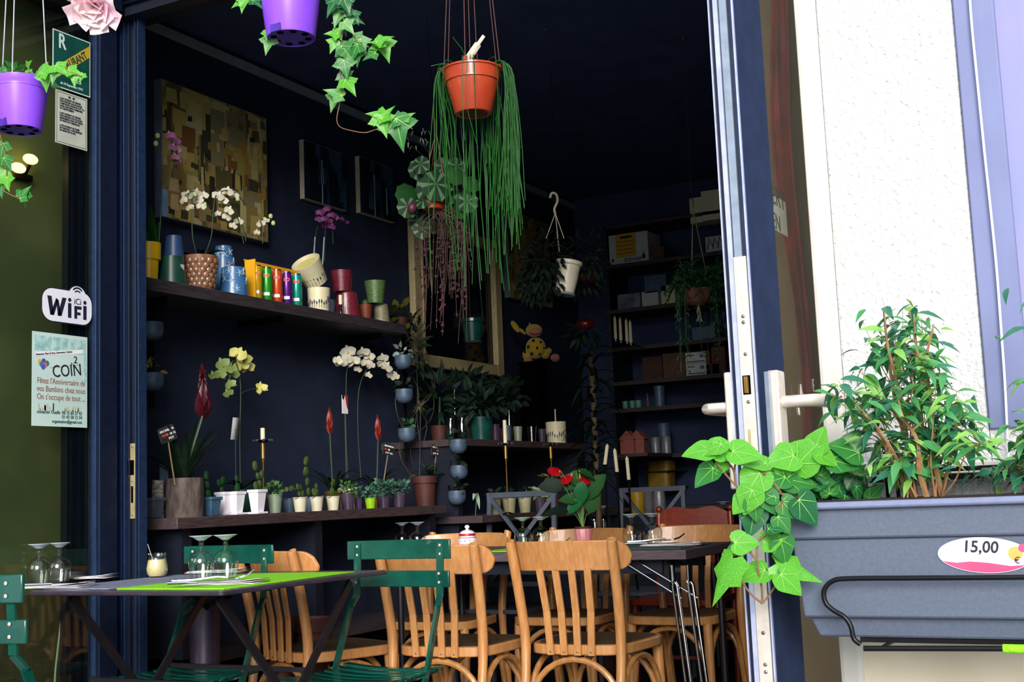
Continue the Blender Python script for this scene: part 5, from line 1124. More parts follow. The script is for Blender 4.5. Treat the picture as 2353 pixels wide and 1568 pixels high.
mb = MB(); bush(mb, (0, 0, .09), (.06, .06, .05), 16, .055, 'oval'); mb.build('foliage', mat('olive leaf', '5a5a1c', '4a4a16', 20, .5), t, kind='stuff')

# ================================================================== COUNTER ITEMS
XC = -3.28
def cp_(px, py=1185, x=XC): p = PX_(px, py, x); return V((x, p.y, CZ))
# log planter with bromeliad
t = T('potted_bromeliad', 'crimson bromeliad in a rough bark covered pot', 'plant', cp_(424, x=-3.30))
logm = mat('grey bark', '6a5a54', '3e3432', 30, .85, bump=.6, bsc=60, stretch=(1, 1, .4))
MB().lathe([(0, 0), (.070, 0), (.072, .07), (.069, .145), (.060, .145), (.058, .11), (0, .11)], 18).build('pot', logm, t)
MB().tube([(-.05, -.085, 0), (-.05, -.085, .14)], .022, 10).build('birch_log', mat('birch bark', '9a928a', '4a4240', 40, .8, stretch=(1, 1, 4)), t)
mb = MB()
for q in range(26):
    a = q*2.4; L = R.uniform(.16, .30); strap(mb, (0, 0, .12), (L*.75*math.cos(a), L*.75*math.sin(a), .12+L*R.uniform(.3, .95)), .014, .3)
mb.build('foliage', dleaf, t); c = PX_(466, 905, -3.26)-t.location; mb = MB(); vs, fs = LEAF['lance']
for q in range(40):
    z = (q/40); a = q*2.4; mb.add(vs, fs, lmat(c+V((0, 0, -.10+.17*z)), V((math.cos(a)*(1.1-z)*.8, math.sin(a)*(1.1-z)*.8, .9)), V((math.cos(a), math.sin(a), .2)), .085*(1.1-.5*z), 1.2))
mb.build('red_plume', mat('crimson bract', '46091a', '380814', 20, .4), t); MB().tube([V((0, 0, .12)), V((0, .02, .2)), c+V((0, 0, -.08))], .006, 6).build('stem', stemg, t)
def sign(label, px, py, ang, base, x, lines, w=.062, h=.052):
    c = PX_(px, py, x); t = T('price_sign', label, 'sign', V(base), group='slate price signs'); L = t.location
    M = TR(*(c-L)) @ Matrix.Rotation(-.35, 4, 'Z') @ Matrix.Rotation(ang, 4, 'X') @ FX
    s_ = MB().prism(rrect(-w/2, -h/2, w/2, h/2, .006), -.0015, .0015).build('slate', slate, t, M=M)
    MB().tube([c-L, V((0, 0, 0))], .0028, 6).build('stick', mat('wooden stick', '8a7458', '7a6448', 20, .7), t)
    MB().prism(rrect(-w/2-.0015, -h/2-.0015, w/2+.0015, h/2+.0015, .007), -.0013, .0009).build('slate_edge', mat('brown slate edge', '5a4c44', '4c3f38', 20, .7), s_)
    for txt, x_, y_, sz, m_ in lines: lettering(txt, sz, m_, s_, TR(x_, y_, .002), bold=.0002)
    return t
sign('slate price sign reading BROMELIA on a stick in the bark pot', 384, 998, .35, cp_(402, x=-3.28)+V((.02, -.02, .12)), -3.24, (('BROMELIA', -.027, .010, .0125, chalk), ('19,90', -.026, -.006, .013, orangechalk), ('10 12', .008, -.006, .011, chalk), ('POT', 0, -.021, .011, chalk)))
def rectpot(label, px, w, d, h, m, x=XC, saucer=False, group=None, py=1185):
    t = T('flower_pot', label, 'flower pot', cp_(px, py, x), group=group); i = w*.16
    z0 = .006 if saucer else 0
    vs = [(sx*(d/2-(i if z == 0 else 0)), sy*(w/2-(i if z == 0 else 0)), z0+z*h) for z in (0, 1) for sx, sy in ((-1, -1), (1, -1), (1, 1), (-1, 1))]
    MB().add(vs, [(3, 2, 1, 0), (4, 5, 6, 7), (0, 1, 5, 4), (1, 2, 6, 5), (2, 3, 7, 6), (3, 0, 4, 7)]).build('body', m, t, bev=.003)
    MB().box(-d/2-.002, d/2+.002, -w/2-.002, w/2+.002, z0+h-.012, z0+h).build('rim', m, t, bev=.002)
    if saucer: MB().box(-d*.55, d*.55, -w*.55, w*.55, 0, .008).build('saucer', m, t, bev=.002)
    return t
def opuntia(t, z, m, n=4, s=.03, sd=1):
    rs_ = random.Random(sd); mb = MB(); pads = [V((0, 0, z))]
    for q in range(n):
        b = pads[rs_.randrange(len(pads))] if q else pads[0]; a = rs_.uniform(-.7, .7); ln = s*.62*rs_.uniform(.8, 1.2); c = b+V((rs_.uniform(-.006, .006), math.sin(a)*ln*.9, math.cos(a)*ln*.9))
        mb.ball((0, 0, 0), (ln*.22, ln*.46, ln*.62), 10, M=TR(*c) @ Matrix.Rotation(-a, 4, 'X')); pads.append(c+V((0, math.sin(a)*ln*.5, math.cos(a)*ln*.5)))
    mb.build('cactus_pads', m, t)
t = rectpot('blue square zinc pot at the left of the white pots', 484, .062, .062, .072, mat('blue zinc', '3f6280', '365672', 40, .45)); opuntia(t, .06, dleaf2, 4, .045, 3)
t = rectpot('white square pot behind the blue pot, leftmost of three', 515, .052, .05, .085, whitepl, -3.33, True, 'white square pots'); opuntia(t, .08, dleaf2, 4, .045, 4)
t = rectpot('white square pot in the middle of the three', 543, .056, .052, .085, whitepl, -3.30, True, 'white square pots'); opuntia(t, .08, dleaf2, 4, .045, 5)
t = rectpot('white square pot on a saucer, rightmost and largest of three', 592, .058, .052, .090, whitepl, -3.26, True, 'white square pots'); opuntia(t, .085, cact, 5, .05, 6)
def bucket(label, px, r, h, m, fol, x=XC, handle=True, group='small plant buckets', py=1180, z=None, rim=True):
    p = cp_(px, py, x)
    if z is not None: p = PX_(px, py, x); p.z = z
    t = T('plant_bucket', label, 'flower pot', p, group=group)
    MB().lathe(potprof(r, r*.74, h, .002), 20).build('body', m, t)
    if rim: MB().lathe([(r, h-.004), (r*1.06, h-.003), (r*1.06, h), (r*.97, h)], 20).build('rim', m, t)
    if handle: MB().tube(ellarc((0, 0, h-.006), (0, r*1.08, 0), (r*.9, 0, r*.35), 0, math.pi, 10), .0012, 5).build('handle', chrome, t)
    if fol: fol(t, h)
    return t
def f_bush(m, n, s, rad, kind='oval', dz=.02):
    def f(t, h): mb = MB(); bush(mb, (0, 0, h+dz), rad, n, s, kind); mb.build('foliage', m, t, kind='stuff')
    return f
creamb = mat('cream enamel', 'cfc8b0', 'c4bca2', 20, .4); zincg = mat('pale green zinc', '8a9684', '7c8876', 30, .45, metal=.2); dviol = mat('dark violet pot glaze', '4a3c50', '3e3244', 20, .25, coat=.4); limep = mat('lime pot', '8fc018', '82b210', 20, .35); violp = mat('purple pot', '5a3a72', '4e3066', 20, .4)
mossg = mat('moss green', '2f5a1e', '274c18', 30, .6)
bucket('pale green zinc bucket with mossy plant beside the white pots', 632, .031, .075, zincg, f_bush(mossg, 90, .016, (.034, .034, .03)), -3.28, False)
bucket('small zinc bucket set back behind the cream buckets', 665, .027, .058, zinc, f_bush(cact, 6, .03, (.015, .015, .03)), -3.36)
bucket('tall cactus bucket set back behind the second cream bucket', 712, .03, .058, zinc, lambda t, h: opuntia(t, h, cact, 6, .05, 9), -3.38)
for px, lb, sd in ((690, 'cream bucket of opuntia, leftmost of three', 7), (728, 'cream bucket of opuntia, middle of three', 8), (766, 'cream bucket with small cactus, rightmost of three', 12)):
    bucket(lb, px, .030, .060, creamb, (lambda s_: lambda t, h: opuntia(t, h-.006, cact, 5, .042, s_))(sd), -3.26, group='cream buckets on the counter')
bucket('dark violet pot with mossy plant left of the lime pot', 800, .034, .070, dviol, f_bush(mossg, 100, .016, (.04, .04, .032)), -3.27, False)
bucket('small purple pot squeezed beside the dark violet one', 824, .02, .05, violp, f_bush(bleaf, 40, .018, (.03, .03, .03)), -3.30, False)
bucket('lime green pot with small succulent', 852, .026, .048, limep, f_bush(bleaf, 50, .02, (.034, .034, .025)), -3.25, False)
bucket('dark glazed pot with blue green foliage, right of the lime pot', 882, .033, .070, dviol, f_bush(bleaf, 130, .018, (.052, .052, .04)), -3.27, False)
bucket('dark glazed pot with blue green foliage, rightmost on the counter', 918, .033, .070, dviol, f_bush(bleaf, 130, .018, (.055, .055, .04)), -3.26, False)
t = pot('flower_pot', 'large dark terracotta pot at the right end of the counter', 'flower pot', cp_(978, 1175, -3.30), .056, .046, .145, terrad, rim=.035); mb = MB(); bush(mb, (0, 0, .16), (.05, .05, .03), 20, .05, 'lance'); mb.build('foliage', dleaf, t, kind='stuff')
pot('flower_pot', 'square rimmed terracotta pot behind the large dark one', 'flower pot', cp_(955, 1170, -3.46)+V((0, 0, .10)), .058, .045, .10, terra, rim=.03)
rectpot('dark zinc pot at the left end of the counter beside the post', 352, .06, .06, .075, greyst, -3.33)
# blue tile leaning behind the bark pot
t = T('picture_card', 'small blue grey card leaning behind the bark pot', 'card', cp_(376, 1150, -3.36)); MB().box(0, .004, -.02, .02, .0, .20).build('card', zinc, t)
# candle holders with glass drip tray
def candle_stand(label, px, pyb, pyt, x, zbase, ctop, group='tall candle stands'):
    p = PX_(px, pyb, x); t = T('candle_stand', label, 'candle stand', V((x, p.y, zbase)), group=group); zt = PX_(px, pyt, x).z-zbase
    MB().lathe([(0, 0), (.03, 0), (.03, .004), (.004, .012), (0, .012)], 18).build('base', ironm, t)
    MB().lathe([(.0032, .01), (.0032, zt-.085), (.006, zt-.08), (.0032, zt-.075)], 10).build('rod', gold, t)
    MB().lathe([(.004, zt-.075), (.0085, zt-.07), (.0085, zt-.008), (.004, zt-.004)], 14).build('sleeve', gold, t)
    MB().lathe([(.004, zt-.004), (.012, zt), (.0095, zt+.005), (.0095, zt+ctop), (0, zt+ctop+.002)], 14).build('candle', wax, t)
    o = MB().lathe([(.008, zt-.004), (.02, zt-.002), (.03, zt+.006)], 12).build('drip_tray', ironm, t)
    for q in range(8):
        a = q*.785; c = V((.036*math.cos(a), .036*math.sin(a), zt+.004)); MB().ball(c, (.007, .007, .006), 8).build('glass_bead', mat('dark glass bead', '4a525c', '343a44', 20, .08, spec=.9), o)
    return t
candle_stand('candle stand with dark bead tray on the plant counter', 606, 1150, 1015, -3.34, CZ, .055)
# orchids on the counter
t = T('potted_orchid', 'yellow and lime orchid standing on the counter', 'orchid', cp_(556, 1150, -3.42)); MB().lathe(potprof(.05, .04, .10), 24).build('pot', greencer, t)
spray(t, -3.40, [[(552, 1110), (551, 1000), (553, 900), (548, 850), (535, 830), (528, 870), (525, 915)], [(553, 905), (575, 895), (600, 893)]],
      [(545, 815, 1.25), (560, 825, 1.2), (555, 842, 1.2), (568, 846, 1.1)], ypet, lipm, .031)
spray(t, -3.40, [], [(512, 838, 1.1), (505, 862, 1), (522, 850, 1), (492, 865, .9), (535, 860, 1), (530, 885, .9), (525, 905, .8), (520, 835, .8)], gpet, lipm, .030)
spray(t, -3.40, [], [(602, 895, .95), (598, 888, .7)], ypet, lipm, .030)
for q in range(4): a = q*1.57+.4; mb = MB(); strap(mb, (0, 0, .10), (.06*math.cos(a), .14*math.sin(a), .12), .022, .35); mb.build('leaf', dleaf, t)
a = PX_(545, 985, -3.37); tt_ = T('plant_card', 'pale printed plant card behind the yellow orchid stem', 'card', V((-3.38, a.y, CZ))); zc_ = a.z-CZ
MB().add([(0, -.028, zc_-.045), (0, .014, zc_-.045), (0, .026, zc_+.045), (0, -.012, zc_+.045)], [(0, 1, 2, 3)]).build('card', boxw, tt_).modifiers.new('t', 'SOLIDIFY').thickness = .002
MB().tube([(0, 0, 0), (0, 0, zc_)], .0015, 5).build('stick', stemg, tt_)
t = T('potted_orchid', 'white orchid with two arching sprays on the counter', 'orchid', cp_(800, 1150, -3.44)); MB().lathe(potprof(.05, .04, .10), 24).build('pot', creamcer, t)
spray(t, -3.42, [[(800, 1110), (795, 1000), (795, 900), (800, 840), (830, 815), (850, 825)], [(830, 1110), (822, 980), (826, 890), (850, 840), (880, 830), (905, 860), (915, 885)]],
      [(800, 810, 1.3), (782, 835, 1.1), (775, 830, .9), (812, 832, 1.2), (798, 825, 1), (835, 812, 1.1), (848, 820, 1), (842, 835, 1), (852, 842, .8), (880, 825, 1), (887, 845, 1.1), (878, 838, .9), (900, 862, .9), (908, 868, .8), (846, 863, .7), (822, 850, .7)], wpet, lipm, .031, [(914, 880)])
for q in range(4): a = q*1.57+.9; mb = MB(); strap(mb, (0, 0, .10), (.06*math.cos(a), .14*math.sin(a), .13), .022, .35); mb.build('leaf', dleaf, t)
a = PX_(792, 930, -3.36); tt_ = T('plant_card', 'small photo card with red and white picture on a stick', 'card', V((-3.36, a.y, CZ))); zc_ = a.z-CZ
MB().box(0, .002, -.022, .022, zc_-.042, zc_+.042).build('card', paper, tt_); MB().tube([(0, 0, 0), (0, 0, zc_)], .0015, 5).build('stick', stemg, tt_)
MB().add([(.0024, .0, zc_+.042), (.0024, .022, zc_+.042), (.0024, .022, zc_-.025), (.0024, .012, zc_-.01)], [(0, 1, 2, 3)]).build('red_print', redp, tt_); MB().add([(.0024, -.022, zc_+.042), (.0024, -.001, zc_+.042), (.0024, -.010, zc_+.02), (.0024, -.022, zc_+.028)], [(0, 1, 2, 3)]).build('dark_print', slate, tt_)
for i, (px, py) in enumerate(((757, 970), (868, 985))):
    t = T('potted_bromeliad', ('orange red flaming bromeliad under the white orchid sprays', 'orange red flaming bromeliad beside the slate sign')[i], 'plant', cp_(px+(8 if i == 0 else -3), 1130, -3.38)); MB().lathe(potprof(.038, .03, .085), 20).build('pot', mat('gilt pot', '8a7434', '6a5a28', 60, .2, metal=.7), t)
    c = PX_(px, py, -3.38)-t.location; mb = MB(); vs, fs = LEAF['lance']
    for q in range(12): z = q/12; a = q*2.4; mb.add(vs, fs, lmat(c+V((0, 0, -.06+.05*z)), V((math.cos(a)*.45, math.sin(a)*.45, 1)), V((math.cos(a), math.sin(a), .2)), .075, .8))
    mb.build('red_bracts', redor, t); MB().tube([V((0, 0, .07)), c+V((0, 0, -.05))], .004, 6).build('stem', stemg, t); mb = MB()
    for q in range(14): a = q*2.4; strap(mb, (0, 0, .07), (.13*math.cos(a), .13*math.sin(a), .12+R.random()*.07), .011, .35)
    mb.build('foliage', dleaf, t)
sign('slate price sign beside the flaming bromeliad', 893, 1033, -.2, cp_(878, 1150, -3.30)+V((0, 0, .07)), -3.27, (('BROMELIA', -.027, .010, .0115, chalk), ('14', -.026, -.006, .013, orangechalk), ('85', -.004, -.006, .011, chalk), ('POT TEN', -.016, -.021, .010, chalk)))
sign('slate price sign over the large terracotta pot', 1003, 1035, -.12, cp_(998, 1150, -3.30)+V((0, 0, .13)), -3.27, (('ALOE 10', -.027, .010, .0115, chalk), ('112', -.0, -.006, .013, orangechalk), ('POT 12', -.022, -.021, .010, chalk)))
# grey wall pots on cords
def wallpot_column(cols, x, first):
    for px, py, nm, mleaf, kind in cols:
        c = PX_(px, py, x); t = T('wall_pot', nm, 'wall pot', (x, c.y, c.z), group='rounded grey wall pots')
        MB().lathe([(0, -.038), (.025, -.034), (.040, -.018), (.044, 0), (.043, .032), (.039, .032), (.036, .0), (0, .0)], 24).build('bowl', zinc, t)
        MB().box(-.047, -.041, -.006, .006, -.02, .06).build('hook', ironm, t)
        mb = MB(); bush(mb, (0, 0, .05), (.035, .035, .028), 14, .03, kind); mb.build('foliage', mleaf, t, kind='stuff')
    a, b = cols[0], cols[-1]; p, q = PX_(a[0], a[1]-70, x-.05), PX_(b[0], b[1]+60, x-.05); p.y = q.y = (p.y+q.y)/2
    tag(MB().box(p.x-.006, p.x, p.y-.012, p.y+.012, q.z, p.z).build('hanging_strip', ironm), first, 'strip')
wallpot_column([(350, 760, 'grey wall pot by the post, upper one under the shelf', dleaf, 'oval'), (350, 877, 'grey wall pot by the post with pale yellow plant, lower one', mat('straw leaf', '8a7a30', '7a6a28', 20, .6), 'lance')], -3.50, 'dark strip carrying the wall pots beside the post')
wallpot_column([(927, 832, 'grey wall pot with silvery succulent, top of the counter end column', mat('silver leaf', '7a8c88', '6a7c78', 20, .5), 'oval'), (929, 910, 'grey wall pot second from the top of the counter end column', dleaf, 'oval'), (935, 1000, 'grey wall pot third in the counter end column', dleaf2, 'oval')], -3.35, 'dark strip carrying the counter end wall pots')
wallpot_column([(1053, 1026, 'grey wall pot at the top of the far column', dleaf, 'oval'), (1055, 1085, 'grey wall pot in the middle of the far column', dleaf, 'oval'), (1050, 1143, 'grey wall pot at the bottom of the far column', dleaf, 'oval')], -3.15, 'dark strip carrying the far wall pots')

# ================================================================== SIDE SHELF BEYOND THE COUNTER
def ss(px, py, x, z): p = PX_(px, py, x); return V((x, p.y, z))
ZM, ZL = 1.275, .895
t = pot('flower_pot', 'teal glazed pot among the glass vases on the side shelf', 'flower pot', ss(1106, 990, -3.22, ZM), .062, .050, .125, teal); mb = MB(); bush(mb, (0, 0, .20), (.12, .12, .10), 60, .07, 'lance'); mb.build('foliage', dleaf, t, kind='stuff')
t = pot('flower_pot', 'cream pot with lavender sprig print at the end of the side shelf', 'flower pot', ss(1278, 1000, -3.19, ZM), .060, .056, .125, creamcer); lav_print(t, .0585, .125, 14, -2.4, .6)
MB().tube([(0, 0, .1), (.0, .0, .20)], .004, 6).build('candle', wax, t)
for i, (px, r, h, m, lb) in enumerate(((1190, .026, .085, zincg, 'small silvery cup, left of the bright metal cup'), (1222, .027, .090, chrome, 'bright metal cup with banded rim on the side shelf'), (1245, .022, .080, dviol, 'small dark cup between the metal cup and the lavender pot'), (1138, .026, .09, dviol, 'small dark glazed cup right of the teal pot'), (1165, .026, .088, zinc, 'small grey blue cup behind the tall candle'))):
    t = T('metal_cup', lb, 'cup', ss(px, 995, -3.2, ZM), group='small cups on the side shelf'); MB().lathe(potprof(r, r*.75, h, .002), 20).build('body', m, t); MB().lathe([(r*.92, h*.62), (r*.95, h*.64), (r*.95, h*.68)], 20).build('band', m, t)
for i, (px, py, r, h, lb) in enumerate(((1036, 985, .032, .12, 'round glass vase at the left of the side shelf'), (1062, 985, .034, .13, 'straight glass vase left of the teal pot'), (1170, 960, .03, .24, 'tall thin glass vase behind the cups'), (1045, 930, .02, .28, 'slender glass bottle behind the round vase'))):
    t = T('glass_vase', lb, 'vase', ss(px, py, -3.28 if i < 2 else -3.36, ZM), group='glass vases on the side shelf'); MB().lathe([(0, 0), (r*.8, 0), (r, h*.2), (r*.9, h*.6), (r*.6, h*.85), (r*.75, h)], 20).build('body', wglass, t); MB().lathe([(0, .002), (r*.75, .002), (r*.95, h*.2), (r*.88, h*.4), (0, h*.4)], 16).build('water', mat('dark water', '1a2a2c', '142224', 20, .1), t)
candle_stand('tall candle stand with bead tray left of the anthurium', 1166, 1140, 1022, -2.95, ZL, .12)
candle_stand('tall candle stand with bead tray behind the anthurium', 1270, 1140, 1024, -2.98, ZL, .004)
for px, lb in ((1136, 'cream bucket leftmost under the side shelf'), (1170, 'cream bucket second under the side shelf'), (1206, 'cream bucket third under the side shelf')):
    bucket(lb, px, .037, .078, mat('olive cream enamel', 'a8a584', '98966f', 20, .5), f_bush(dleaf, 12, .03, (.02, .02, .03)), -3.08, group='cream buckets under the side shelf', py=1160, z=ZL)
bucket('dark pot with variegated plant right of the cream buckets', 1242, .035, .075, dviol, f_bush(mat('variegated leaf', '8a9a6a', '3a5a34', 60, .5), 40, .03, (.06, .06, .03)), -3.06, False, 'cream buckets under the side shelf', 1160, ZL)
t = T('potted_plant', 'low plant with yellowish star leaves behind the anthurium', 'plant', ss(1272, 1155, -3.1, ZL)); MB().lathe(potprof(.04, .032, .08), 20).build('pot', terrad, t); mb = MB(); bush(mb, (0, 0, .19), (.055, .055, .018), 40, .035, 'lance'); mb.build('foliage', mat('yellow green leaf', '6a6a22', '58581c', 20, .5), t, kind='stuff'); MB().tube([(0, 0, .06), (0, 0, .19)], .004, 6).build('stem', stemg, t)
t = pot('flower_pot', 'terracotta pot behind the anthurium leaves', 'flower pot', ss(1365, 1155, -2.98, ZL), .055, .045, .16, terra, rim=.03)
# dried palm flower and white lily leaf
t = T('dried_palm', 'straw coloured starburst flower head on a tall stem', 'dried flower', ss(962, 1120, -3.34, CZ)); a = PX_(966, 935, -3.34)-t.location; mb = MB()
for q in range(22): an = q*2.4; strap(mb, a, a+V((.02*math.cos(an), .045*math.cos(an*1.3), .035*math.sin(an*1.7))), .0035, .2)
mb.build('petals', mat('straw petals', '9a8668', '7a684c', 30, .7), t); MB().tube([(0, 0, 0), a], .0022, 6).build('stem', stemg, t)
t = T('lily_leaf', 'pale green drooping leaf beside the cream buckets', 'leaf', ss(1092, 1165, -3.03, ZL)); mb = MB(); c = PX_(1095, 1136, -3.03)-t.location
strap(mb, c, c+V((.02, -.07, -.03)), .016, .3); strap(mb, c, c+V((.02, -.01, -.075)), .016, .1); mb.build('leaf', mat('pale leaf', '9ab09a', '86a086', 20, .5), t); MB().tube([(0, 0, 0), c], .002, 5).build('stem', stemg, t)
# dark foliage plants filling the middle
def dark_plant(label, px, py, x, zb_, rad, n, s, kind, m, hgt, potm=terrad):
    t = T('potted_plant', label, 'plant', ss(px, py, x, zb_)); MB().lathe(potprof(.05, .04, .09), 18).build('pot', potm, t); MB().tube([(0, 0, .06), (0, .01, hgt)], .006, 6).build('stem', stemg, t)
    mb = MB(); bush(mb, (0, 0, hgt), rad, n, s, kind); mb.build('foliage', m, t, kind='stuff'); return t
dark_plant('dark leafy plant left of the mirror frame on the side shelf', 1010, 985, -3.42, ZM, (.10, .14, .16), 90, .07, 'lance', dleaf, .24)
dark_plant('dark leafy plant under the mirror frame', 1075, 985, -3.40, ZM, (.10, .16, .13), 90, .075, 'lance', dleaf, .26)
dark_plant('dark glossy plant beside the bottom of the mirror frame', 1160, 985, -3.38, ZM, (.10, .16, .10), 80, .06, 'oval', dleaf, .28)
t = T('potted_plant', 'dark glossy green pot hanging in front of the mirror', 'plant pot', PX_(1087, 785, -3.30)); MB().lathe(potprof(.062, .045, .12), 24).build('pot', teal, t); MB().lathe([(.062, .10), (.068, .104), (.068, .12), (.06, .12)], 24).build('rim', teal, t)
mb = MB(); hanger(mb, (0, 0), .06, .12, (0, 0, 3.02-t.location.z), 3, .2, .001); mb.build('hanger', ironm, t)
t = T('plant_branch', 'dark twiggy climbing branch beside the end of the shelf', 'plant', ss(965, 1150, -3.42, CZ))
for q in range(7):
    p = [PX_(965+R.uniform(-15, 15), 1120, -3.42)]; 
    for w_ in range(5): p.append(PX_(955+R.uniform(-45, 45), 1040-w_*75, -3.42))
    MB().tube(curve(p, 4), .0025, 5).build('stem', mat('dark stem', '4a4438', '3a342a', 20, .7), t, True)
mb = MB(); bush(mb, PX_(955, 800, -3.42)-t.location, (.05, .09, .22), 70, .06, 'lance'); mb.build('foliage', dleaf, t, kind='stuff')
# terracotta pots on the floor behind the front chairs
for px, py, r, h, lb in ((718, 1450, .075, .17, 'large terracotta pot on the floor behind the turned bentwood chair'), (645, 1450, .05, .10, 'small terracotta pot on the floor left of the large one')):
    p = PX_(px, py, -3.06); t = pot('flower_pot', lb, 'flower pot', V((-3.06, p.y, 0)), r, r*.75, p.z+.05, terrad, rim=.05)
p = PX_(470, 1440, -3.05); t = pot('flower_pot', 'tall plum coloured zinc pot on the floor under the bistro table', 'flower pot', V((-3.05, p.y, 0)), .055, .04, PX_(470, 1390, -3.05).z, mat('plum zinc', '40344a', '362c3e', 20, .4, metal=.3)); mb = MB(); bush(mb, (0, 0, PX_(470, 1375, -3.05).z), (.07, .07, .06), 60, .04, 'oval'); mb.build('foliage', dleaf, t, kind='stuff')
bx = T('crate', 'grey wooden crate on the floor beside the plum pot', 'crate', (-3.06, 3.74, 0))
for q in range(3): MB().box(-.12, .12, -.16, -.148, .02+.1*q, .10+.1*q).build('plank', countwood, bx); MB().box(.108, .12, -.148, .16, .02+.1*q, .10+.1*q).build('plank', countwood, bx)
MB().box(-.12, .12, -.148, .16, .30, .312).build('lid', countwood, bx); MB().box(-.12, .108, -.148, .16, .0, .02).build('bottom', countwood, bx)

# ================================================================== ANTHURIUM ON THE LONG TABLE
t = T('potted_anthurium', 'red anthurium in a pink ribbed pot on the long table', 'plant', on_t(1342, 1254, TZ+.004))
pinkpot = mat('pink ribbed ceramic', 'd0808c', 'c07480', 20, .4); mb = MB(); n = 48; vs = []
for z, r in ((0, .030), (.004, .031), (.068, .0375), (.070, .0365)):
    for q in range(n): rr_ = r*(1+.045*(q % 4 < 2)); vs.append((rr_*math.cos(q*2*math.pi/n), rr_*math.sin(q*2*math.pi/n), z))
mb.add(vs, [(i*n+q, i*n+(q+1) % n, (i+1)*n+(q+1) % n, (i+1)*n+q) for i in range(3) for q in range(n)]+[tuple(range(n-1, -1, -1))]).build('pot', pinkpot, t)
MB().lathe([(0, .06), (.033, .06), (.036, .078), (.034, .079), (.031, .07), (0, .07)], 28).build('inner_pot', terrad, t)
dA = (t.location-CAMP).dot(_f)
def ap(px, py, dd=0): return D(px, py, dA+dd)-t.location
base = V((0, 0, .07))
for px, py, L, an, m in ((1330, 1100, 62, 20, dleaf2), (1360, 1120, 75, -60, dleaf2), (1312, 1145, 50, 190, dleaf2), (1280, 1172, 60, 185, dleaf), (1310, 1108, 60, 170, dleaf2), (1360, 1155, 60, -75, dleaf2), (1345, 1085, 50, 10, dleaf2), (1320, 1160, 50, 150, ivyd), (1335, 1130, 55, 100, ivyd), (1270, 1115, 60, 185, dleaf)):
    dd = imdir(an); s = L*.95/FP*dA; p = ap(px, py, R.uniform(-.03, .03))-dd*s*.45
    MB().tube(curve([base, base.lerp(p, .5)+V((0, 0, .02)), p], 4), .0016, 5).build('stem', mat('light green stem', '6a8a4a', '5a7a3e', 20, .5), t)
    link('leaf', leafdata('oval', m), t, M=lmat(p, dd+VIEW*.2, VIEW*.6+V((0, 0, .6))+rv(.3), s, .95))
for px, py, an, s_ in ((1290, 1085, 190, 1.0), (1315, 1092, 150, 1.0), (1330, 1098, 20, .9)):
    p = ap(px, py); o = link('flower', leafdata('round', mat('anthurium red', 'b00f1c', '98101a', 20, .2, coat=.5)), t, M=lmat(p, imdir(an), VIEW*.5+V((0, 0, .8)), .060*s_, 1.1)); o['label'] = 'glossy red flower'
    MB().tube([p+imdir(an)*.006, p+imdir(an-80)*.012+V((0, -.006, .018))], [.0028, .0018], 6).build('spadix', lipy, t); MB().tube(curve([base, base.lerp(p, .6)+V((0, 0, .03)), p], 4), .0017, 5).build('stem', MATS['light green stem'], t)
# second table further back with glasses
t3 = T('back_table', 'dark table with upturned glasses behind the bentwood chairs', 'table', (-1.95, 6.25, 0))
MB().box(-2.42, -1.55, 6.30, 6.80, .75, .78).build('table_top', intop, t3, True, bev=.003)
for xa, ya in ((-2.38, 6.35), (-2.38, 6.75), (-1.6, 6.33), (-1.6, 6.75)): MB().tube([(xa, ya, 0), (xa, ya, .75)], .016, 8).build('leg', darkmet, t3, True)
for px, lb in ((1366, 'upturned wine glass on the back table behind the anthurium, left one'), (1387, 'upturned wine glass on the back table behind the anthurium, right one'), (1665, 'upturned wine glass on the back table near the door edge')):
    p = PY_(px, 1205, 6.45); addglass(lb, (p.x, p.y, .78), .95)

# ================================================================== PLANTS HANGING INSIDE
def hook(mb, top, r=.012): mb.tube(ellarc(top, V((0, r, 0)), V((0, 0, r)), -.9, 3.6, 10), .0028, 6)
# begonia
c = D(995, 482, 5.2); t = T('hanging_begonia', 'begonia with silver veined round leaves in a red hanging pot', 'plant', c)
MB().lathe(potprof(.058, .042, .085), 24).build('pot', mat('bright orange red pot', 'a83318', '982c14', 20, .35), t)
tp = D(1002, 290, 5.2)-c; mb = MB(); hanger(mb, (0, 0), .056, .085, tp+V((0, 0, -.02)), 3, .3, .002); mb.tube([tp+V((0, 0, -.03)), tp, tp+V((0, 0, .02)), tp+V((0, -.018, .035)), tp+V((0, -.03, .015))], [.005, .004, .004, .004, .003], 6); mb.build('hanger', mat('orange plastic hook', '9a3a20', '8a3018', 20, .4), t)
MB().tube([tp+V((0, -.01, .03)), V((0, 0, ZC-c.z))], .001, 4).build('cord', ironm, t)
beg = mat('begonia leaf', '16301c', '1e3a22', 26, .6, spec=.2)
for px, py, L in ((935, 445, 52), (935, 472, 40), (1000, 420, 58), (1040, 432, 52), (985, 428, 50), (960, 385, 40), (968, 375, 34), (1045, 400, 36), (1033, 412, 36), (975, 460, 36), (1060, 440, 40), (1075, 460, 40), (1062, 472, 46), (960, 505, 36), (968, 525, 36), (1080, 420, 34), (1020, 380, 40), (1050, 380, 36)):
    dd = imdir(R.uniform(30, 150)); s = L*1.25/FP*5.2; p = D(px, py, 5.2+R.uniform(-.06, .04))-c-dd*s*.4; link('leaf', leafdata('begonia', beg) if R.random() < .75 else leafdata('round', dleaf2), t, M=lmat(p, dd, VIEW*.8+V((0, 0, .35))+rv(.3), s))
MB().ball(D(947, 478, 5.15)-c, (.02, .02, .024), 10).build('flower_bud', mat('plum bud', '5a2038', '4c1a30', 20, .5), t)
mb = MB(); rs = random.Random(9); pk = MB()
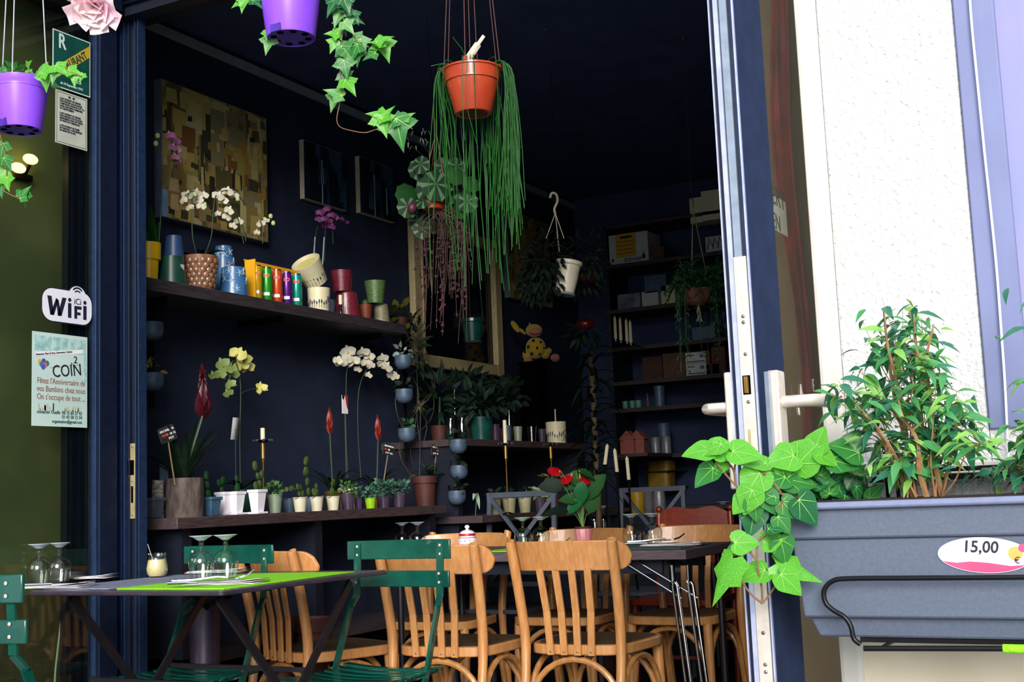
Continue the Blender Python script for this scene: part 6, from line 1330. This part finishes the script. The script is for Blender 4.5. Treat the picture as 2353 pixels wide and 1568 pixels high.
for i in range(46):
    x0 = rs.uniform(960, 1075); y1 = rs.uniform(600, 790); p0, p1 = D(rs.uniform(970, 1040), 470, 5.2)-c, D(x0+rs.uniform(-10, 10), y1, 5.25)-c; pm = D(x0, 520, 5.22)-c
    mb.tube(curve([p0, pm, pm.lerp(p1, .5)+V((rs.uniform(-.02, .02), rs.uniform(-.02, .02), 0)), p1], 4), .0013, 4)
    for q in range(4):
        u = rs.random()**.6; pp = pm.lerp(p1, u); pk.ball(pp, rs.uniform(.004, .009), 6)
mb.build('trailing_stems', mat('reddish brown trailing stem', '4e3430', '3e2a28', 20, .7), t, kind='stuff'); pk.build('trailing_beads', mat('rose beads', '52202e', '342224', 8, .6), t, kind='stuff')
mb = MB()
for i in range(14): p = D(rs.uniform(935, 990), rs.uniform(295, 340), 5.2)-c; strap(mb, p, p+V((rs.uniform(-.01, .01), rs.uniform(-.015, .015), -.022)), .0035, .1)
mb.build('white_florets', mat('white floret', 'c0c0bc', 'aeb0ac', 20, .5), t, kind='stuff'); MB().tube([V((0, 0, .08)), D(985, 350, 5.2)-c, D(960, 320, 5.2)-c], .0012, 4).tube([V((0, 0, .08)), D(975, 360, 5.2)-c, D(945, 335, 5.2)-c], .0012, 4).build('flower_stem', stemg, t)
# white tilted pot with dark foliage
c = D(1303, 640, 5.9); t = T('hanging_pot', 'white ridged pot hanging tilted among dark foliage', 'plant pot', c)
Mt = Matrix.Rotation(.16, 4, 'Y') @ Matrix.Rotation(-.1, 4, 'X')
MB().lathe([(0, -.075), (.042, -.075), (.045, -.07), (.047, -.045), (.050, -.02), (.052, 0), (.053, .03), (.056, .06), (.064, .066), (.064, .082), (.056, .082), (.05, .05), (0, .05)], 28, M=Mt).build('body', mat('ivory plastic', 'd2c8b6', 'c8bda8', 20, .4), t)
MB().lathe([(0, -.082), (.048, -.082), (.052, -.072), (.046, -.074)], 28, M=Mt).build('saucer', mat('grey saucer', '7a8490', '6c7682', 20, .3), t)
tp = D(1276, 490, 5.9)-c; mb = MB()
for x, y in ((1255, 548), (1285, 578), (1296, 548)): mb.tube([tp, D(x, y, 5.9)-c], .0022, 5); 
hk = [D(x, y, 5.9)-c for x, y in ((1276, 492), (1274, 480), (1281, 462), (1278, 447), (1268, 444), (1264, 455))]
mb.tube(curve(hk, 4), .006, 8).build('hanger', mat('ivory hook', 'cfc4ae', 'c4b8a0', 20, .5), t); MB().tube([hk[3], V((hk[3].x, hk[3].y, ZC-c.z))], .0009, 4).build('cord', ironm, t)
mb = MB()
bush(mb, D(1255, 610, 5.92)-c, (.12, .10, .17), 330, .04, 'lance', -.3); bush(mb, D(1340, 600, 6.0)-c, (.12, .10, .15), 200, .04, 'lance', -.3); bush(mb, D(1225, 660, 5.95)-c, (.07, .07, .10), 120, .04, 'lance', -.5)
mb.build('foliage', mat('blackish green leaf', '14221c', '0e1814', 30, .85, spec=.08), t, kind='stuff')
# red flower ball plants further back
for px, py, d, lb in ((1345, 745, 6.6, 'dark red glossy ball flower below the white pot'), (1350, 640, 7.0, 'dim red flower cluster right of the white pot')):
    c = D(px, py, d); t = T('red_flower', lb, 'flower', c); MB().ball((0, 0, 0), (.05, .045, .032), 14).build('petals', mat('deep red ball', '6e0f16', '5a0c12', 20, .25, coat=.4), t); mb = MB(); bush(mb, (0, 0, -.05), (.10, .08, .05), 26, .07, 'lance', -.4); mb.build('foliage', dleaf, t, kind='stuff'); MB().tube([(0, 0, 0), (0, 0, ZC-c.z)], .0012, 4).build('cord', ironm, t)
# coconut basket with fern
c = D(1604, 690, 6.0); t = T('hanging_basket', 'brown coir basket hanging with feathery green fern', 'plant', c)
MB().lathe([(0, -.03), (.035, -.022), (.056, .0), (.064, .03), (.062, .055), (.056, .055), (0, .045)], 24).build('basket', mat('brown coir', '6a4030', '54301f', 60, .95, bump=.6, bsc=120), t)
tp = D(1592, 478, 6.0)-c; mb = MB(); hanger(mb, (0, 0), .058, .05, tp, 3, .4, .0022); mb.build('hanger', mat('jute cord', '7a7a5c', '6a6a4c', 30, .8), t)
MB().tube(curve([tp, tp+V((0, .01, .03)), tp+V((0, -.01, .05)), tp+V((0, -.025, .06)), tp+V((0, -.03, .03))], 4), .0018, 5).tube([tp+V((0, -.01, .05)), V((tp.x, tp.y, ZC-c.z))], .0012, 4).build('hook', chrome, t)
mb = MB()
for i in range(7): mb.tube(curve([V((0, 0, -.03)), V((R.uniform(-.01, .01), R.uniform(-.01, .01), -.06)), V((R.uniform(-.02, .02), R.uniform(-.02, .02), -.105))], 3), .0018, 4)
mb.build('tassel', mat('pale jute', '9a9278', '868068', 30, .8), t)
mb = MB(); vs, fs = LEAF['lance']; rs = random.Random(21)
for i in range(58):
    a = rs.uniform(0, 6.28); L = rs.uniform(.10, .17) ; o = V((math.cos(a), math.sin(a), 0)); dr_ = rs.uniform(-.05, .16) if i < 40 else rs.uniform(-.40, -.12)
    p0, p1, p2 = V((0, 0, .05)), o*L*.6+V((0, 0, .07+.10*rs.random())), o*(L if i < 40 else L*.8)+V((0, 0, .05+dr_)); cv = curve([p0, p1, p2], 6)
    mb.tube(cv, .001, 3)
    for q, p in enumerate(cv[1:]):
        for sg in (-1, 1): sd = o.cross(V((0, 0, 1)))*sg+o*.5+V((0, 0, rs.uniform(-.5, .2))); mb.add(vs, fs, lmat(p, sd, V((0, 0, 1))+rv(.4), rs.uniform(.024, .036)))
mb.build('fronds', mat('fern green', '2a5230', '1f4226', 20, .5), t, kind='stuff')
# tall palm-like plant by the back shelf
p = D(1372, 1100, 6.9); t = T('potted_palm', 'tall dark palm like plant in front of the back shelves', 'plant', (p.x, p.y, 0)); MB().lathe(potprof(.12, .09, .25), 24).build('pot', terrad, t)
zt = D(1380, 800, 6.9).z; MB().tube([(0, 0, .2), (0, 0, zt)], .016, 8).build('trunk', mat('palm trunk', '5a4630', '3e3020', 30, .8), t); mb = MB()
for i in range(70):
    a = i*2.4; z = zt-.75*(i/70)**.8; L = R.uniform(.14, .24); strap(mb, (0, 0, z), (L*math.cos(a), L*math.sin(a), z+R.uniform(-.16, .05)), .018, .4)
mb.build('fronds', dleaf, t, kind='stuff')

# ================================================================== PLUSH TOY
c = D(1222, 800, 7.5); t = T('plush_toy', 'yellow plush animal with black spots and pink muzzle', 'plush toy', c)
yp = mat('yellow plush', 'b8961e', 'a88618', 60, .95, sheen=.4); bp = mat('black plush', '14120e', '100e0c', 60, .95); pp = mat('pink plush', 'b0705c', 'a4644f', 60, .95, sheen=.4)
def q_(px, py, dd=0): return D(px, py, 7.5+dd)-c
t.scale = (1.12,)*3
MB().ball(q_(1230, 800), (.055, .05, .06), 16).build('body', yp, t); hd = MB().ball(q_(1226, 764), (.045, .045, .035), 16).build('head', yp, t)
MB().ball(q_(1228, 768, -.03), (.040, .030, .026), 14).build('muzzle', pp, hd); MB().tube(curve([q_(1218, 768, -.062), q_(1228, 772, -.066), q_(1240, 768, -.062)], 4), .002, 5).build('smile', terrad, hd)
MB().ball((0, 0, 0), (.016, .014, .040), 12, M=TR(*q_(1188, 756)) @ Matrix.Rotation(-.6, 4, 'Y')).build('arm', yp, t); MB().tube([q_(1196, 762), q_(1210, 770)], .009, 8).build('arm', yp, t)
MB().ball(q_(1218, 752), (.008, .008, .012), 8).build('horn', zinc, hd); MB().ball(q_(1209, 765), (.014, .012, .012), 8).build('ear', bp, hd)
MB().ball(q_(1255, 806), (.024, .024, .018), 10).build('arm', yp, t)
for x, y in ((1270, 820), (1215, 828)): MB().ball(q_(x, y, -.01), (.026, .026, .022), 10).build('foot', pp, t)
MB().ball(q_(1212, 815), (.025, .025, .03), 10).build('leg', yp, t); MB().ball(q_(1250, 815), (.025, .025, .02), 10).build('leg', yp, t)
for x, y, r_ in ((1225, 785, .009), (1240, 788, .008), (1215, 798, .010), (1232, 800, .011), (1246, 800, .008), (1222, 812, .010), (1238, 812, .008), (1208, 808, .008), (1252, 800, .007)): MB().ball(q_(x, y, -.048+abs(x-1230)*.0012), (r_, .006, r_), 8).build('spot', bp, t)
st_ = T('toy_pedestal', 'dark tall wooden box on the side shelf carrying the plush toy', 'box', (c.x, c.y, ZM)); zt = q_(1240, 829).z*1.12+c.z-ZM
MB().box(-.06, .06, -.06, .06, 0, zt-.012).build('body', black, st_); MB().box(-.068, .068, -.068, .068, zt-.012, zt).build('top', black, st_)

# ================================================================== BACK STORAGE SHELVES
YS = 7.42
bs = T('storage_shelves', 'dark storage shelves on the back wall full of boxes', 'shelf unit', (-2.8, 7.6, 0))
def by(px, py): return PY_(px, py, YS)
X0, X1 = by(1395, 700).x, by(1700, 700).x+.25
SHZ = [by(1500, y).z for y in (598, 703, 792, 872, 935, 1045)]
for z in SHZ+[by(1500, 1165).z]: MB().box(X0, X1, YS-.02, YB, z-.025, z).build('board', mat('dark reddish shelf', '3a2a2a', '2e2222', 12, .6, stretch=(1, 6, 6)), bs, True)
for x in (X0, X1-.02): MB().box(x, x+.02, YS, YB, 0, by(1500, 505).z).build('upright', navydark, bs, True)
MB().box(X0, X1, YS, YB, by(1500, 512).z, by(1500, 505).z).build('top_board', MATS['dark reddish shelf'], bs, True)
def bbox(name, label, px0, py0, px1, py1, m, zi, dep=.2, yoff=0, cat='box', group='boxes on the back shelves'):
    a, b = by(px0, py0), by(px1, py1); z = SHZ[zi] if zi is not None else b.z; h = a.z-b.z
    t = T(name, label, cat, (a.x, YS+yoff, z), group=group); w = by(px1, py0).x-a.x
    MB().box(0, w, 0, dep, 0, h).build('carton', m, t, bev=.002); return t, w, h
t, w, h = bbox('carton', 'white FRAGILE carton with a yellow delivery label', 1398, 545, 1488, 602, boxw, 0, .22)
MB().box(w*.18, w*.70, -.0015, 0, h*.22, h*1.0).build('yellow_label', mat('yellow label', 'c89a18', 'b88c12', 20, .6), t)
for q in range(4): MB().box(w*.22, w*.64, -.002, -.0014, h*(.34+.13*q), h*(.36+.13*q)).build('printed_line', card, t)
MB().box(w*.3, w*.6, -.002, -.0014, h*.84, h*.92).build('printed_bar', slate, t)
lettering('FRAGILE', .032, inkdark, t, TR(w*.82, -.0025, h*.17) @ Matrix.Rotation(math.pi, 4, 'Y') @ FY, bold=.0006)
MB().box(w*.06, w*.12, -.002, -.0014, h*.1, h*.2).build('printed_arrows', slate, t); MB().lathe([(0, 0), (.012, .0), (.012, .02), (.003, .035), (.003, .05)], 8, M=TR(w*.88, -.001, h*.1) @ Matrix.Diagonal((1, .05, 1, 1))).build('printed_glass', slate, t)
bbox('carton', 'flat white carton behind the fern basket', 1490, 575, 1525, 600, card, 0, .2)
t, w, h = bbox('paper_pack', 'tall cream paper pack standing on the top shelf by the door edge', 1612, 478, 1662, 540, creamcer, None, .15, group='cream paper packs'); t.location.z = by(1640, 505).z
MB().box(-w*.6, -.002, .02, .14, 0, h*.85).build('second_pack', creamcer, t)
t, w, h = bbox('metal_tray', 'white tray with black scrollwork below the cream packs', 1620, 545, 1668, 575, boxw, 0, .15)
for q in range(4): MB().tube([(w*(.1+.25*q), -.004, h*.2), (w*(.2+.25*q), -.004, h*.9), (w*(.35+.25*q), -.004, h*.4)], .003, 5).build('scroll', ironm, t)
bbox('carton', 'dark printed carton at the left of the middle shelf', 1418, 678, 1470, 706, mat('dark blue carton', '26304a', '8a96a4', 6, .7), 1); bbox('carton', 'white carton in the middle of the middle shelf', 1474, 674, 1512, 704, boxw, 1); bbox('carton', 'cream carton beside the fern fronds', 1518, 660, 1550, 700, creamcer, 1)
t_, w, h = bbox('carton', 'pale carton stacked on the dark printed carton', 1480, 640, 1530, 674, zinc, None)
t_.location.z = SHZ[1]+by(1490, 674).z-by(1490, 704).z
for i, (px, py) in enumerate(((1412, 757), (1424, 760), (1438, 763), (1447, 766))):
    a = PY_(px, py-32, 7.2); b = PY_(px+3, py+22, 7.2); t = T('candle', ('ivory candle first from the left of the row of four', 'ivory candle second from the left of the row of four', 'ivory candle third from the left of the row of four', 'ivory candle rightmost of the row of four')[i], 'candle', (b.x, 7.2, b.z)); hgt = a.z-b.z
    MB().lathe([(0, 0), (.011, 0), (.009, hgt*.88), (.003, hgt*.92), (.001, hgt)], 12).build('wax', wax, t); MB().lathe([(0, -.018), (.009, -.018), (.012, 0), (0, 0)], 12).build('cup', chrome, t)
    MB().bar((0, 0, -.014), (0, .5, -.014), .005).build('arm', ironm, t)
bbox('carton', 'grey blue shoebox near the door edge', 1590, 770, 1643, 795, zinc, 2, .2); bbox('carton', 'flat dark carton under the grey blue box', 1590, 800, 1650, 818, carddk, 3, .2)
bbox('carton', 'brown cardboard carton behind the palm', 1475, 822, 1520, 870, carddk, 3, .25); bbox('carton', 'brown cardboard carton in the middle of the fourth shelf', 1522, 820, 1572, 872, card, 3, .25)
t, w, h = bbox('carton', 'cardboard carton with two white shipping labels', 1572, 822, 1630, 872, card, 3, .25)
for z0, z1 in ((.52, .98), (.02, .50)):
    l_ = MB().box(w*.06, w*.86, -.002, 0, h*z0, h*z1).build('shipping_label', boxw, t); MB().box(w*.1, w*.82, -.003, -.0019, h*(z0+.05), h*(z0+.09)).build('printed_bar', slate, l_); MB().box(w*.12, w*.4, -.003, -.0019, h*(z1-.14), h*(z1-.1)).build('printed_line', slate, l_); MB().box(w*.62, w*.78, -.003, -.0019, h*(z1-.24), h*(z1-.1)).build('printed_code', zinc, l_)
t, w, h = bbox('red_bag', 'crumpled dark red bag beside the shipping carton', 1634, 812, 1666, 872, mat('red bag', '5a1420', '480f1a', 12, .7), 3, .12, cat='bag')
for i, px in enumerate((1432, 1448, 1462)):
    p = by(px, 910); t = T('tea_light_glass', ('mint green glass tealight, left of three', 'mint green glass tealight, middle of three', 'mint green glass tealight, right of three')[i], 'candle holder', (p.x, YS+.03, SHZ[4])); MB().lathe([(0, 0), (.018, 0), (.021, .05), (.019, .05), (.017, .006), (0, .006)], 16).build('glass', mat('mint glass', '5f9a84', '4f8a74', 30, .2), t)
p = by(1486, 930); t = T('string_of_beads', 'shiny gold bead tower on the back shelf', 'ornament', (p.x, YS+.02, SHZ[4]))
for q in range(6): MB().ball((0, 0, .008+.015*q), .011-.0008*q, 8).build('bead', mat('bright gold', 'e8d8a0', 'd8c488', 20, .15, metal=.9), t)
for i, (px, r_, hh, m, lb) in enumerate(((1510, .035, .12, zinc, 'grey tin beside the gold beads'), )): p = by(px, 930); tt_ = T('tin', lb, 'tin', (p.x, YS+.05, SHZ[4])); MB().lathe([(0, 0), (r_, 0), (r_, hh), (r_*1.04, hh), (r_*1.04, hh+.012), (0, hh+.012)], 18).build('body', m, tt_)
# lower right shelves: pink houses, zinc, yellow tins
for i, (px, py) in enumerate(((1442, 1040), (1462, 1035))):
    p = PY_(px, 1045, 7.0); t = T('little_house', ('pink little house lantern, left one', 'pink little house lantern, right one')[i], 'lantern', (p.x, 7.0+.02*i, SHZ[5]+.0), group='little house lanterns')
    MB().box(-.045, .045, 0, .07, 0, .09).build('body', mat('dull pink paint', '8a4a40', '7a3e36', 20, .7), t); MB().add([(-.055, -.006, .085), (.055, -.006, .085), (0, -.006, .14), (-.055, .076, .085), (.055, .076, .085), (0, .076, .14)], [(0, 1, 2), (5, 4, 3), (0, 2, 5, 3), (1, 4, 5, 2), (0, 3, 4, 1)]).build('roof', MATS['dull pink paint'], t)
MB().box(PY_(1425, 1045, 7.0).x-.03, PY_(1480, 1045, 7.0).x+.03, 6.98, YS, SHZ[5]-.02, SHZ[5]).build('deep_board', MATS['dark reddish shelf'], bs, True)
for i, (px, py, w_, h_, m, lb) in enumerate(((1515, 1040, .07, .20, zinc, 'tall grey zinc vase on the lower back shelf'), (1505, 1045, .05, .11, mat('pale grey tin', '8a8a90', '7c7c82', 20, .4, metal=.3), 'pale grey canister left of the zinc vase'), (1530, 1045, .05, .11, MATS['pale grey tin'], 'pale grey canister right of the zinc vase'))):
    p = by(px, py); t = T('canister', lb, 'canister', (p.x, YS+(.10 if i == 0 else .02), SHZ[5]), group='grey canisters'); MB().lathe([(0, 0), (w_*.6, 0), (w_*.6, h_*.95), (w_*.52, h_), (0, h_)], 20).build('body', m, t)
ytin = mat('dull yellow tin', '8a6c14', '7a5e10', 20, .5)
for i, (py0, py1, lb) in enumerate(((1060, 1082, 'dull yellow tin tray, upper one'), (1086, 1118, 'dull yellow tin tray, lower one'))):
    a, b = by(1482, py0), by(1535, py1); t = T('tin_tray', lb, 'tin', (a.x, YS+.02, b.z), group='yellow tin trays'); MB().prism(rrect(0, 0, b.x-a.x, .14, .03), 0, a.z-b.z).build('body', ytin, t, bev=.004)
MB().box(by(1480, 1118).x, by(1540, 1118).x, YS-.02, YB, by(1500, 1119).z-.015, by(1500, 1119).z).build('board', MATS['dark reddish shelf'], bs, True); MB().box(by(1480, 1118).x, by(1540, 1118).x, YS-.02, YB, by(1500, 1083).z-.006, by(1500, 1083).z-.001).build('board', MATS['dark reddish shelf'], bs, True)
p = PY_(1467, 1190, 7.05); zf = .80
lt_ = T('low_cabinet', 'dark low cabinet in front of the back shelves', 'cabinet', (p.x+.1, 7.1, 0)); MB().box(p.x-.2, p.x+.55, 6.95, 7.35, 0, PY_(1467, 1182, 7.05).z).build('body', navydark, lt_, True)
zf = PY_(1467, 1182, 7.05).z
t = T('yellow_bucket', 'yellow bucket with rolled rim behind the steel chair', 'bucket', (p.x, 7.05, zf)); hh = PY_(1467, 1126, 7.05).z-zf; MB().lathe([(0, 0), (.040, 0), (.046, hh*.55), (.048, hh*.56), (.049, hh), (.053, hh), (.053, hh*.96), (.045, hh*.9), (0, hh*.9)], 24).build('body', mat('yellow bucket', 'b08c14', 'a0800f', 20, .4), t)
for px, m, r_, lb in ((1492, mat('woven grey jar', '6a6468', '5a5458', 60, .7, bump=.4), .03, 'woven grey jar right of the yellow bucket'), (1517, MATS['pale grey tin'], .035, 'plain grey canister right of the woven jar')):
    q = PY_(px, 1182, 7.05); t = T('canister', lb, 'canister', (q.x, 7.05, zf), group='grey canisters'); MB().lathe([(0, 0), (r_, 0), (r_*1.1, .06), (r_, .12), (r_*.8, .14), (0, .14)], 20).build('body', m, t)
# leaning candles in a wall holder
for i, (px0, py0, px1, py1) in enumerate(((1396, 1020, 1390, 1068), (1412, 1030, 1418, 1085), (1440, 1048, 1445, 1103))):
    a, b = D(px0, py0, 6.5), D(px1, py1, 6.5); t = T('wall_candle', ('ivory candle on a dark arm, left of the group by the pink houses', 'ivory candle on a dark arm, middle of the group by the pink houses', 'ivory candle on a dark arm, right of the group by the pink houses')[i], 'candle', b, group='candles on dark arms'); L = a-b
    MB().tube([(0, 0, 0), L*.9, L*.95, L], [.010, .0095, .004, .001], 10).build('wax', wax, t); MB().lathe([(0, -.012), (.012, -.012), (.016, 0), (0, 0)], 12).build('cup', ironm, t); MB().tube([(0, 0, -.01), (.0, .0, -b.z+zf if False else -.35), (.02*(i-1), .1, -b.z)], .006, 6).build('stand', ironm, t)
# ceiling hooks
for px, py, lb in ((1255, 80, 'small steel ceiling hook right of the red hanging pot'), (1570, 100, 'small steel ceiling hook nearest the street, beside the door'), (1552, 210, 'small steel ceiling hook in the middle of the right row'), (1547, 283, 'small steel ceiling hook lowest and farthest of the right row')):
    a = PZ_(px, py-12, ZC); t = T('ceiling_hook', lb, 'hook', a, group='ceiling hooks'); MB().tube([(0, 0, 0), (0, 0, -.04)]+ellarc((0, .010, -.045), (0, -.010, 0), (0, 0, -.012), 0, 3.4, 8), .002, 5).build('wire', chrome, t); MB().lathe([(0, 0), (.008, 0), (.004, -.006), (0, -.006)], 10).build('plate', steel, t)
